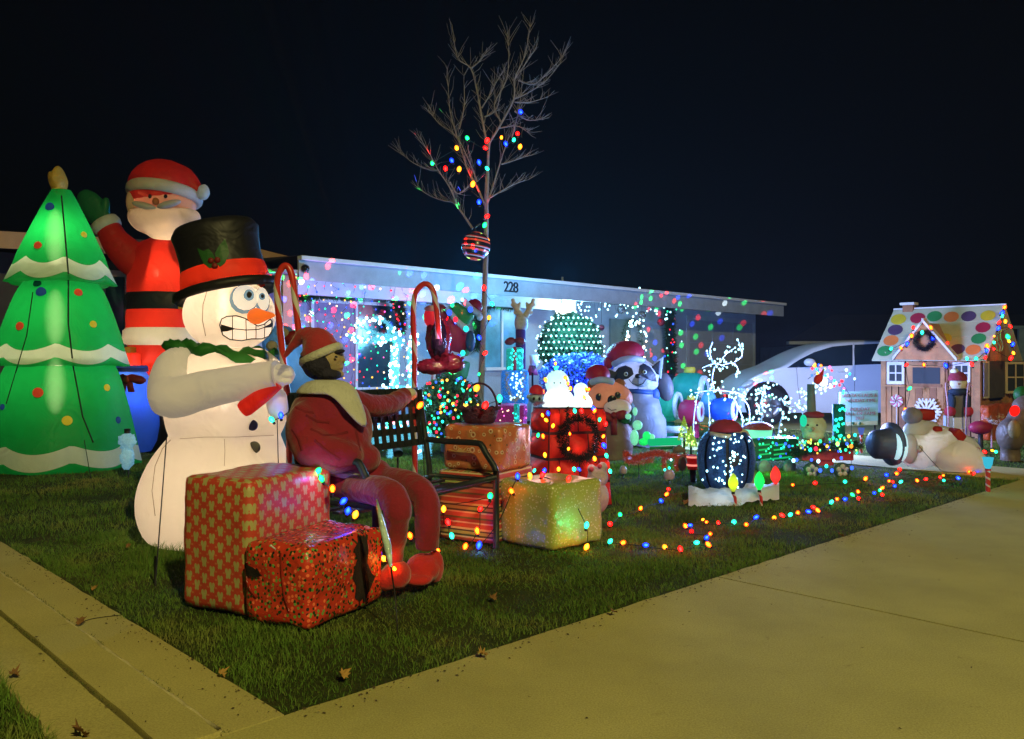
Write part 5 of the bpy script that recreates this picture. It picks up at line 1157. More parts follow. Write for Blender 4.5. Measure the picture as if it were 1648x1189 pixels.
# striped ball lantern
t = thing('striped_ball', 'round red, black and white striped ball lantern hanging on the bare tree trunk', 'ornament', q(766, 396, -.25))
m, nt, out = newmat('ball_stripes'); tc = nd(nt, 'TexCoord'); sep = nd(nt, 'SeparateXYZ'); L(nt, tc.outputs['Object'], sep.inputs[0])
f = mth(nt, 'FRACT', mth(nt, 'ADD', mth(nt, 'MULTIPLY', sep.outputs[2], 8.5), mth(nt, 'MULTIPLY', sep.outputs[0], 1.4)))
cc = ramp(nt, f, [(0, (.012, .01, .014, 1)), (.42, (.75, .10, .06, 1)), (.62, (.02, .015, .02, 1)), (.80, (.45, .42, .55, 1)), (.9, (.5, .04, .03, 1))]); cc.node.color_ramp.interpolation = 'CONSTANT'
b = nd(nt, 'BsdfPrincipled'); b.inputs['Roughness'].default_value = .25; L(nt, cc, b.inputs['Base Color']); L(nt, cc, b.inputs['Emission Color']); b.inputs['Emission Strength'].default_value = .22; L(nt, b.outputs[0], out.inputs[0]); m.cycles.emission_sampling = 'NONE'
MB().ell(q(766, 396, -.25), (.185, .185, .185), seg=28, rings=18).build('globe', m, t); MB().tube([q(766, 374, -.25), q(764, 366, -.2), q(772, 360, -.05)], .012, 6).build('hanger', numm, t)
# ================================================================== figures before the porch
def q_(Y): return (lambda x, y, dy=0: P(x, y, Y+dy)), Y/F
# hanging red santa bag, crumpled clear wrap
q, k = q_(7.9)
t = thing('hanging_santa', 'crumpled clear wrapped red santa bag hanging beside the far candy cane', 'ornament', q(705, 600))
cello = plain('crumpled_red_wrap', (.30, .02, .07, 1), .12, .6, 12, 1, 16, spec=.9); dk = plain('dark_wrap', (.03, .015, .06, 1), .15, .6, 12, 1, 16, spec=.9)
mb = MB(); mb.ell(q(706, 545), (20*k, .07, 34*k), nz=.35, nsc=4); mb.ell(q(695, 590), (26*k, .07, 12*k), nz=.4, nsc=5); mb.ell(q(728, 585), (18*k, .06, 15*k), nz=.4, nsc=5); mb.build('wrap', cello, t)
MB().ell(q(707, 545)-Vector((0, .05, 0)), (13*k, .05, 28*k), nz=.3).build('coat', dk, t)
MB().ell(q(694, 510), (12*k, .06, 17*k), nz=.15).build('head', fabric('red_glow_face', (.75, .03, .05, 1), .5, .05, glow=.35), t)
MB().ell(q(694, 497)-Vector((0, .03, 0)), (11*k, .05, 5*k), nz=.2).build('hat_trim', MC['white_nylon'], t); MB().tube([q(696, 496), q(697, 468)], .006, 5).build('cord', numm, t)
lamp('wrap_glow', q(712, 540, -.35), (1, .15, .55), 2.0, .08, t)
for fx, fw_, lb in ((830, 190, 'left of the three, above the curtained window'), (960, 380, 'middle of the three, above the white lit bush'), (1110, 260, 'right of the three, above the garage door')):  # added lights, no known fittings there: they colour the haze blue
  fp = HS(sof(fx, 0), 3.6, 2.80)
  t = thing('hazelight', 'small blue floodlight added on the house roof to tint the haze, '+lb, 'hazelight', fp, 'added blue haze lights over the roof')
  MB().tube([fp-Z3*.08, fp+Z3*.10], .02, 6).build('bracket', numm, t); MB().cbox(fp+Z3*.14, Vector((.16, 0, 0)), Vector((0, .10, 0)), Vector((0, 0, .10))).build('housing', numm, t)
  lamp('blue_light', fp+Z3*.35, (.012, .38, 1), fw_, .08, t)
# climbing figure in a red coat seen from behind on the porch post
q, k = q_(10.4)
t = thing('climbing_figure', 'inflatable figure in a red coat with white trim and green mittens leaning off the porch', 'inflatable', GX(735, 10.4))
rc = fabric('coat_plum', (.26, .015, .05, 1), .4, .04); gc = fabric('leg_green', (.03, .26, .08, 1), .45, .04); wc = fabric('trim_white_blue', (.50, .56, .66, 1), .45, .04)
mb = MB(); mb.ell(q(727, 535), (24*k, .18, 40*k), rotm('Y', -32)); mb.ell(q(712, 510), (14*k, .13, 24*k), rotm('Y', -25)); mb.ell(q(733, 552), (17*k, .14, 20*k)); mb.build('coat', rc, t, remesh=.018, sm=5)
mb = MB(); mb.cbox(q(741, 507, -.05), Vector((30*k, 0, -22*k)), Vector((0, .24, 0)), Vector((17*k, 0, 22*k))); o = mb.build('green_head', gc, t, bevel=.04)
mb = MB(); mb.tube([q(719, 495, -.14), q(735, 515, -.14), q(754, 532, -.14)], .045, 10); mb.tube([q(744, 482, -.1), q(758, 497, -.1), q(773, 507, -.1)], .04, 10); mb.build('fur_trim', wc, t)
mb = MB(); mb.ell(q(764, 493), (13*k, .1, 12*k), rotm('Y', 30)); mb.build('hat', rc, t); MB().ell(q(772, 510, -.1), (5*k, .04, 6*k)).build('pompom', wc, t)
mb = MB(); mb.tube([q(725, 570, -.05), q(745, 580, -.05)], .07, 10); mb.build('fur_trim', wc, t)
mb = MB(); mb.tube([q(738, 578), q(732, 600), q(722, 620)], [.16, .17, .13], 14); mb.tube([q(742, 545), q(750, 555), q(746, 572)], [.07, .08, .06], 12); mb.build('green_legs', gc, t, remesh=.02, sm=4)
mb = MB(); mb.ell(q(757, 549, -.08), (8*k, .07, 17*k)); mb.build('dark_mitten', fabric('navy_nylon', (.02, .06, .14, 1), .3, .02), t); MB().tube([q(722, 640), GX(722, 10.4)], .10, 12).build('base', gc, t)
for (x, y, c) in ((728, 491, 'g'), (723, 503, 'b'), (733, 514, 'r'), (750, 529, 't'), (744, 482, 'w'), (757, 498, 'b'), (745, 568, 't'), (738, 573, 'b'), (722, 553, 'r'), (725, 597, 'g')):
    minis(t, [q(x, y, -.24)], c, .028, 2.2)
lamp('inner_bulb', q(735, 540), (.8, .8, 1), .9, .05, t)
# antlered post figure, lit gift tower
q, k = q_(11.6)
t = thing('antler_post', 'tan felt antlers and head on a tall post above the teal gift tower', 'decoration', GX(842, 11.6))
tan = plain('tan_felt', (.40, .33, .20, 1), .9, .2, 20, .5, 60)
mb = MB()
for sx in (-1, 1):
    mb.tube(smoothpath([q(842+sx*3, 510), q(842+sx*9, 500), q(842+sx*15, 488), q(842+sx*17, 480)], 4), [.045]*4+[.04]*4+[.03]*4+[.02], 8)
    for a, b in (((842+sx*9, 500), (842+sx*5, 486)), ((842+sx*13, 493), (842+sx*20, 490)), ((842+sx*6, 505), (842+sx*16, 503))): mb.tube([q(*a), q(*b)], [.035, .018], 7)
mb.build('antlers', tan, t, remesh=.012, sm=3); MB().ell(q(839, 520), (11*k, .09, 15*k)).build('head', plain('pale_tan_felt', (.38, .36, .30, 1), .9, .2, 20, .5, 60), t)
MB().tube([q(838, 530), GX(838, 11.6)], .07, 12).build('post', plain('plum_felt', (.10, .03, .10, 1), .9), t)
q, k = q_(10.9)
t = thing('gift_tower', 'stack of lit tinsel gifts, teal above blue, with a dark red bow on top', 'light figure', GX(830, 10.9))
ttl = tinsel('teal_tinsel', (.02, .50, .42), .55); btl = tinsel('blue_tinsel', (.02, .22, .75), .6); mtl = tinsel('magenta_tinsel', (.45, .04, .28), .30); rtl = tinsel('red_tinsel', (.55, .03, .02), .10)
def tbox(px0, px1, y0, y1, mat, nm, par, d=.3, Yc=10.9):
    a, b = P(px0, y1, Yc), P(px1, y0, Yc); w, h = b.x-a.x, b.z-a.z
    return weld(softbox(MB(), a, U2*.0+Vector((w, 0, 0)), Vector((0, d, 0)), (0, 0, h), .03, 8, .02, 9, px0).build(nm, mat, par))
tbox(815, 842, 560, 596, ttl, 'top_gift', t); tbox(807, 850, 596, 650, btl, 'lower_gift', t, .36, 10.85)
mb = MB(); 
for sx in (-1, 1): mb.ell(q(829+sx*8, 549), (9*k, .06, 6*k), rotm('Y', sx*15), nz=.2)
mb.build('bow', plain('dark_red_ribbon', (.12, .01, .02, 1), .6, .3), t); MB().obox(q(826, 596, -.03), (5*k, 0, 0), (0, .02, 0), (0, 0, 38*k)).build('ribbon', plain('red_ribbon', (.35, .02, .05, 1), .5), t)
minis(t, [q(R_.uniform(817, 841), R_.uniform(562, 594), -.06) for _ in range(26)]+[q(R_.uniform(820, 842), R_.uniform(598, 645), -.1) for _ in range(34)], 't'*26+'w'*34, .012, 3.2)
gt = tinsel('gold_tinsel', (.55, .38, .08), .2); mb = MB(); tufts(mb, [q(816, 600, -.1), q(817, 625, -.1), q(824, 641, -.1), q(832, 642, -.1), q(841, 628, -.1), q(843, 600, -.1)], .03, 400, .04, .004); mb.build('gold_garland', gt, t, smooth=False)
lamp('tower_glow', q(830, 600, -.55), (.15, .65, 1), 5, .1, t)
tg = thing('glitter_gift', 'magenta glitter gift with a teal ribbon standing behind the ringed gift', 'light figure', GX(823, 10.2))
tbox(796, 848, 652, 728, mtl, 'gift_side', tg, .36, 10.2); q, k = q_(10.15)
MB().obox(q(827, 730, -.01), (9*k, 0, 0), (0, .02, 0), (0, 0, 80*k)).build('ribbon', ttl, tg); minis(tg, [q(R_.uniform(797, 847), R_.uniform(655, 720), 0) for _ in range(50)], 'ppmm', .008, 3); minis(tg, [q(R_.uniform(826, 836), R_.uniform(655, 720), -.03) for _ in range(10)], 't', .010, 3)
# wall signs
q, k = q_(12.2)
t = thing('yard_sign', 'small white bearded face sign with a red hat beside the gift tower', 'sign', GX(860, 12.2))
MB().prism([q(852, 571), q(867, 571), q(866, 588), q(859, 597), q(853, 588)], (0, .03, 0)).build('face', plain('pale_board', (.45, .5, .58, 1), .6, .2, 8), t); MB().prism([q(848, 604), q(866, 604), q(862, 588), q(852, 588)], (0, .05, 0)).build('coat', plain('plum_board', (.25, .03, .09, 1), .6), t); MB().tube([q(857, 600), GX(857, 12.2)], .015, 6).build('stake', numm, t)
# blow mould elf and glowing snowmen
q, k = q_(6.9)
t = thing('elf_figure', 'small plastic elf with red hat on a white striped column beside the brick chimney', 'figure', GX(862, 6.9))
MB().ell(q(863, 641), (12*k, .06, 9*k)).build('head', plain('pale_blue_plastic', (.25, .4, .6, 1), .4, .1), t); MB().ell(q(851, 638), (4*k, .02, 4*k)).build('ear', MC['pale_blue_plastic'], t)
MB().ell(q(863, 632), (12*k, .065, 13*k), rotm('Y', 8), z0=-.1).build('hat', fabric('elf_red', (.6, .03, .05, 1), .5, .05, glow=.12), t)
for sx in (-4, 5): MB().ell(q(863+sx, 641)-Vector((0, .055, 0)), (.011, .01, .013)).build('eye', numm, t)
MB().tube([q(861, 648), q(857, 700), GX(853, 6.9)], [.026, .03, .03], 10).build('column', fabric('ice_column', (.4, .65, .8, 1), .5, .05, glow=.25), t)
mb = MB(); tufts(mb, [q(860, 652, -.05), q(866, 649, -.06), q(875, 648, -.05)], .01, 120, .03, .003); mb.build('glitter', tinsel('pink_tinsel', (.5, .2, .3), .2), t, smooth=False)
q, k = q_(8.3)
gw = fabric('blow_mould_white', (.70, .85, .85, 1), .6, .03)
for px, py, s, lb in ((897, 622, 1.0, 'larger glowing white plastic snowman behind the red brick chimney, light on its head'), (935, 632, .62, 'smaller glowing white plastic snowman between the large one and the brown bear')):
    t = thing('lit_snowman', lb, 'light figure', GX(px, 8.3))
    mb = MB(); mb.ell(q(px, py-6*s), (20*k*s, .10*s, 21*k*s)); mb.ell(q(px+2, py+27*s), (27*k*s, .14*s, 26*k*s)); mb.ell(q(px+2, py+66*s), (31*k*s, .16*s, 34*k*s)); mb.build('body', gw, t, remesh=.012, sm=3)
    MB().tube([q(px+2, py+80*s), GX(px+2, 8.3)], .07, 12).build('base', gw, t)
    bvx = bvh_of([o for o in t.children if o.name.startswith('body')])
    for a, b in ((-5, -6), (5, -6)):
        h = cast(bvx, px+a*s, py+b*s, 0)
        if h is not None: MB().ell(h, (.008*s, .006, .008*s)).build('eye', numm, t)
    lamp('inner_bulb', q(px, py, -.0), (.6, 1, .95), .9*s, .03, t); lamp('inner_bulb', q(px+2, py+30*s), (1, .93, .75), 2.2*s, .03, t)
# bear and raccoon inflatables
def face_eye(bv, px, py, r, t, mat, nm='eye', k=.008):
    h = cast(bv, px, py, 0)
    if h is not None: MB().ell(h, (r*k, .012, r*k*1.1), seg=12, rings=8).build(nm, mat, t)
blk = MC['black_gloss']
q, k = q_(9.7)
t = thing('inflatable_bear', 'brown inflatable bear with santa hat and red bow in front of the raccoon', 'inflatable', GX(985, 9.7))
brn = fabric('bear_brown', (.36, .15, .07, 1), .5, .04, glow=.05); shd = plain('dark_green_cloth', (.01, .05, .02, 1), .7)
mb = MB(); mb.ell(q(982, 641), (37*k, .22, 28*k), rotm('Y', 6)); mb.ell(q(970, 652), (24*k, .16, 20*k)); mb.build('head', brn, t, remesh=.018, sm=5); hd = t.children[-1]
MB().ell(q(991, 654)-Vector((0, .17, 0)), (22*k, .11, 14*k), rotm('Y', 5)).build('muzzle', fabric('bear_cream', (.70, .55, .48, 1), .5, .04, glow=.16), t); mz = t.children[-1]
MB().tube([q(985, 742), q(984, 720), q(984, 690), q(986, 668)], [.22, .25, .24, .15], 20).build('body', fabric('bear_body', (.16, .07, .05, 1), .4, .03), t)
for (x, y) in ((953, 618), (996, 618), ): MB().ell(q(x, y, .02), (8*k, .05, 9*k)).build('ear', brn, t)
MB().ell(q(998, 622), (9*k, .06, 12*k), rotm('Y', 20)).build('ear', brn, t)
MB().ell(q(962, 604), (20*k, .17, 18*k), z0=-.25).build('hat', fabric('hat_rose', (.40, .02, .05, 1), .45, .04), t)
MB().tube(smoothpath([q(952, 615, -.13), q(968, 611, -.22), q(986, 614, -.16)], 4), .038, 10).build('hat_trim', fabric('trim_blue_white', (.5, .55, .7, 1), .45, .04), t)
bv = bvh_of([c for c in t.children if c.name.startswith(('head', 'muzzle'))])
face_eye(bv, 964, 639, 5, t, blk); face_eye(bv, 994, 636, 4.5, t, blk); face_eye(bv, 985, 644, 6.5, t, blk, 'nose')
line(bv, [(978, 656), (984, 660), (992, 659)], .004, 'smile', numm, t)
bw = fabric('bow_red', (.30, .015, .03, 1), .4, .03)
mb = MB(); mb.ell(q(976, 671, -.24), (11*k, .06, 8*k), rotm('Y', 20)); mb.ell(q(999, 667, -.24), (11*k, .06, 8*k), rotm('Y', -20)); mb.ell(q(988, 668, -.26), (5*k, .05, 5*k)); mb.obox(q(984, 700, -.27), (9*k, 0, 0), (0, .03, 0), (0, 0, 30*k)); mb.build('bow', bw, t)
MB().ell(q(1007, 665), (16*k, .12, 24*k)).build('sleeve', shd, t); MB().ell(q(1006, 676, -.2), (9*k, .05, 6*k)).build('mitten', shd, t)
lamp('inner_bulb', q(980, 640), (.95, .8, .9), 3.2, .05, t); lamp('inner_bulb', q(985, 700), (.8, .6, .7), 1.2, .05, t)
q, k = q_(11.2)
t = thing('inflatable_raccoon', 'grey inflatable raccoon with dark eye patches, santa hat and blue scarf', 'inflatable', GX(1025, 11.2))
rg_ = fabric('raccoon_pale', (.50, .52, .62, 1), .5, .04); rb = fabric('raccoon_grey', (.24, .25, .31, 1), .45, .03)
mb = MB(); mb.ell(q(1022, 604), (39*k, .26, 28*k)); mb.ell(q(1012, 590), (24*k, .2, 24*k)); mb.ell(q(1026, 618), (34*k, .2, 15*k)); mb.build('head', rg_, t, remesh=.02, sm=5)
MB().tube(smoothpath([q(1032, 716), q(1034, 700), q(1032, 670), q(1026, 645), q(1022, 626)], 4), [.30]*4+[.32]*4+[.28]*4+[.22]*4+[.15], 24).build('body', rb, t)
MB().lathe([(.17, -.03), (.23, -.01), (.22, .04), (.16, .05)], q(1024, 631), 28, rotm('Y', 4)).build('scarf', fabric('scarf_navy', (.03, .09, .30, 1), .4, .03), t)
MB().ell(q(1050, 636), (12*k, .08, 14*k)).build('scarf_end', MC['scarf_navy'], t)
MB().ell(q(1006, 570), (31*k, .24, 22*k), rotm('Y', -8), z0=-.3).build('hat', fabric('hat_rose', (.40, .02, .05, 1), .45, .04), t); MB().ell(q(980, 582), (9*k, .1, 14*k), rotm('Y', 20)).build('hat', MC['hat_rose'], t)
MB().tube(smoothpath([q(988, 586, -.1), q(1002, 579, -.24), q(1020, 577, -.25), q(1036, 580, -.14)], 4), .042, 10).build('hat_trim', MC['trim_blue_white'], t)
MB().ell(q(1027, 613)-Vector((0, .235, 0)), (14*k, .06, 9*k)).build('muzzle', rg_, t)
dkp = fabric('raccoon_dark', (.02, .022, .035, 1), .2, .0)
[MB().add([q(a, b, d) for a, b in pl_ for d in (-.16, -.06)], [(0, 2, 4), (1, 5, 3), (0, 1, 3, 2), (2, 3, 5, 4), (4, 5, 1, 0)]).build('ear', dkp, t, bevel=.015) for pl_ in (((1045, 593), (1063, 579), (1061, 604)), ((996, 600), (976, 593), (983, 614)))]; [MB().add([q(a, b, d) for a, b in pl_ for d in (-.055, .03)], [(0, 2, 4), (1, 5, 3), (0, 1, 3, 2), (2, 3, 5, 4), (4, 5, 1, 0)]).build('ear_rim', rg_, t, bevel=.012) for pl_ in (((1040, 592), (1068, 573), (1064, 610)), ((1000, 600), (971, 588), (981, 619)))]
MB().ell(q(1070, 622, .1), (14*k, .1, 24*k), rotm('Y', -12)).build('paw', fabric('paw_brown', (.10, .09, .10, 1), .3, .02), t)
bv = bvh_of([c for c in t.children if c.name.startswith(('head', 'muzzle'))])
patch(bv, [(985, 618), (988, 602), (996, 592), (1007, 588), (1017, 593), (1020, 602), (1011, 609), (1000, 612), (992, 620)], 'eye_patch', dkp, t, .010); patch(bv, [(1027, 600), (1029, 589), (1035, 585), (1046, 591), (1054, 602), (1056, 614), (1045, 612), (1034, 606)], 'eye_patch', dkp, t, .008)
wcirc = fabric('eye_white_ring', (.6, .62, .62, 1), .3, 0)
for a, b in ((1008, 602), (1037, 599)):
    h = cast(bv, a, b, .014); MB().ell(h, (3.4*k, .012, 3.4*k)).build('eye', wcirc, t); MB().ell(h-Vector((0, .012, 0)), (1.7*k, .01, 1.7*k)).build('pupil', numm, t)
h = cast(bv, 1027, 606, .01); MB().ell(h, (5*k, .04, 3.6*k)).build('nose', numm, t)
line(bv, [(1012, 610), (1018, 617), (1027, 620), (1035, 617), (1040, 610)], .005, 'smile', MC['raccoon_dark'], t); line(bv, [(1027, 608), (1027, 628)], .004, 'mouth_line', MC['raccoon_dark'], t)
lamp('inner_bulb', q(1018, 604), (.65, .72, 1), 4.2, .06, t); lamp('inner_bulb', q(1030, 660), (.55, .65, 1), 1.5, .06, t)
# ------------------------------------------------------------------ inflatable train of round ornament barrels
q, k = q_(12.6)
def barrel(label, px, py, r, col, nm, wdt=30, rim=True, cap=True, Yc=12.6):
    k = Yc/F; c = P(px, py, Yc); t = thing('inflatable_ornament', label, 'inflatable', Vector((c.x, Yc, 0)), 'large inflatable ball ornaments in a row')
    d = Vector((.86, -.5, 0)); M = basis(Z3, d); m = fabric(nm, col, .5, .03)
    w = wdt*k/2; R = r*k
    MB().lathe([(.001, -w), (R*.7, -w*.98), (R*.93, -w*.6), (R, 0), (R*.93, w*.6), (R*.8, w*.9)], c, 28, M).build('ball', m, t)
    MB().lathe([(R*.82, w*.86), (R*.80, w*1.04), (R*.45, w*1.1), (R*.42, w*1.0)], c, 28, M).build('white_ring', fabric('ring_blue_white', (.45, .58, .75, 1), .5, .04), t)
    MB().ell(c+d*w*.95, (R*.45, R*.45, .02), M).build('centre_disc', m, t)
    if cap: MB().tube([c+Z3*R*.93, c+Z3*R*1.25], [R*.32, R*.28], 12).build('cap', fabric('cap_yellow', (.5, .42, .04, 1), .45, .04), t)
    MB().tube([Vector((c.x, Yc, max(0, c.z-R))), Vector((c.x, Yc, 0))], .12, 10).build('base', m, t)
    lamp('inner_bulb', c, (.75, .9, 1), R*10, .05, t)
barrel('large dark green inflatable ball with a yellow cap standing behind the others', 1110, 628, 30, (.01, .22, .17, 1), 'ball_green', 50, Yc=13.0)
barrel('bright green inflatable ball with a white ring beside the raccoon', 1073, 652, 27, (.01, .28, .15, 1), 'ball_green_bright', 40, cap=False)
barrel('dark red inflatable ball with a white ring in the middle of the row', 1112, 662, 20, (.26, .015, .06, 1), 'ball_red', 34, Yc=12.3)
barrel('blue inflatable ball with pale rings right of the red one', 1165, 660, 20, (.01, .07, .50, 1), 'ball_blue', 36, cap=False, Yc=12.2)
MB().ell(P(1141, 650, 12.4), (.12, .12, .2)).build('scarf_drape', fabric('drape_blue', (.10, .32, .55, 1), .4, .03), label='light blue nylon drape between the red and blue inflatable balls', cat='inflatable')
t = thing('flat_box', 'row of pale boards on the ground behind the green glowing sled', 'board', GX(1085, 11.6)); MB().obox(P(1065, 697, 11.4), Vector((.34, 0, 0)), (0, .1, 0), (0, 0, .09)).build('board', plain('grey_board', (.28, .32, .34, 1), .7), t); MB().obox(P(1065, 709, 11.3), Vector((.34, 0, 0)), (0, .1, 0), (0, 0, .05)).build('board', MC['grey_board'], t)
# white lit kittens / penguins, lime trees, glowing green strip
q, k = q_(9.4)
t = thing('lit_figurine', 'small pale green glowing animal figurine between the bear and the raccoon', 'light figure', GX(1022, 9.4))
gg_ = fabric('figurine_mint', (.35, .75, .55, 1), .5, .03, glow=.32); MB().ell(q(1026, 684), (8*k, .06, 8*k)).build('head', gg_, t); MB().ell(q(1021, 704), (7*k, .06, 13*k)).build('body', gg_, t); MB().ell(q(1022, 662), (4*k, .03, 7*k)).build('ear', gg_, t); MB().ell(q(1011, 670), (5*k, .03, 5*k)).build('ear', gg_, t)
t = thing('lit_figurine', 'low bright green glowing figurine right of the pale one', 'light figure', GX(1040, 9.3)); gr = fabric('figurine_green', (.03, .85, .25, 1), .5, .03, glow=.3)
mb = MB(); mb.ell(q(1041, 702), (7*k, .05, 8*k)); mb.ell(q(1036, 711), (8*k, .06, 6*k)); mb.build('body', gr, t); MB().ell(q(1049, 703), (5*k, .05, 5*k)).build('head', gg_, t); lamp('figurine_glow', q(1046, 705, -.3), (.1, 1, .5), .7, .05, t)
t = thing('glowing_sled', 'flat sled strip glowing bright green on the lawn behind the red tinsel dog', 'light figure', GX(1075, 9.2))
MB().obox(P(1046, 718, 9.2), Vector((.37, .1, .0)), (0, .25, 0), (0, 0, .065)).build('deck', emis('green_glow', (.01, .62, .22), .8), t, bevel=.01); MB().obox(P(1046, 724, 9.15), Vector((.37, .1, .0)), (0, .02, 0), (0, 0, .035)).build('runner', shd, t)
lamp('sled_glow', P(1066, 728, 8.8), (.03, 1, .2), 4.5, .1, t); lamp('sled_glow', P(1045, 762, 8.4), (.03, 1, .1), 1.8, .05, t)
for i, (px, py, h) in enumerate(((1101, 700, 30), (1112, 712, 26))):
    t = thing('mini_tree', ('taller' if i == 0 else 'shorter')+' lime green glowing cone tree behind the blue barrel figure', 'light figure', GX(px, 8.6), 'small lime cone trees'); q2, k2 = q_(8.6)
    mb = MB(); rn = random.Random(i)
    for j in range(700):
        f = rn.random()**.7; a = rn.uniform(0, 6.28); r = f*10*k2; p = q2(px, py-h+h*f*1.25)+Vector((math.cos(a)*r, math.sin(a)*r, 0)); e = Vector((rn.gauss(0, 1), rn.gauss(0, 1), rn.gauss(0, 1))).normalized()*.012; mb.add([p-e, p+e.orthogonal()*.6, p+e], [(0, 1, 2)])
    mb.build('cone', tinsel('lime_tinsel', (.38, .62, .06), .55), t, smooth=False); minis(t, [q2(px+R_.uniform(-8, 8), py-h*.6+R_.uniform(0, h*.8), -.05) for _ in range(12)], 'l', .008, 3); MB().tube([q2(px, py), GX(px, 8.6)], .012, 6).build('stem', numm, t)
# ------------------------------------------------------------------ red lit brick chimney with wreath
q, k = q_(6.3)
ch = thing('brick_chimney', 'red glowing light-up brick chimney with a dark wreath and coloured bulbs behind the green gift', 'light figure', GX(912, 6.45))
rgl = fabric('brick_red_glow', (.72, .03, .02, 1), .5, .05, glow=.05)
A0, B0, C0_ = GX(850, 6.55), GX(882, 6.15), GX(985, 6.45); A1, B1, C1 = P(858, 655, 6.6), P(884, 656, 6.25), P(972, 656, 6.5)
def face(a0, b0, a1, b1, cols_, rows_, out):
    for r in range(rows_):
        off = .5 if (r % 2 and cols_ > 1) else 0
        for c in range(-1 if off else 0, cols_):
            f0, f1 = max(0, (c+off)/cols_), min(1, (c+1+off)/cols_)
            if f1-f0 < .1: continue
            fi, gi = .010, .014; f0, f1 = f0+fi, f1-fi
            g0, g1 = r/rows_+.014, (r+1)/rows_-.014
            def pt(f, g): lo, hi = a0.lerp(b0, f), a1.lerp(b1, f); return lo.lerp(hi, g)
            rows = []
            for i in range(7):
                row = []
                for j in range(6):
                    f = f0+(f1-f0)*i/6; g = g0+(g1-g0)*j/5; e = min(i, 6-i, j, 5-j); bul = (0, .034, .052, .058)[min(3, e)]
                    row.append(pt(f, g)+out*(bul+.004))
                rows.append(row)
            MB().grid(rows).build('brick', rgl, ch); lamp('brick_bulb', pt(f0+(f1-f0)*R_.uniform(.3, .7), g0+(g1-g0)*R_.uniform(.3, .7))+out*.022, (1, .5, .35), .075, .008, ch)
n1 = (B0-A0).cross(Z3).normalized(); n2 = (C0_-B0).cross(Z3).normalized()
if n1.y > 0: n1 = -n1
if n2.y > 0: n2 = -n2
face(A0, B0, A1, B1, 1, 4, n1); face(B0, C0_, B1, C1, 3, 4, n2)
MB().add([A0, B0, C0_, A0+C0_-B0, A1, B1, C1, A1+C1-B1], [(2, 3, 7, 6), (3, 0, 4, 7), (4, 5, 6, 7), (0, 1, 5, 4), (1, 2, 6, 5)]).build('mortar', plain('dark_mortar', (.05, .006, .012, 1), .8), ch, smooth=False)
c = P(932, 706, 6.2); tufts(MB(), [c+Vector((math.cos(a)*.135, 0, math.sin(a)*.15)) for a in [2*math.pi*i/16 for i in range(17)]], .035, 1500, .045, .004).build('wreath', tinsel('dark_silver_tinsel', (.06, .075, .06), .0, .2, .8), ch, smooth=False)
tufts(MB(), [P(912, 655, 6.15), P(914, 690, 6.12), P(910, 730, 6.1)], .012, 260, .03, .004).build('garland', MC['dark_silver_tinsel'], ch, smooth=False)
for p_, w in ((P(872, 695, 6.5), .9), (P(905, 680, 6.52), .9), (P(950, 680, 6.6), .9), (P(925, 735, 6.55), 1.2), (P(870, 745, 6.5), .6), (P(962, 740, 6.62), .8)): pass
lamp('brick_glow', P(868, 700, 5.7), (1, .5, .45), 1.6, .06, ch); lamp('brick_glow', P(945, 700, 5.8), (1, .45, .4), 2.4, .06, ch)
pk = thing('plush_head', 'pale plush mouse head with pink ears beside the green gift\'s right corner', 'toy', GX(960, 5.75)); q, k = q_(5.75); pl = plain('pale_pink_plush', (.42, .36, .44, 1), .9, .25, 12, .6, 40)
mb = MB(); mb.ell(q(962, 768), (17*k, .07, 17*k)); mb.ell(q(970, 752), (8*k, .04, 9*k)); mb.ell(q(952, 754), (7*k, .04, 7*k)); mb.build('head', pl, pk, remesh=.008, sm=3); MB().ell(q(962, 800), (18*k, .08, 26*k)).build('body', pl, pk)
for a, b in ((952, 755), (965, 750)): MB().ell(q(a, b, -.05), (4*k, .02, 4*k)).build('spot', plain('pink_felt', (.5, .06, .12, 1), .8), pk)
# red tinsel dog
q, k = q_(7.9)
t = thing('tinsel_dog', 'long low red tinsel dachshund with a grey head facing right', 'light figure', GX(1055, 7.9))
for nm, path, r, n in (('body', [q(1022, 738), q(1040, 733), q(1060, 729), q(1078, 735)], .045, 1500), ('tail', [q(1022, 738), q(1012, 732), q(1006, 728)], .02, 260), ('belly', [q(1006, 728), q(1010, 742), q(1028, 744), q(1050, 740)], .03, 600), ('leg', [q(1070, 735), q(1068, 748), q(1070, 756)], .022, 300), ('leg', [q(1090, 735), q(1088, 748), q(1089, 756)], .022, 300), ('collar', [q(1082, 731), q(1094, 735), q(1106, 732)], .022, 300)):
    tufts(MB(), path, r, n, .03, .0035).build(nm, tinsel('red_orange_tinsel', (.75, .10, .03), .16), t, smooth=False)
MB().prism([q(1084, 722), q(1095, 716), q(1104, 724), q(1103, 728), q(1084, 729)], (0, .06, 0)).build('ear', plain('grey_felt', (.16, .16, .13, 1), .9), t); MB().ell(q(1098, 746), (7.5*k, .05, 12*k)).build('head', MC['grey_felt'], t)
for x in (1028, 1098): MB().tube([q(x, 745), GX(x, 7.9)], .004, 5).build('stake', numm, t)
minis(t, [q(1070, 756, -.03), q(1077, 753, -.03), q(1080, 740, -.05)], 'ttw', .012, 4)
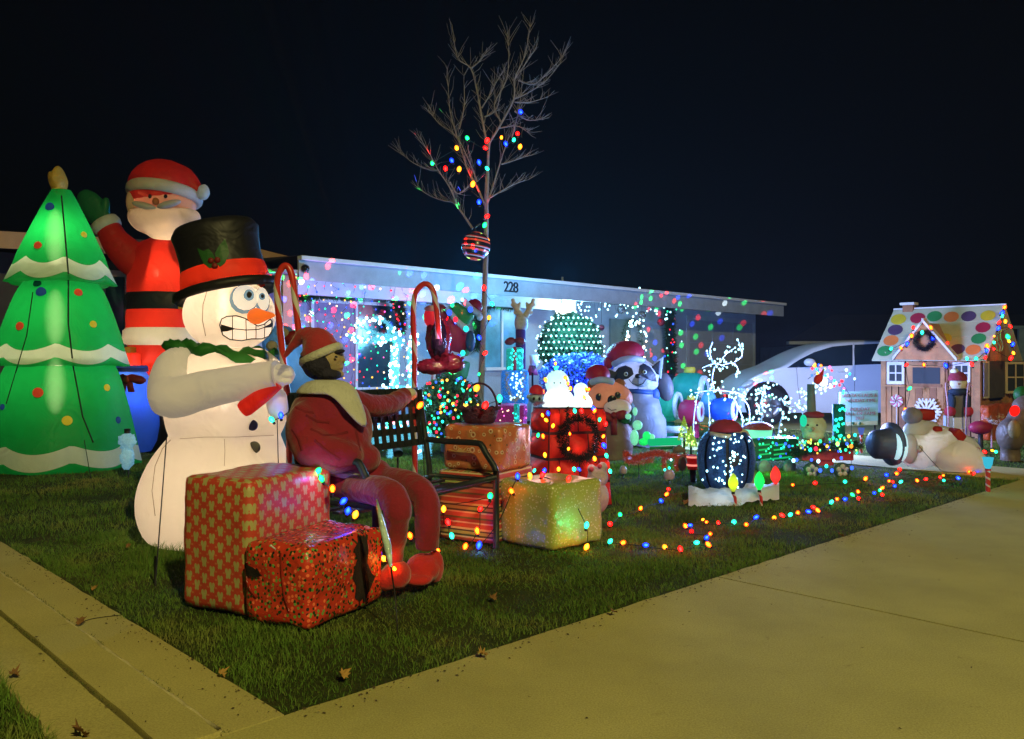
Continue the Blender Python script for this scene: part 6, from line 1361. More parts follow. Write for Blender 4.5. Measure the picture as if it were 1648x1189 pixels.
for i, (px, py) in enumerate(((1003, 757), (1077, 765))):
    t = thing('stake_light', 'small pale round stake light '+('left of the red tinsel dog' if i == 0 else 'with a magenta side under the red tinsel dog'), 'stake light', G(px, py+14)); Yc = G(px, py+14).y
    kk = Yc/F; MB().ell(P(px, py, Yc), ((6+3*i)*kk, .04, (8+2*i)*kk), z0=-.6).build('shade', plain('frosted_pink', (.38, .30, .40, 1), .4, .2), t); MB().tube([P(px, py, Yc), G(px, py+14)], .008, 5).build('stake', numm, t)
t = thing('red_lantern', 'small red lantern with lit bands beside the blue barrel figure', 'lantern', GX(1114, 7.7)); q, k = q_(7.7)
MB().tube([q(1115, 755), q(1115, 732)], [.05, .055], 14).build('body', fabric('lantern_red', (.5, .02, .02, 1), .4, .03), t)
for y in (735, 748): MB().tube([q(1115, y+1.5), q(1115, y-1.5)], .057, 14).build('lit_band', emis('red_band', (1, .25, .2), 1.2), t)
MB().tube([q(1115, 755), GX(1115, 7.7)], .03, 8).build('base', numm, t)
# ------------------------------------------------------------------ blue barrel figure with a santa cap on a white sheet
q, k = q_(7.25)
bl = thing('barrel_figure', 'blue tinsel barrel figure with white lights, a santa cap and a dark round hole', 'light figure', GX(1168, 7.25))
dtl = tinsel('deep_blue_tinsel', (.035, .11, .34), .10, .3, .7); N = 7
prof = [(28, 787), (38, 770), (42, 745), (42, 728), (38, 708), (28, 694)]
for g in range(N):
    a0 = 2*math.pi*g/N+.06-1.75; a1 = 2*math.pi*(g+1)/N-.06-1.75; rows = []
    for i in range(9):
        a = a0+(a1-a0)*i/8; bl_ = 1+.10*math.sin(math.pi*i/8); pr = smoothpath([Vector((r, 0, y)) for r, y in prof], 4)
        rows.append([Vector((q(1168, 700).x+math.cos(a)*p.x*k*bl_, 7.25+math.sin(a)*p.x*k*bl_, CH-(p.z-HZ)*k+.0)) for p in pr])
    MB().grid(rows).build('rib', dtl, bl)
MB().lathe([(26*k, 0), (37*k, .1), (39*k, .24), (36*k, .4), (26*k, .5)], GX(1168, 7.25), 24).build('core', plain('black_fabric', (.012, .012, .012, 1)), bl)
bvb = bvh_of([c for c in bl.children if c.name.startswith('rib')])
patch(bvb, oval(1181, 738, 9, 13), 'hole', numm, bl, .006)
pts = [cast(bvb, R_.gauss(1172, 18), R_.uniform(700, 784), .012) for _ in range(80)]; minis(bl, [p for p in pts if p is not None], 'w', .008, 5); lamp('barrel_glow', q(1165, 760, -.7), (.5, .75, 1), 2.2, .05, bl); lamp('barrel_glow', q(1168, 690, -.6), (.5, .8, 1), 1.2, .05, bl)
MB().ell(q(1168, 692), (27*k, .15, 17*k), z0=-.1, nz=.12).build('cap', plain('dark_red_felt', (.22, .02, .05, 1), .9, .2), bl)
MB().tube(smoothpath([q(1141, 697), q(1155, 700, -.15), q(1175, 702, -.16), q(1196, 695, -.05), q(1205, 708), q(1211, 720)], 4), [.02]*12+[.028]*9, 10).build('cap_trim', plain('tan_trim', (.42, .40, .33, 1), .9, .2), bl)
sh = MB(); rows = []
for i in range(31):
    rows.append([G(1108+146*i/30, 812-20*j/8, 0)+Z3*(.02+.085*math.sin(math.pi*min(1, j/8))*(.6+.5*noise.noise(Vector((i*.22, j*.3, 0))))+.02*noise.noise(Vector((i*.8, j*.6, 4)))+(.05*(i/30) if i > 18 else 0)-.03*(j == 0)) for j in range(9)])
sh.grid(rows).build('white_sheet', fabric('sheet_cloth', (.55, .53, .52, 1), .2, 0), label='crumpled white cloth sheet on the grass under the blue barrel figure', cat='cloth')
MB().add([q(1198, 790), q(1214, 752), q(1216, 790), q(1208, 785, .1)], [(0, 1, 2), (1, 2, 3), (0, 1, 3)]).build('cloth_flap', MC['sheet_cloth'], label='pointed white cloth flap standing beside the blue barrel figure', cat='cloth')
# big bulb markers on candy cane stakes
for px, py, yb, cc, lb in ((1180, 778, 812, (.45, .55, .05), 'yellow'), (1222, 775, 812, (.02, .75, .16), 'green'), (1248, 766, 802, (.75, .06, .05), 'red')):
    b = G(px+3, yb); k = b.y/F; t = thing('bulb_marker', 'large %s bulb marker on a small candy cane stake beside the white sheet' % lb, 'light marker', b, 'large bulb markers on stakes'); c = P(px, py, b.y)
    MB().lathe([(.001, 17*k), (4*k, 13*k), (7.5*k, 5*k), (8*k, 0), (7*k, -5*k), (3.5*k, -11*k), (2.5*k, -13*k)], c, 18).build('bulb', fabric('marker_'+lb, cc+(1,), .6, .03, glow=.35), t)
    lamp('marker_glow', c-Z3*.0, tuple(min(1, x+.1) for x in cc), .25, .02, t)
    MB().tube([c-Z3*13*k, c-Z3*17*k], .014, 8).build('socket', numm, t); cane('stake', None, [b-Z3*.02, b+Z3*.05, c-Z3*16*k], .012, 12, parent=t)
# ------------------------------------------------------------------ train: green car and red wagon
q, k = q_(8.25)
wg = thing('garden_wagon', 'red wooden wagon with round spoked wheels, pine garland and coloured lights', 'wagon', GX(1335, 8.25)); rw_ = plain('red_wagon_paint', (.42, .03, .035, 1), .5, .2, 9, .2)
MB().obox(q(1291, 741), (83*k, .0, 0), (0, .34, 0), (0, 0, 17*k)).build('bed', rw_, wg, smooth=False, bevel=.006); MB().obox(q(1318, 749, .03), (24*k, 0, 0), (0, .26, 0), (0, 0, 9*k)).build('axle_block', rw_, wg, smooth=False)
for x in (1306, 1355):
    for dy in (-.03, .34):
        w = MB(); c = q(x, 757, dy); w.lathe([(6*k, -.012), (13*k, -.012), (13*k, .012), (6*k, .012)], c, 20, basis(Vector((1, 0, 0)), Vector((0, 1, 0)))); wo = w.build('wheel', plain('dark_green_wheel', (.03, .06, .04, 1), .7), wg)
        if dy < 0:
            for i in range(5): a = 2*math.pi*i/5+.3; MB().ell(c+Vector((math.cos(a)*6.5*k, -.018, math.sin(a)*6.5*k)), (4.2*k, .012, 4.2*k), seg=10, rings=6).build('spoke_disc', plain('cream_disc', (.42, .40, .26, 1), .7), wo)
tufts(MB(), [q(1276, 728, .1), q(1300, 722, -.03), q(1330, 718, -.04), q(1360, 718, -.03), q(1385, 715, .1)], .07, 2200, .06, .004).build('garland', pine, wg, smooth=False)
pts = [(1264, 714, 'b'), (1270, 718, 'b'), (1295, 712, 'g'), (1301, 711, 'y'), (1304, 724, 't'), (1313, 722, 'r'), (1331, 718, 'y'), (1348, 714, 'l'), (1361, 724, 'g'), (1363, 714, 'b'), (1366, 702, 'y'), (1370, 718, 'o'), (1306, 740, 'b'), (1277, 741, 'w'), (1282, 740, 'b'), (1317, 742, 'w'), (1330, 750, 't'), (1342, 741, 'w'), (1339, 757, 'b'), (1320, 757, 'b'), (1371, 753, 'b'), (1354, 737, 'b'), (1341, 705, 'g'), (1320, 710, 'g'), (1352, 703, 'g'), (1376, 700, 't')]
minis(wg, [q(a, b, -.12) for a, b, c in pts], ''.join(c for a, b, c in pts), .017, 3)
minis(wg, [q(R_.uniform(1285, 1380), R_.uniform(706, 730), -.1) for _ in range(40)], 'gytbll', .009, 2.5); lamp('wagon_glow', q(1325, 735, -.5), (.6, .6, 1), 1.3, .1, wg)
sn = thing('santa_head', 'large pale santa head ornament with a tall grey hat sitting on the red wagon', 'figure', q(1309, 712, .1)); cr = plain('aged_cream', (.42, .44, .32, 1), .8, .2, 9, .4)
mb = MB(); mb.ell(q(1309, 686, .1), (21*k, .12, 20*k)); mb.ell(q(1309, 700, .06), (17*k, .1, 14*k)); mb.build('head', cr, sn, remesh=.01, sm=3); MB().ell(q(1309, 668, .1), (17*k, .1, 7*k)).build('brim', plain('dark_red_felt', (.22, .02, .05, 1)), sn)
MB().tube([q(1306, 665, .1), q(1305, 618, .1)], [7.5*k, 6*k], 14).build('tall_hat', plain('grey_blue_felt', (.12, .15, .20, 1), .9, .2), sn)
for x in (1300, 1315): MB().ell(q(x, 684, -.02), (.012, .01, .01)).build('eye', numm, sn)
MB().ell(q(1308, 690, -.04), (.02, .025, .018)).build('nose', plain('faded_pink', (.4, .2, .15, 1), .8), sn); mb = MB(); tufts(mb, [q(1296, 708, .0), q(1310, 714, -.04), q(1325, 706, .0)], .03, 300, .04, .004); mb.build('scarf', plain('rust_fringe', (.16, .05, .03, 1), .9), sn, smooth=False)
MB().ell(q(1293, 677, -.07), (.035, .02, .06)).build('lit_cheek', emis('teal_glow', (.02, .8, .45), .9), sn); lamp('cheek_glow', q(1290, 680, -.25), (.05, 1, .6), .6, .03, sn)
bd_ = thing('cardinal', 'small red bird ornament perched on the tall grey hat', 'bird', q(1312, 615, .1)); MB().ell(q(1317, 610, .1), (7*k, .035, 9*k), rotm('Y', 35)).build('body', plain('bright_red_feather', (.6, .02, .02, 1), .7, glow=0) if False else plain('bright_red_feather', (.6, .02, .02, 1), .7), bd_); MB().tube([q(1322, 603, .1), q(1326, 593, .1)], [.02, .004], 8).build('crest', MC['bright_red_feather'], bd_)
cl = thing('lit_cluster', 'cluster of coloured and white lights above the santa head in front of the car', 'light string', q(1320, 625, .2)); q2, k2 = q_(8.6)
minis(cl, [q2(R_.gauss(1318, 9), R_.gauss(597, 6)) for _ in range(16)]+[q2(R_.gauss(1326, 9), R_.gauss(617, 5)) for _ in range(26)]+[q2(R_.gauss(1348, 14), R_.gauss(615, 10)) for _ in range(16)], 'gyorbty'*2+'gb'+'wwm'*8+'ww'+'trwp'*4, .013, 4)
MB().tube([q2(1300, 610), q2(1318, 597), q2(1326, 617), q2(1355, 615), q2(1370, 640), GX(1370, 8.6)], .003, 4).build('wire', wirem, cl)
gt_ = thing('green_cylinder', 'upright green tinsel cylinder with mint lights behind the wagon', 'light figure', GX(1350, 8.5)); q2, k2 = q_(8.5)
MB().tube([q2(1350, 720), q2(1350, 650)], .062, 16).build('tube', tinsel('green_tinsel', (.01, .20, .13), .12, .3, .6), gt_); minis(gt_, [q2(R_.uniform(1341, 1360), R_.uniform(655, 716), -.07) for _ in range(22)], 'tg', .014, 3)
# green car
gcar = thing('train_car', 'dark green wooden train car with glowing green slots left of the red wagon', 'train car', GX(1245, 8.6)); q, k = q_(8.6); gcp = plain('dark_green_paint', (.01, .07, .03, 1), .4, .2, 9)
MB().obox(q(1212, 742), (76*k, .05, 0), (0, .3, 0), (0, 0, 36*k)).build('body', gcp, gcar, smooth=False, bevel=.01)
for i in range(3):
    for (x0, x1) in ((1222, 1240), (1246, 1264)): MB().obox(q(x0, 718+i*7.5, -.012), ((x1-x0)*k, 0.02, .01), (0, .02, 0), (0, 0, 2.2*k)).build('lit_slot', emis('green_slot', (.03, .8, .2), 1.0 if i == 1 else .7), gcar, smooth=False)
MB().obox(q(1225, 742, -.05), (56*k, 0, .04), (0, .02, 0), (0, 0, 2.5*k)).build('lit_rail', emis('green_glow', (.02, .85, .35), 1.1), gcar, smooth=False)
pr = plain('pale_roof', (.45, .42, .34, 1), .7, .2)
MB().prism([q(1194, 694, -.1), q(1244, 688, -.1), q(1242, 702, -.1), q(1204, 706, -.1)], (0, .36, 0)).build('roof_side', fabric('mint_panel', (.25, .75, .6, 1), .4, 0, glow=.55), gcar, smooth=False)
mb = MB(); mb.ell(q(1220, 690, .05), (24*k, .2, 12*k), z0=0); mb.build('roof_top', tinsel('red_roof_tinsel', (.55, .08, .06), .10), gcar)
minis(gcar, [q(R_.uniform(1215, 1288), R_.uniform(700, 740), -.03) for _ in range(36)], 'gggtb', .011, 2.6); lamp('car_glow', q(1240, 745, -.45), (.05, 1, .25), 3.6, .08, gcar); lamp('car_glow', q(1222, 680, -.5), (.2, 1, .8), 1.2, .08, gcar)
for x, y in ((1230, 752), (1270, 751)):
    MB().lathe([(.001, -.02), (11*k, -.02), (12*k, 0), (11*k, .02), (.001, .02)], q(x, y, -.1), 20, basis(Vector((1, 0, 0)), Vector((-.4, 1, 0)))).build('wheel', plain('grey_violet_wheel', (.20, .20, .26, 1), .5, .15), gcar)
# ================================================================== car in the driveway
def car():
    Yc = 14.6; k = Yc/F; X = lambda px: (px-CX)*k; z = lambda py: CH-(py-HZ)*k
    t = thing('parked_car', 'white parked hatchback in the driveway behind the playhouse', 'car', (X(1420), Yc+.9, 0))
    paint = plain('white_car_paint', (.62, .64, .72, 1), .25, .04, 2, 0, spec=.6)
    st = [(1193, 640, 641, .55), (1196, 622, 626, .74), (1205, 611, 614, .82), (1225, 600, 604, .87), (1250, 592, 597, .89), (1264, 588, 594, .90), (1285, 574, 592, .90), (1305, 563, 590.5, .90), (1330, 553, 589, .90), (1360, 548.5, 587, .90), (1400, 546.5, 585.5, .90), (1450, 547, 584, .90), (1500, 550, 583, .90), (1550, 557, 582, .89), (1590, 572, 583, .87), (1605, 590, 594, .84), (1612, 630, 640, .78)]
    rows = []; Ym = Yc+.9
    for px, ty, by, hw in st:
        x = X(px); zt, zb = z(ty), z(by); cab = max(0, min(1, (zt-zb)/.40)); rw = hw-.24*cab; half = []
        half += [(hw*.93, .22), (hw, .34), (hw*1.005, .6), (hw, zb-.10), (hw*.975, zb), (rw+.05*(1-cab), zb+(zt-zb)*.88), (rw*.86, zt-.01), (rw*.5, zt+.015), (0, zt+.02)]
        if zb < .7: half = [(a, min(b, zb) if i < 5 else b) for i, (a, b) in enumerate(half)]
        rows.append([Vector((x, Ym-a, b)) for a, b in half]+[Vector((x, Ym+a, b)) for a, b in half[::-1][1:]])
    rows = [rows[0]]+rows
    o = MB().grid(rows).build('body', paint, t); md = o.modifiers.new('s', 'SUBSURF'); md.render_levels = md.levels = 1
    bv = bvh_of([o]); gl = plain('car_glass', (.01, .02, .03, 1), .08, 0, 3, 0, spec=.8)
    def panel(poly, nm, mat, off=.006):
        pts = [cast(bv, a, b, off) for a, b in poly]; pts = [p for p in pts if p]
        return patch(bv, poly, nm, mat, t, off, rings=4, sub=5)
    panel([(1266, 592), (1288, 578), (1310, 567), (1340, 558), (1372, 555), (1372, 588), (1320, 590)], 'side_window', gl); panel([(1375, 555), (1420, 553), (1450, 553.5), (1450, 585), (1375, 587.5)], 'side_window', gl)
    panel([(1454, 554), (1500, 556), (1530, 560), (1540, 580), (1454, 584)], 'side_window', gl)
    line(bv, [(1374, 553), (1376, 590), (1375, 640), (1368, 668)], .004, 'door_seam', numm, t, 0); line(bv, [(1452, 585), (1452, 640)], .004, 'door_seam', numm, t, 0); line(bv, [(1282, 592), (1284, 620), (1290, 660)], .004, 'door_seam', numm, t, 0)
    for px in (1355, 1432): q = cast(bv, px, 598, .01); MB().ell(q, (.09, .02, .014)).build('door_handle', paint, t)
    MB().ell(P(1303, 583, Yc-.08), (.10, .07, .07)).build('mirror', paint, t)
    tyre = plain('tyre_rubber', (.012, .012, .013, 1), .8, .2, 20, .2); rimm = plain('alloy_rim', (.22, .24, .27, 1), .35, .1, 5, 0, metal=.7)
    for px in (1236, 1538):
        for sy in (-1, 1):
            c = Vector((X(px), Ym+sy*.86, .34)); My = basis(Vector((1, 0, 0)), Vector((0, -1, 0)))
            MB().lathe([(.001, .062 if sy < 0 else -.062), (.375, .062 if sy < 0 else -.062), (.38, .0), (.37, -.1)], c+Z3*.05, 28, My).build('wheel_arch', plain('arch_black', (.006, .006, .008, 1), .9, 0, 3, 0), t)
            w = MB().lathe([(.20, -.09), (.315, -.09), (.33, -.05), (.33, .05), (.315, .09), (.20, .09)], c-Vector((0, -sy*.0+.0, 0))+Vector((0, sy*.03, 0)), 28, My).build('wheel', tyre, t)
            r_ = MB(); r_.lathe([(.001, .07), (.06, .075), (.07, .05), (.2, .06), (.215, .09)], c+Vector((0, sy*.03, 0)), 28, My if sy < 0 else basis(Vector((1, 0, 0)), Vector((0, 1, 0))))
            r_.build('rim', rimm, w)
            for i in range(5): a = 2*math.pi*i/5; MB().cbox(c+Vector((math.cos(a)*.12, sy*.115, math.sin(a)*.12)), Vector((math.cos(a), 0, math.sin(a)))*.16, Vector((0, .02, 0)), Vector((-math.sin(a), 0, math.cos(a)))*.04).build('spoke', rimm, w)
    MB().ell(P(1203, 618, Yc-.0)+Vector((.04, .12, 0)), (.14, .10, .06), rotm('Y', -25)).build('headlight', plain('headlight_glass', (.5, .55, .6, 1), .1, .1, 3, 0, spec=.8), t)
car()
# ================================================================== playhouse
CN = GX(1575, 12.1)
def PH(a, b, z): return CN+V2*a+U2*b+Z3*z
def ray_plane(px, py, p0, n):
    o = Vector((0, 0, CH)); d = (P(px, py, 1)-o); return o+d*((p0-o).dot(n)/d.dot(n))
def PF(px, py, b=0): return ray_plane(px, py, PH(0, b, 0), U2)
def PE(px, py, a=0): return ray_plane(px, py, PH(a, 0, 0), V2)
def frect(mb, px0, px1, y0, y1, b, d, fn=PF, nrm=None):
    nrm = nrm or (U2 if fn is PF else V2); p0, p1 = fn(px0, (y0+y1)/2, b), fn(px1, (y0+y1)/2, b); zt, zb = fn(px0, y0, b).z, fn(px0, y1, b).z
    return mb.obox(Vector((p0.x, p0.y, zb)), Vector((p1.x-p0.x, p1.y-p0.y, 0)), nrm*d, Z3*(zt-zb))
ph = thing('playhouse', 'wooden child\'s playhouse with a polka dot roof, cedar walls, wreath and chimney', 'playhouse', PH(.67, .7, 0))
cedar = plain('cedar_wood', (.40, .19, .08, 1), .7, .25, 6, .35, 40); cedar2 = plain('cedar_wood_dark', (.26, .11, .05, 1), .7, .25, 6, .35, 40); wtr = plain('playhouse_white', (.62, .60, .60, 1), .5, .08, 5, .1)
opening = plain('dark_opening', (.008, .014, .02, 1), .6, .1, 3, 0)
na = 13
for i in range(na):      # front wall boards, door gap left in the middle
    a0, a1 = 1.33*i/na+.01, 1.33*(i+1)/na
    MB().obox(PH(a0, 0, .02), V2*(a1-a0-.006), U2*.02, Z3*1.10).build('plank', (cedar, cedar2)[i % 3 == 1], ph, smooth=False)
for i in range(12):
    b0 = 1.43*i/12+.01
    if 4 <= i <= 8: MB().obox(PH(0, b0, .02), U2*.112, V2*.02, Z3*.50).build('plank', cedar2, ph, smooth=False); continue
    MB().obox(PH(0, b0, .02), U2*.112, V2*.02, Z3*1.10).build('plank', cedar, ph, smooth=False)
MB().obox(PH(.05, .05, .02), V2*1.25, U2*1.3, Z3*1.08).build('inner_wall', opening, ph, smooth=False)
for a, b in ((-.03, -.03), (1.31, -.03), (-.03, 1.41)): MB().obox(PH(a, b, 0), V2*.075, U2*.075, Z3*1.12).build('corner_post', cedar, ph, smooth=False)
# end gable boards
for i in range(9):
    b0, b1 = -.05+1.54*i/9, -.05+1.54*(i+1)/9-.006; h = lambda b: 1.13+.78*(1-abs(b-.72)/.80)
    MB().prism([PH(-.02, b0, 1.121), PH(-.02, b1, 1.121), PH(-.02, b1, max(1.13, h(b1))), PH(-.02, b0, max(1.13, h(b0)))], V2*.02).build('plank', (cedar, cedar2)[i % 4 == 2], ph, smooth=False)
# roof planks
rp = plain('roof_cream', (.50, .52, .38, 1), .6, .12, 4, .2); RF = (PH(0, -.13, 1.12), PH(0, .72, 1.935))
slope = RF[1]-RF[0]; rn_ = slope.cross(V2).normalized(); rn_ = rn_ if rn_.z > 0 else -rn_; roofs = []
for i in range(7):
    p0 = RF[0]+slope*(i/7)-V2*.14; roofs.append(MB().obox(p0+rn_*(.004*(i % 2)), V2*1.62, slope/7*.985, rn_*.02).build('roof_plank', rp, ph, smooth=False))
sl2 = PH(0, 1.57, 1.12)-RF[1]; MB().obox(RF[1]-V2*.14, V2*1.62, sl2, Vector((0, 0, .02))).build('roof_back', rp, ph, smooth=False)
MB().obox(RF[1]-V2*.15+Z3*.012, V2*1.64, U2*.03, Z3*.03).build('ridge_board', wtr, ph, smooth=False)
bv = bvh_of(roofs)
pc = dict(y=(.60, .48, .03, 1), r=(.40, .02, .06, 1), g=(.03, .24, .07, 1), o=(.72, .20, .05, 1), p=(.09, .05, .12, 1))
for px, py, c in ((1446, 514, 'y'), (1477, 512, 'r'), (1504, 509, 'g'), (1531, 510, 'o'), (1559, 509, 'p'), (1590, 508, 'y'), (1441, 531, 'p'), (1434, 548, 'o'), (1424, 565, 'g'), (1582, 527, 'r'), (1575, 545, 'g'), (1566, 563, 'o'), (1520, 545, 'y'), (1541, 562, 'p')):
    patch(bv, oval(px, py, 12.5, 8.3, -10), 'roof_spot', plain('spot_'+c, pc[c], .6, .08), ph, .004, rings=3, sub=1)
# dormer
bA, bB, bT = PF(1440, 578, -.17), PF(1540, 580, -.17), PF(1487, 519, -.17); roofp = lambda p: p+U2*max(0, ((p.z-1.12)/(1.935-1.12)*.85+.04))
mb = MB(); mb.add([bA, bB, bT, roofp(bT)], [(0, 1, 2), (0, 2, 3), (1, 3, 2)]); mb.build('dormer', cedar, ph, smooth=False)
for f0, f1 in ((0, .33), (.34, .66), (.67, 1)):
    l = lambda f, s: (bA.lerp(bT, f) if s else bB.lerp(bT, f)); MB().prism([l(f0, 1), l(f0, 0), l(f1-.01, 0), l(f1-.01, 1)], -U2*.012).build('plank', cedar, ph, smooth=False)
for e in (bA, bB):
    d = (bT-e); MB().cbox(e+d*.5-U2*.03+Z3*.02, d*1.06, U2*.05, Z3*.035).build('dormer_trim', wtr, ph, smooth=False); MB().cbox(e+d*.5+U2*.02+Z3*.045, d*1.06, U2*.16, Z3*.012).build('dormer_trim', wtr, ph, smooth=False)
ci = P(1463, 502, 13.5); MB().cbox(ci, V2*.16, U2*.12, Z3*.22).build('chimney', cedar2, ph, smooth=False); MB().cbox(ci+Z3*.13, V2*.22, U2*.18, Z3*.04).build('chimney', wtr, ph, smooth=False)
def pwin(px0, px1, y0, y1, b, fn, par, nm='window', w=2.2, off=-.02):
    mb = MB(); nrm = U2 if fn is PF else V2; frect(mb, px0, px0+w, y0, y1, b, off, fn); frect(mb, px1-w, px1, y0, y1, b, off, fn); frect(mb, px0+w, px1-w, y0, y0+w*1.3, b, off, fn); frect(mb, px0+w, px1-w, y1-w*1.3, y1, b, off, fn)
    m = (px0+px1)/2; frect(mb, m-.9, m+.9, y0+w*1.3, y1-w*1.3, b, off*.8, fn); n = (y0+y1)/2; frect(mb, px0+w, px1-w, n-.9, n+.9, b, off*.7, fn); f = mb.build(nm, wtr, par, smooth=False)
    for a, c in ((px0+w, m-.9), (m+.9, px1-w)):
        for d, e in ((y0+w*1.3, n-.9), (n+.9, y1-w*1.3)): frect(MB(), a, c, d, e, b, off*.3, fn).build('pane', opening, f, smooth=False)
pwin(1428, 1456, 582, 618, -.006, PF, ph, w=4); pwin(1534, 1562, 583, 617, -.006, PF, ph, w=4)
mb = MB(); frect(mb, 1461, 1521, 582, 690, -.004, -.02); dr_ = mb.build('door', cedar, ph, smooth=False)
frect(MB(), 1469, 1513, 591, 617, -.026, -.006).build('door_opening', opening, dr_, smooth=False)
frect(MB(), 1466, 1516, 617.5, 622, -.026, -.02).build('door_ledge', cedar2, dr_, smooth=False)
for i in range(5): frect(MB(), 1463+i*11.4, 1473+i*11.4, 624, 689, -.026, -.008).build('plank', (cedar, cedar2)[i % 2], dr_, smooth=False)
frect(MB(), 1423, 1459, 618.5, 621.5, -.006, -.08).build('window_ledge', cedar, ph, smooth=False)
frect(MB(), 1592, 1616, 581, 641, -.03, -.01, PE).build('window_opening', plain('grey_board_dark', (.06, .055, .06, 1), .8), ph, smooth=False)
s1 = MB(); frect(s1, 1582, 1590, 581, 641, -.04, -.02, PE)
for i in range(3): frect(MB(), 1583+i*2.6, 1585+i*2.6, 584, 638, -.062, -.004, PE).build('shutter_slat', plain('lilac_grey', (.3, .28, .42, 1), .6), ph, smooth=False)
s1.build('shutter', wtr, ph, smooth=False)
# opened casement to the right of the end wall
sh0 = PE(1618, 582, -.02); Yk = sh0.y; 
mb = MB(); cw_ = plain('casement_cream', (.42, .36, .26, 1), .6, .1)
def sr(px0, px1, y0, y1, m, nm, par, yy=0.): a, b = P(px0, y1, Yk+yy), P(px1, y0, Yk+yy); return MB().obox(a, Vector((b.x-a.x, 0, 0)), Vector((0, .02, 0)), Z3*(b.z-a.z)).build(nm, m, par, smooth=False)
for r in ((1618, 1622, 582, 633), (1648, 1652, 582, 633), (1622, 1648, 582, 586), (1622, 1648, 629, 633), (1634, 1636, 586, 629), (1622, 1634, 606, 608), (1636, 1648, 606, 608)): sr(*r, cw_, 'casement', ph)
for r in ((1622, 1634, 586, 606), (1636, 1648, 586, 606), (1622, 1634, 608, 629), (1636, 1648, 608, 629)): sr(*r, opening, 'pane', ph, .012)
# peppermint and snowflake, wreath
c = PF(1443, 645, -.06); t = thing('peppermint', 'pink and white peppermint swirl leaning on the playhouse wall under its left window', 'ornament', c)
for i in range(14):
    a = 2*math.pi*i/14; Mx = V2; pa = lambda r, ph_: c+V2*(math.cos(ph_)*r)+Z3*(math.sin(ph_)*r)
    MB().prism([pa(.015, a), pa(.06, a+.25), pa(.095, a+.55), pa(.095, a+.85), pa(.05, a+.55)], -U2*.012).build('petal', (wtr, plain('mint_pink', (.55, .10, .16, 1), .5))[i % 2], t, smooth=False)
MB().tube([c, Vector((c.x, c.y, 0))], .008, 6).build('stake', wtr, t)
c = PF(1491, 662, -.12); t = thing('snowflake', 'large white snowflake behind the lying snowman, against the playhouse door', 'ornament', c)
for i in range(12):
    a = math.radians(i*30); d = V2*math.cos(a)+Z3*math.sin(a); e = -V2*math.sin(a)+Z3*math.cos(a); mb = MB(); L_ = .22 if i % 2 == 0 else .19
    mb.cbox(c+d*L_*.5, d*L_, U2*.012, e*.028)
    for s in (-1, 1): mb.cbox(c+d*L_*.72+e*s*.022, (d+e*s*.9)*.07, U2*.010, (e-d*s*.9)*.016)
    mb.build('arm', wtr, t, smooth=False)
MB().tube([c, Vector((c.x, c.y, 0))], .008, 6).build('stake', wtr, t)
c = PF(1487, 548, -.24); t = thing('wreath', 'dark tinsel wreath on the dormer of the playhouse', 'wreath', c); tufts(MB(), [c+V2*math.cos(a)*.115+Z3*math.sin(a)*.125 for a in [2*math.pi*i/16 for i in range(17)]], .05, 1500, .055, .004).build('foliage', plain('dark_blue_tinsel', (.02, .025, .05, 1), .3, .4, 20, 0, metal=.5), t, smooth=False)
# ------------------------------------------------------------------ snowman greeter, mailbox, orange bag, wavy icicles
q, k = q_(11.1)
t = thing('wooden_snowman', 'upright snowman board with plum knit hat and dark scarf before the playhouse right window', 'decoration', GX(1544, 11.1))
knit = plain('plum_knit', (.28, .03, .06, 1), .95, .3, 50, .9, 90); wb = plain('aged_white_board', (.60, .58, .48, 1), .7, .1)
MB().ell(q(1543, 617), (14*k, .06, 11*k)).build('face', wb, t); MB().ell(q(1541, 611), (15*k, .075, 14*k), z0=-.1).build('hat', knit, t); MB().ell(q(1536, 597), (6*k, .05, 4.5*k)).build('pompom', wb, t)
MB().tube([q(1543, 618, -.06), q(1547, 617, -.11)], [.014, .003], 8).build('nose', plain('rust_wood', (.3, .1, .04, 1), .7), t)
MB().ell(q(1543, 630), (17*k, .08, 6*k)).build('scarf', plain('navy_cloth', (.015, .03, .06, 1), .9), t); MB().obox(q(1537, 673), (14*k, 0, 0), (0, .05, 0), (0, 0, 40*k)).build('board', plain('olive_board', (.13, .12, .085, 1), .8, .2), t, smooth=False)
for s in (-1, 1): MB().ell(q(1543+s*12, 647, .05), (7*k, .07, 15*k)).build('arm', MC['navy_cloth'], t); MB().ell(q(1543+s*14, 662, .03), (9*k, .06, 9*k)).build('mitten', plain('crimson_felt', (.35, .02, .04, 1), .9), t)
MB().obox(q(1522, 688, .0), (12*k, 0, 0), (0, .06, 0), (0, 0, 19*k)).build('block', plain('pale_blue_board', (.40, .44, .55, 1), .7), t, smooth=False); MB().obox(q(1535, 690, -.01), (21*k, 0, 0), (0, .07, 0), (0, 0, 18*k)).build('block', wb, t, smooth=False)
for x0, x1 in ((1520, 1526), (1556, 1555)): MB().tube(smoothpath([GX(x1, 11.0), q(x1, 660, -.1), q(x0+2, 622, -.1), q(x0+4, 616, -.1), q(x0+8, 622, -.1)], 4), .010, 7).build('cane', plain('dull_pink', (.40, .22, .24, 1), .5), t)
t = thing('mailbox', 'dark red round topped box lying on its side beside the snowman board', 'mailbox', GX(1578, 10.8)); q, k = q_(10.8)
MB().ell(q(1578, 688), (19*k, .09, 11*k)).build('box', plain('mailbox_red', (.28, .015, .05, 1), .5, .15), t, bevel=0); MB().tube([q(1596, 690, -.05), GX(1596, 10.75)], .012, 6).build('candy_leg', MC['dull_pink'], t); MB().tube([q(1578, 688), GX(1578, 10.8)], .03, 6).build('post', numm, t)
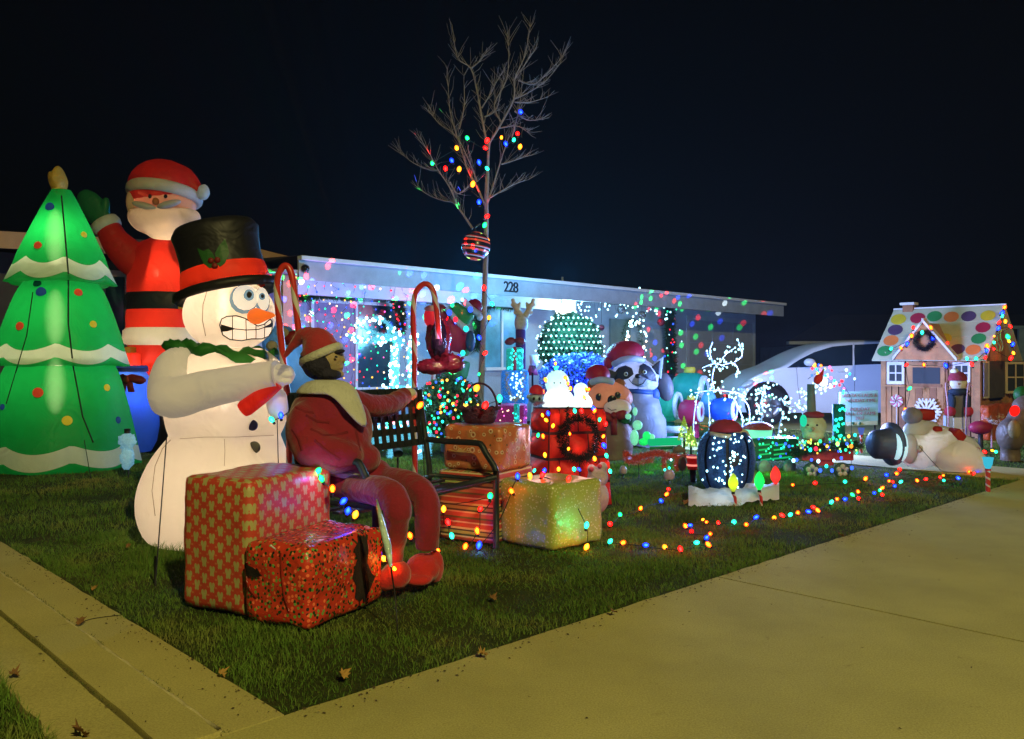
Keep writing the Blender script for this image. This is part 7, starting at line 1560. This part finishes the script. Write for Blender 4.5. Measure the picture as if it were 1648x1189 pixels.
t = thing('gift_bag', 'orange red crumpled gift bag with white speckles against the playhouse end wall', 'gift bag', PE(1598, 694, -.1))
bag = MB(); a, b = PE(1577, 690, -.12), PE(1620, 690, -.12); a.z = 0; b.z = 0; o = weld(softbox(bag, a, b-a, V2*-.12, (0, 0, .50), .03, 12, .03, 7, 3).build('bag', plain('orange_foil', (.50, .09, .03, 1), .3, .3, 9, .9, 14), t)); tufts(MB(), [PE(1590, 672, -.28), PE(1600, 680, -.28), PE(1612, 668, -.28)], .06, 200, .04, .004).build('speckle_tinsel', wtr, t, kind='stuff')
lamp('bag_glow', PE(1598, 650, -.5), (1, .25, .05), 1.0, .05, t)
t = thing('icicle_strip', 'pale green wavy plastic strips hanging on the playhouse end gable', 'ornament', PE(1606, 540, -.1))
for i in range(3):
    pts = [PE(1600+i*5+2*math.sin(j*1.6+i)+j*.6, 530+j*7, -.09) for j in range(6)]; MB().tube(pts, .008, 5).build('strip', plain('mint_plastic', (.35, .7, .4, 1), .3), t)
# ------------------------------------------------------------------ fallen inflatable snowman
q, k = q_(8.55)
t = thing('fallen_snowman', 'half deflated white inflatable snowman lying on the lawn with its dark hat to the left', 'inflatable', GX(1490, 8.55))
dw = fabric('dull_white_nylon', (.80, .78, .76, 1), .45, .03, .05, .6); cm = fabric('cream_patch', (.68, .64, .54, 1), .4, .03)
mb = MB(); mb.ell(q(1478, 722), (34*k, .20, 33*k)); mb.ell(q(1504, 718), (38*k, .24, 32*k), rotm('Y', 12)); mb.build('body', dw, t, remesh=.016, sm=8)
mb = MB(); mb.ell(q(1538, 735, -.08), (46*k, .26, 28*k), rotm('Y', 14)); mb.ell(q(1560, 748, -.08), (24*k, .2, 14*k), rotm('Y', 16)); mb.build('lower_body', cm, t, remesh=.016, sm=8)
mb = MB(); mb.ell(q(1475, 693), (22*k, .14, 18*k), rotm('Y', -30)); mb.ell(q(1492, 688, .02), (18*k, .12, 12*k)); mb.build('arm', cm, t, remesh=.016, sm=5)
mb = MB(); mb.ell(q(1520, 695, .12), (20*k, .13, 10*k), rotm('Y', 16)); mb.ell(q(1555, 715, .12), (28*k, .13, 13*k), rotm('Y', 38)); mb.build('leg', cm, t, remesh=.016, sm=5)
red2 = fabric('red_nylon_dull', (.42, .02, .012, 1), .3, .02)
MB().obox(q(1480, 677, -.04), (27*k, 0, 0), (0, .2, 0), (0, 0, 18*k)).build('red_cuff', red2, t, bevel=.03); MB().ell(q(1468, 669), (14*k, .13, 14*k)).build('mitten', fabric('grey_mitten', (.28, .25, .28, 1), .3, .02), t)
MB().cbox(q(1505, 693, -.06), (14*k, 0, 0), (0, .16, 0), (0, 0, 15*k)).build('red_patch', red2, t, bevel=.025)
MB().cbox(q(1538, 700, -.05), Vector((14*k, 0, -14*k)), (0, .2, 0), Vector((10*k, 0, 12*k))).build('red_patch', red2, t, bevel=.025); MB().cbox(q(1562, 725, -.08), Vector((13*k, 0, -3*k)), (0, .2, 0), Vector((4*k, 0, 14*k))).build('red_patch', red2, t, bevel=.02)
hn = fabric('hat_navy', (.05, .055, .09, 1), .25, .02); Mh = basis(Z3, Vector((-1, -.15, -.02)))
MB().lathe([(28*k, 0), (34*k, .01), (35*k, .05), (26*k, .06), (25*k, .10), (23*k, .22), (17*k, .26), (.001, .26)], q(1440, 714, .02), 28, Mh).build('hat', hn, t)
MB().ell(q(1446, 717, -.06), (12*k, .14, 27*k)).build('lit_face', fabric('cyan_face', (.55, .85, .95, 1), .5, .02, glow=.75), t)
MB().ell(q(1464, 722, -.1), (12*k, .1, 24*k)).build('cheek', fabric('pink_white', (.55, .48, .50, 1), .3, .02), t); lamp('face_glow', q(1448, 716, -.4), (.6, .95, 1), .9, .05, t)
MB().tube([q(1479, 718, -.26), q(1500, 742, -.28), G(1514, 757)], .0035, 5).build('guy_line', numm, t); MB().ell(q(1480, 722, -.2), (5*k, .03, 6*k)).build('valve', cm, t); lamp('inner_bulb', q(1495, 718), (.9, .92, 1), 3.2, .08, t); lamp('inner_bulb', q(1540, 735, -.08), (1, .95, .9), 1.6, .08, t)
# ------------------------------------------------------------------ brown reindeer with a lit red nose at the right edge
q, k = q_(9.4)
t = thing('inflatable_reindeer', 'brown inflatable reindeer with a glowing red nose cut by the right edge', 'inflatable', GX(1632, 9.4))
bw_ = fabric('deer_brown', (.20, .14, .10, 1), .35, .02); mb = MB(); mb.ell(q(1626, 700), (19*k, .18, 28*k)); mb.ell(q(1640, 672), (16*k, .14, 24*k), rotm('Y', 30)); mb.ell(q(1655, 655), (24*k, .16, 20*k)); mb.build('body', bw_, t, remesh=.016, sm=6)
MB().ell(q(1632, 692, -.13), (9*k, .07, 16*k)).build('belly', fabric('deer_tan', (.36, .26, .12, 1), .35, .02), t); MB().ell(q(1633, 661, -.2), (7*k, .05, 9*k), rotm('Y', 14)).build('nose', emis('red_nose', (1, .01, .005), 1.6), t)
MB().ell(q(1645, 635, .1), (12*k, .1, 14*k)).build('hat', fabric('scarf_green', (.03, .20, .03, 1)), t); MB().tube([q(1626, 715), GX(1626, 9.4)], .10, 10).build('base', bw_, t)
# path lights
for px, py, yb, Yl, lb in ((1590, 745, 791, None, 'striped candy cane path light with a teal lit cup beside the right pavement'), (1386, 694, 728, None, 'small striped path light with a blue cup behind the red wagon')):
    b = G(px, yb); k = b.y/F; t = thing('path_light', lb, 'path light', b, 'path lights on striped stakes'); c = P(px, py, b.y); s = 1 if py > 720 else .62
    MB().lathe([(3.5*k*s, -9*k*s), (6.5*k*s, -2*k*s), (7.5*k*s, 5*k*s), (8.5*k*s, 9*k*s)], c, 18).build('cup', emis('teal_cup' if s == 1 else 'blue_cup', (.05, .55, .75) if s == 1 else (.08, .14, .5), .9), t)
    MB().tube([c-Z3*9*k*s, c-Z3*12*k*s], 4.5*k*s, 10).build('collar', plain('candy_red', (.5, .02, .02, 1), .4), t); cane('stake', None, [b-Z3*.03, b+Z3*.05, c-Z3*12*k*s], 3.6*k*s, 16, parent=t)
    if s == 1: lamp('cup_glow', c-Vector((0, .12, 0)), (.1, .8, 1), .25, .02, t)
# sign board
q, k = q_(10.9)
t = thing('sign_board', 'pale teal notice board with red lettering standing in front of the white car', 'sign', GX(1382, 10.9))
bd = plain('teal_board', (.22, .42, .40, 1), .7, .15, 3, .1); MB().prism([q(1352, 686), q(1413, 684), q(1413, 628), q(1352, 631)], (0, .03, 0)).build('board', bd, t, smooth=False)
MB().prism([q(1353, 685, -.006), q(1412, 683.5, -.006), q(1412, 677, -.006), q(1353, 679.5, -.006)], (0, .005, 0)).build('base_strip', plain('cream_strip', (.42, .44, .28, 1), .7), t, smooth=False)
rl = plain('red_letters', (.26, .10, .10, 1), .7, .1, 3, 0)
for s, px, py, sz in (('SANTA CLAUS &', 1383, 636.5, 7.6), ('HOLIDAY TIME', 1385, 644.5, 7.0), ('HOLIDAY', 1384, 658.5, 7.4), ('HALL OF FAME', 1384, 665.5, 7.6), ('2017', 1384, 673, 7.2)):
    text3('lettering', s, sz*k*1.02, q(px, py, -.012), Vector((1, 0, .03)), rl, t, .002)
for px in (1373, 1384): MB().ell(q(px, 681, -.012), (2.4*k, .006, 2.4*k)).build('emblem', MC['dark_green_paint'], t)
for px in (1358, 1408): MB().tube([q(px, 684, .015), GX(px, 10.92)], .012, 6).build('leg', numm, t)
# ================================================================== strings of C9 bulbs
C9C = dict(r=(1, .005, .004), o=(1, .075, .003), y=(1, .22, .006), g=(.004, .55, .10), t=(.008, .55, .26), b=(.004, .022, .9))
C9M = {}
def c9(c, st):
    if (c, st) not in C9M:
        m, nt, out = newmat('bulb_%s_%d' % (c, st)); e = nd(nt, 'Emission'); e.inputs[1].default_value = st
        lw = nd(nt, 'LayerWeight'); lw.inputs[0].default_value = .5; col = C9C[c]+(1,)
        hot = col           # same tint; the hot core is put into the view-facing strength
        fc = lw.outputs['Facing']; L(nt, mixc(nt, mth(nt, 'POWER', fc, .4), hot, col), e.inputs[0]); L(nt, mth(nt, 'ADD', mth(nt, 'MULTIPLY', mth(nt, 'POWER', mth(nt, 'SUBTRACT', 1, fc), 5), st*2.2), 2.6), e.inputs[1]); L(nt, e.outputs[0], out.inputs[0]); m.cycles.emission_sampling = 'FRONT' if st > 9 else 'NONE'
        me = MB().lathe([(.001, .95), (.25, .85), (.55, .5), (.68, .1), (.62, -.3), (.38, -.75), (.3, -.85)], (0, 0, 0), 10).mesh('bulb', m)
        C9M[(c, st)] = me
    return C9M[(c, st)]
SOCK = MB().lathe([(.30, -.80), (.34, -.85), (.34, -1.45), (.2, -1.5)], (0, 0, 0), 8).mesh('socket', numm)
def c9string(label, items, size, st=14, wire=True, sag=0., group='strings of large coloured bulbs', sockets=True, wr=.0028, z0=.028, spill=0):
    """items: (px, py, colour, Y or None for on the grass)"""
    pos = []
    for it in items:
        px, py, c = it[:3]; Y = it[3] if len(it) > 3 else None
        pos.append(P(px, py, Y) if Y else G(px, py, z0))
    t = thing('light_string', label, 'light string', pos[0], group)
    for it, p in zip(items, pos):
        rx, ry, rz = R_.uniform(.6, 1.5), R_.uniform(-.4, .4), R_.uniform(0, 6.28); s = size*(it[4] if len(it) > 4 else 1)
        if len(it) > 3 and it[3]: rx = R_.uniform(-.5, .9)
        place('bulb', c9(it[2], st), t, p, (rx, ry, rz), (s, s, s))
        if sockets: place('socket', SOCK, t, p, (rx, ry, rz), (s, s, s))
    if spill:
        for it, p in list(zip(items, pos))[1::spill]: lamp('bulb_spill', p+Vector((0, -.02, .035)), tuple(x*.9+.02 for x in C9C[it[2]]), .55 if it[2] in 'b' else .26, .012, t)
    if wire:
        w = []
        for a, b in zip(pos[:-1], pos[1:]):
            if (a-b).length > 1.6:
                if len(w) > 1: MB().tube(w, wr, 5).build('wire', wirem, t)
                w = []; continue
            m = (a+b)/2; m.z = max(.012, m.z-sag-.01) ; m += Vector((R_.uniform(-.02, .02), R_.uniform(-.02, .02), 0))
            w += ([a-Z3*.012] if not w else [])+[m, b-Z3*.012]
        if len(w) > 1: MB().tube(smoothpath(w, 3), wr, 5).build('wire', wirem, t)
    return t
S = .034
c9string('string of coloured bulbs round the bench arm and the red gift boxes', [(437, 675, 't', 4.62), (452, 668, 'b', 4.6), (487, 640, 'y', 4.62), (512, 758, 'g', 4.02), (517, 770, 'g', 4.02), (535, 786, 'o', 3.96), (553, 806, 'b', 3.93), (560, 822, 'b', 3.9), (572, 828, 'y', 3.86)], .022, 16, spill=3)
c9string('short string of coloured bulbs behind the dummy\'s red shoes', [(618, 899, 'y', 4.05), (635, 916, 'y', 3.86, .7), (636, 893, 'b', 4.15), (641, 870, 'y', 4.2), (660, 862, 'o', 4.3), (676, 862, 'r', 4.4, .8), (705, 885, 'o', 4.25, .6)], .022, 16, spill=2)
c9string('string of coloured bulbs hanging in front of the striped gift box', [(676, 652, 'o', 5.12, 1.2), (690, 795, 'g', 5.1, .4), (789, 798, 'g', 4.9, 1.1), (773, 819, 'r', 4.98), (768, 854, 'o', 4.98), (749, 879, 'o', 5.0), (727, 862, 't', 5.05), (721, 840, 'r', 5.08), (714, 819, 'y', 5.1)], .024, 16, sag=.04, spill=2)
c9string('string of coloured bulbs draped over the top and side of the green gift box', [(771, 877, 'b', 4.92, 1.2), (823, 790, 'o', 4.98, 1.1), (833, 766, 'b', 5.05), (853, 765, 'y', 5.2), (873, 764, 'r', 5.1), (915, 770, 'r', 5.1), (944, 845, 't', 4.96, 1.1), (944, 880, 'y', 4.93, 1.1)], .022, 16, sag=.02)
lamp('bulb_glow', P(936, 846, 4.88), (.01, 1, .3), .55, .01); lamp('bulb_glow', P(939, 876, 4.85), (1, .25, .01), .35, .01); lamp('bulb_glow', P(771, 884, 4.86), (.05, .1, 1), .8, .01); lamp('bulb_glow', P(519, 765, 3.95), (.4, .2, 1), .55, .01)
main = [(982, 871, 't'), (1003, 873, 'o'), (1039, 877, 'b'), (1070, 880, 'y'), (1095, 883, 'r'), (1121, 873, 't'), (1140, 876, 'o'), (1137, 865, 'b'), (1143, 859, 'o', None, .9), (1113, 855, 'r'), (1111, 845, 'b', None, .8), (1103, 846, 'o'), (1131, 836, 'y', None, .6), (1137, 840, 'o', None, .7), (1156, 841, 'r', None, .8), (1181, 840, 't', None, 1.2), (1201, 844, 'o'), (1217, 832, 'b'), (1246, 833, 'y'), (1259, 829, 'r'), (1272, 828, 't'), (1284, 825, 'o'), (1301, 823, 'b'), (1309, 816, 'r'), (1316, 821, 'o'), (1338, 808, 't', None, 1.1), (1347, 803, 'o'), (1360, 803, 'b', None, 1.1), (1372, 796, 'g'), (1382, 802, 'r'), (1381, 791, 'o'), (1407, 793, 'b'), (1416, 789, 'g'), (1420, 796, 'r'), (1420, 785, 'o'), (1440, 782, 'b'), (1450, 775, 't'), (1437, 775, 'r', None, .8), (1431, 774, 'o'), (1476, 773, 'o'), (1490, 771, 'r'), (1513, 768, 'r', None, .8), (1519, 773, 't'), (1542, 769, 'b', None, 1.1), (1518, 765, 'o', None, .8)]
c9string('long string of coloured bulbs on the grass from the green gift to the fallen snowman', main, .0215, 18, spill=1)
c9string('coloured bulbs on the grass between the green gift box and the tinsel dog', [(982, 843, 'r', None, 1.1), (998, 828, 'g'), (1031, 818, 'o'), (1064, 806, 'b'), (1073, 795, 'o'), (1076, 787, 'r')], .023, 18, spill=1)
c9string('coloured bulbs behind the red wagon wheels reaching the fallen snowman', [(1276, 780, 'o', None, .7), (1312, 777, 'r'), (1360, 775, 't'), (1393, 770, 'o'), (1427, 764, 'b'), (1443, 762, 'o'), (1448, 755, 'r'), (1560, 759, 'o'), (1567, 762, 'r', None, .7), (1572, 757, 'b', None, .8)], .028, 14)
c9string('coloured bulbs round the brown reindeer at the right edge', [(1567, 718, 'b'), (1585, 727, 'r'), (1597, 725, 'y', None, .7), (1603, 727, 't'), (1613, 726, 'r'), (1620, 724, 'o'), (1611, 718, 'b', None, .7), (1631, 731, 'y', None, .5)], .030, 14)
c9string('string of coloured bulbs round the red brick chimney', [(845, 706, 'b', 6.1), (866, 700, 'g', 6.1, .9), (879, 676, 'y', 6.05), (873, 668, 'y', 6.1, .8), (882, 665, 'b', 6.05), (925, 661, 't', 6.1), (936, 661, 'r', 6.1), (955, 657, 'b', 6.1), (957, 661, 'o', 6.08), (890, 685, 'y', 6.0, .9), (874, 702, 'o', 6.0), (877, 732, 'y', 6.0), (957, 738, 'y', 6.1), (972, 717, 'b', 6.1, 1.3), (976, 733, 't', 6.1), (971, 702, 'y', 6.1, .8), (975, 682, 'r', 6.15), (965, 675, 'g', 6.1, .9), (899, 755, 'y', 5.9), (876, 757, 'b', 5.9), (924, 755, 't', 5.9, 1.1), (932, 755, 'b', 5.9, .8), (860, 757, 'w' if False else 't', 5.9, .8), (982, 758, 't', 6.2), (917, 698, 'o', 6.0, .7), (915, 722, 'y', 6.0, .7)], .021, 14, wire=False)
c9string('string of amber bulbs round the two glowing white snowmen', [(878, 611, 'y', 7.9), (910, 608, 'o', 7.9), (914, 617, 'o', 7.9, .9), (918, 625, 'y', 7.9), (943, 626, 'o', 7.9, .9), (947, 627, 'o', 7.9), (940, 639, 'y', 7.9), (874, 630, 'o', 7.9), (895, 592, 't', 7.9, 1.1), (894, 585, 'y', 7.9, .8)], .024, 12, wire=False)
c9string('two coloured bulbs resting in and above the purple basket', [(767, 624, 'y', 5.4, 1.25), (781, 652, 'r', 5.2, 1.2), (804, 641, 't', 5.4, 1.1)], .026, 14)
c9string('string of large bulbs wound up the bare tree trunk and branches', [(779, 651, 't', 10.8, .6), (771, 602, 'g', 10.8, .7), (781, 568, 'r', 10.8, 1.1), (771, 543, 'b', 10.8, 1.1), (787, 511, 'y', 10.8), (792, 489, 't', 10.8, 1.1), (779, 463, 'r', 10.8, 1.2), (785, 387, 'y', 10.8), (780, 362, 'g', 10.85, 1.2), (784, 348, 'r', 10.85, 1.2), (771, 325, 'b', 10.85, 1.2), (761, 296, 'y', 10.85, 1.3), (784, 271, 't', 10.85), (771, 261, 'b', 10.85, 1.1), (739, 272, 'y', 10.85, 1.2), (717, 271, 'r', 10.85, 1.1), (727, 258, 'b', 10.85, 1.1), (696, 262, 'g', 10.85, 1.1), (735, 238, 'y', 10.85, 1.1), (752, 222, 'g', 10.85, 1.1), (781, 238, 'r', 10.85, 1), (784, 226, 'r', 10.85, 1.2), (807, 221, 'y', 10.85, .8), (814, 231, 'b', 10.85, 1.1), (827, 225, 't', 10.85, 1), (837, 236, 'y', 10.85, 1.1), (833, 215, 'r', 10.85, 1.1), (838, 180, 'b', 10.85, 1.2)], .037, 13)
# playhouse string
phs = [(1470, 527, 'r'), (1467, 540, 'o', 1.2), (1460, 553, 'b', 1.1), (1450, 560, 'o'), (1434, 561, 't'), (1484, 535, 't', 1.1), (1498, 527, 'o', 1.1), (1501, 545, 'b'), (1509, 555, 'o', .8), (1524, 553, 'r', 1.1), (1528, 570, 't'), (1541, 576, 'o', 1.1), (1556, 577, 't', .9), (1571, 577, 't', 1.1), (1564, 586, 'r', 1.1), (1588, 564, 'b', 1.1), (1588, 556, 'o'), (1586, 575, 'r', .8), (1522, 588, 'b', 1.2), (1487, 587, 'o', .9), (1459, 587, 'r'), (1464, 625, 'g', 1.1), (1457, 659, 'o', 1.1)]
c9string('string of coloured bulbs along the dormer and front of the playhouse', [(a, b, c, 11.9 if a > 1545 else 12.35, (r[0] if r else 1)) for a, b, c, *r in phs], .036, 13, wr=.004)
c9string('string of coloured bulbs round the end gable of the playhouse', [(1617, 494, 'o', 12.2, 1.1), (1613, 503, 'b', 12.2, 1.2), (1613, 508, 't', 12.2), (1618, 517, 'y', 12.3), (1608, 519, 'r', 12.2, 1), (1607, 528, 'b', 12.2, 1.1), (1626, 525, 'r', 12.4, 1), (1600, 541, 'y', 12.1, .6), (1600, 551, 't', 12.1, .8), (1622, 542, 'g', 12.4, 1.4), (1624, 549, 'y', 12.4, .9), (1630, 554, 'b', 12.4, 1.1), (1631, 568, 'y', 12.4, .9), (1627, 576, 'r', 12.4, 1.2), (1599, 561, 'r', 12.0, .8), (1589, 557, 'y', 12.0)], .036, 13, wr=.004)
# ================================================================== thin night haze lit by the display and the added roof lights
if True:
    m, nt, out = newmat('night_haze'); pv_ = nt.nodes.new('ShaderNodeVolumePrincipled'); pv_.inputs['Density'].default_value = .00085; pv_.inputs['Color'].default_value = (.75, .85, 1, 1); pv_.inputs['Anisotropy'].default_value = .2
    L(nt, pv_.outputs[0], out.inputs['Volume'])
    o = MB().obox((-60, -20, -1.1), (130, 0, 0), (0, 90, 0), (0, 0, 11.6)).build('haze', m, None, smooth=False, kind='stuff')
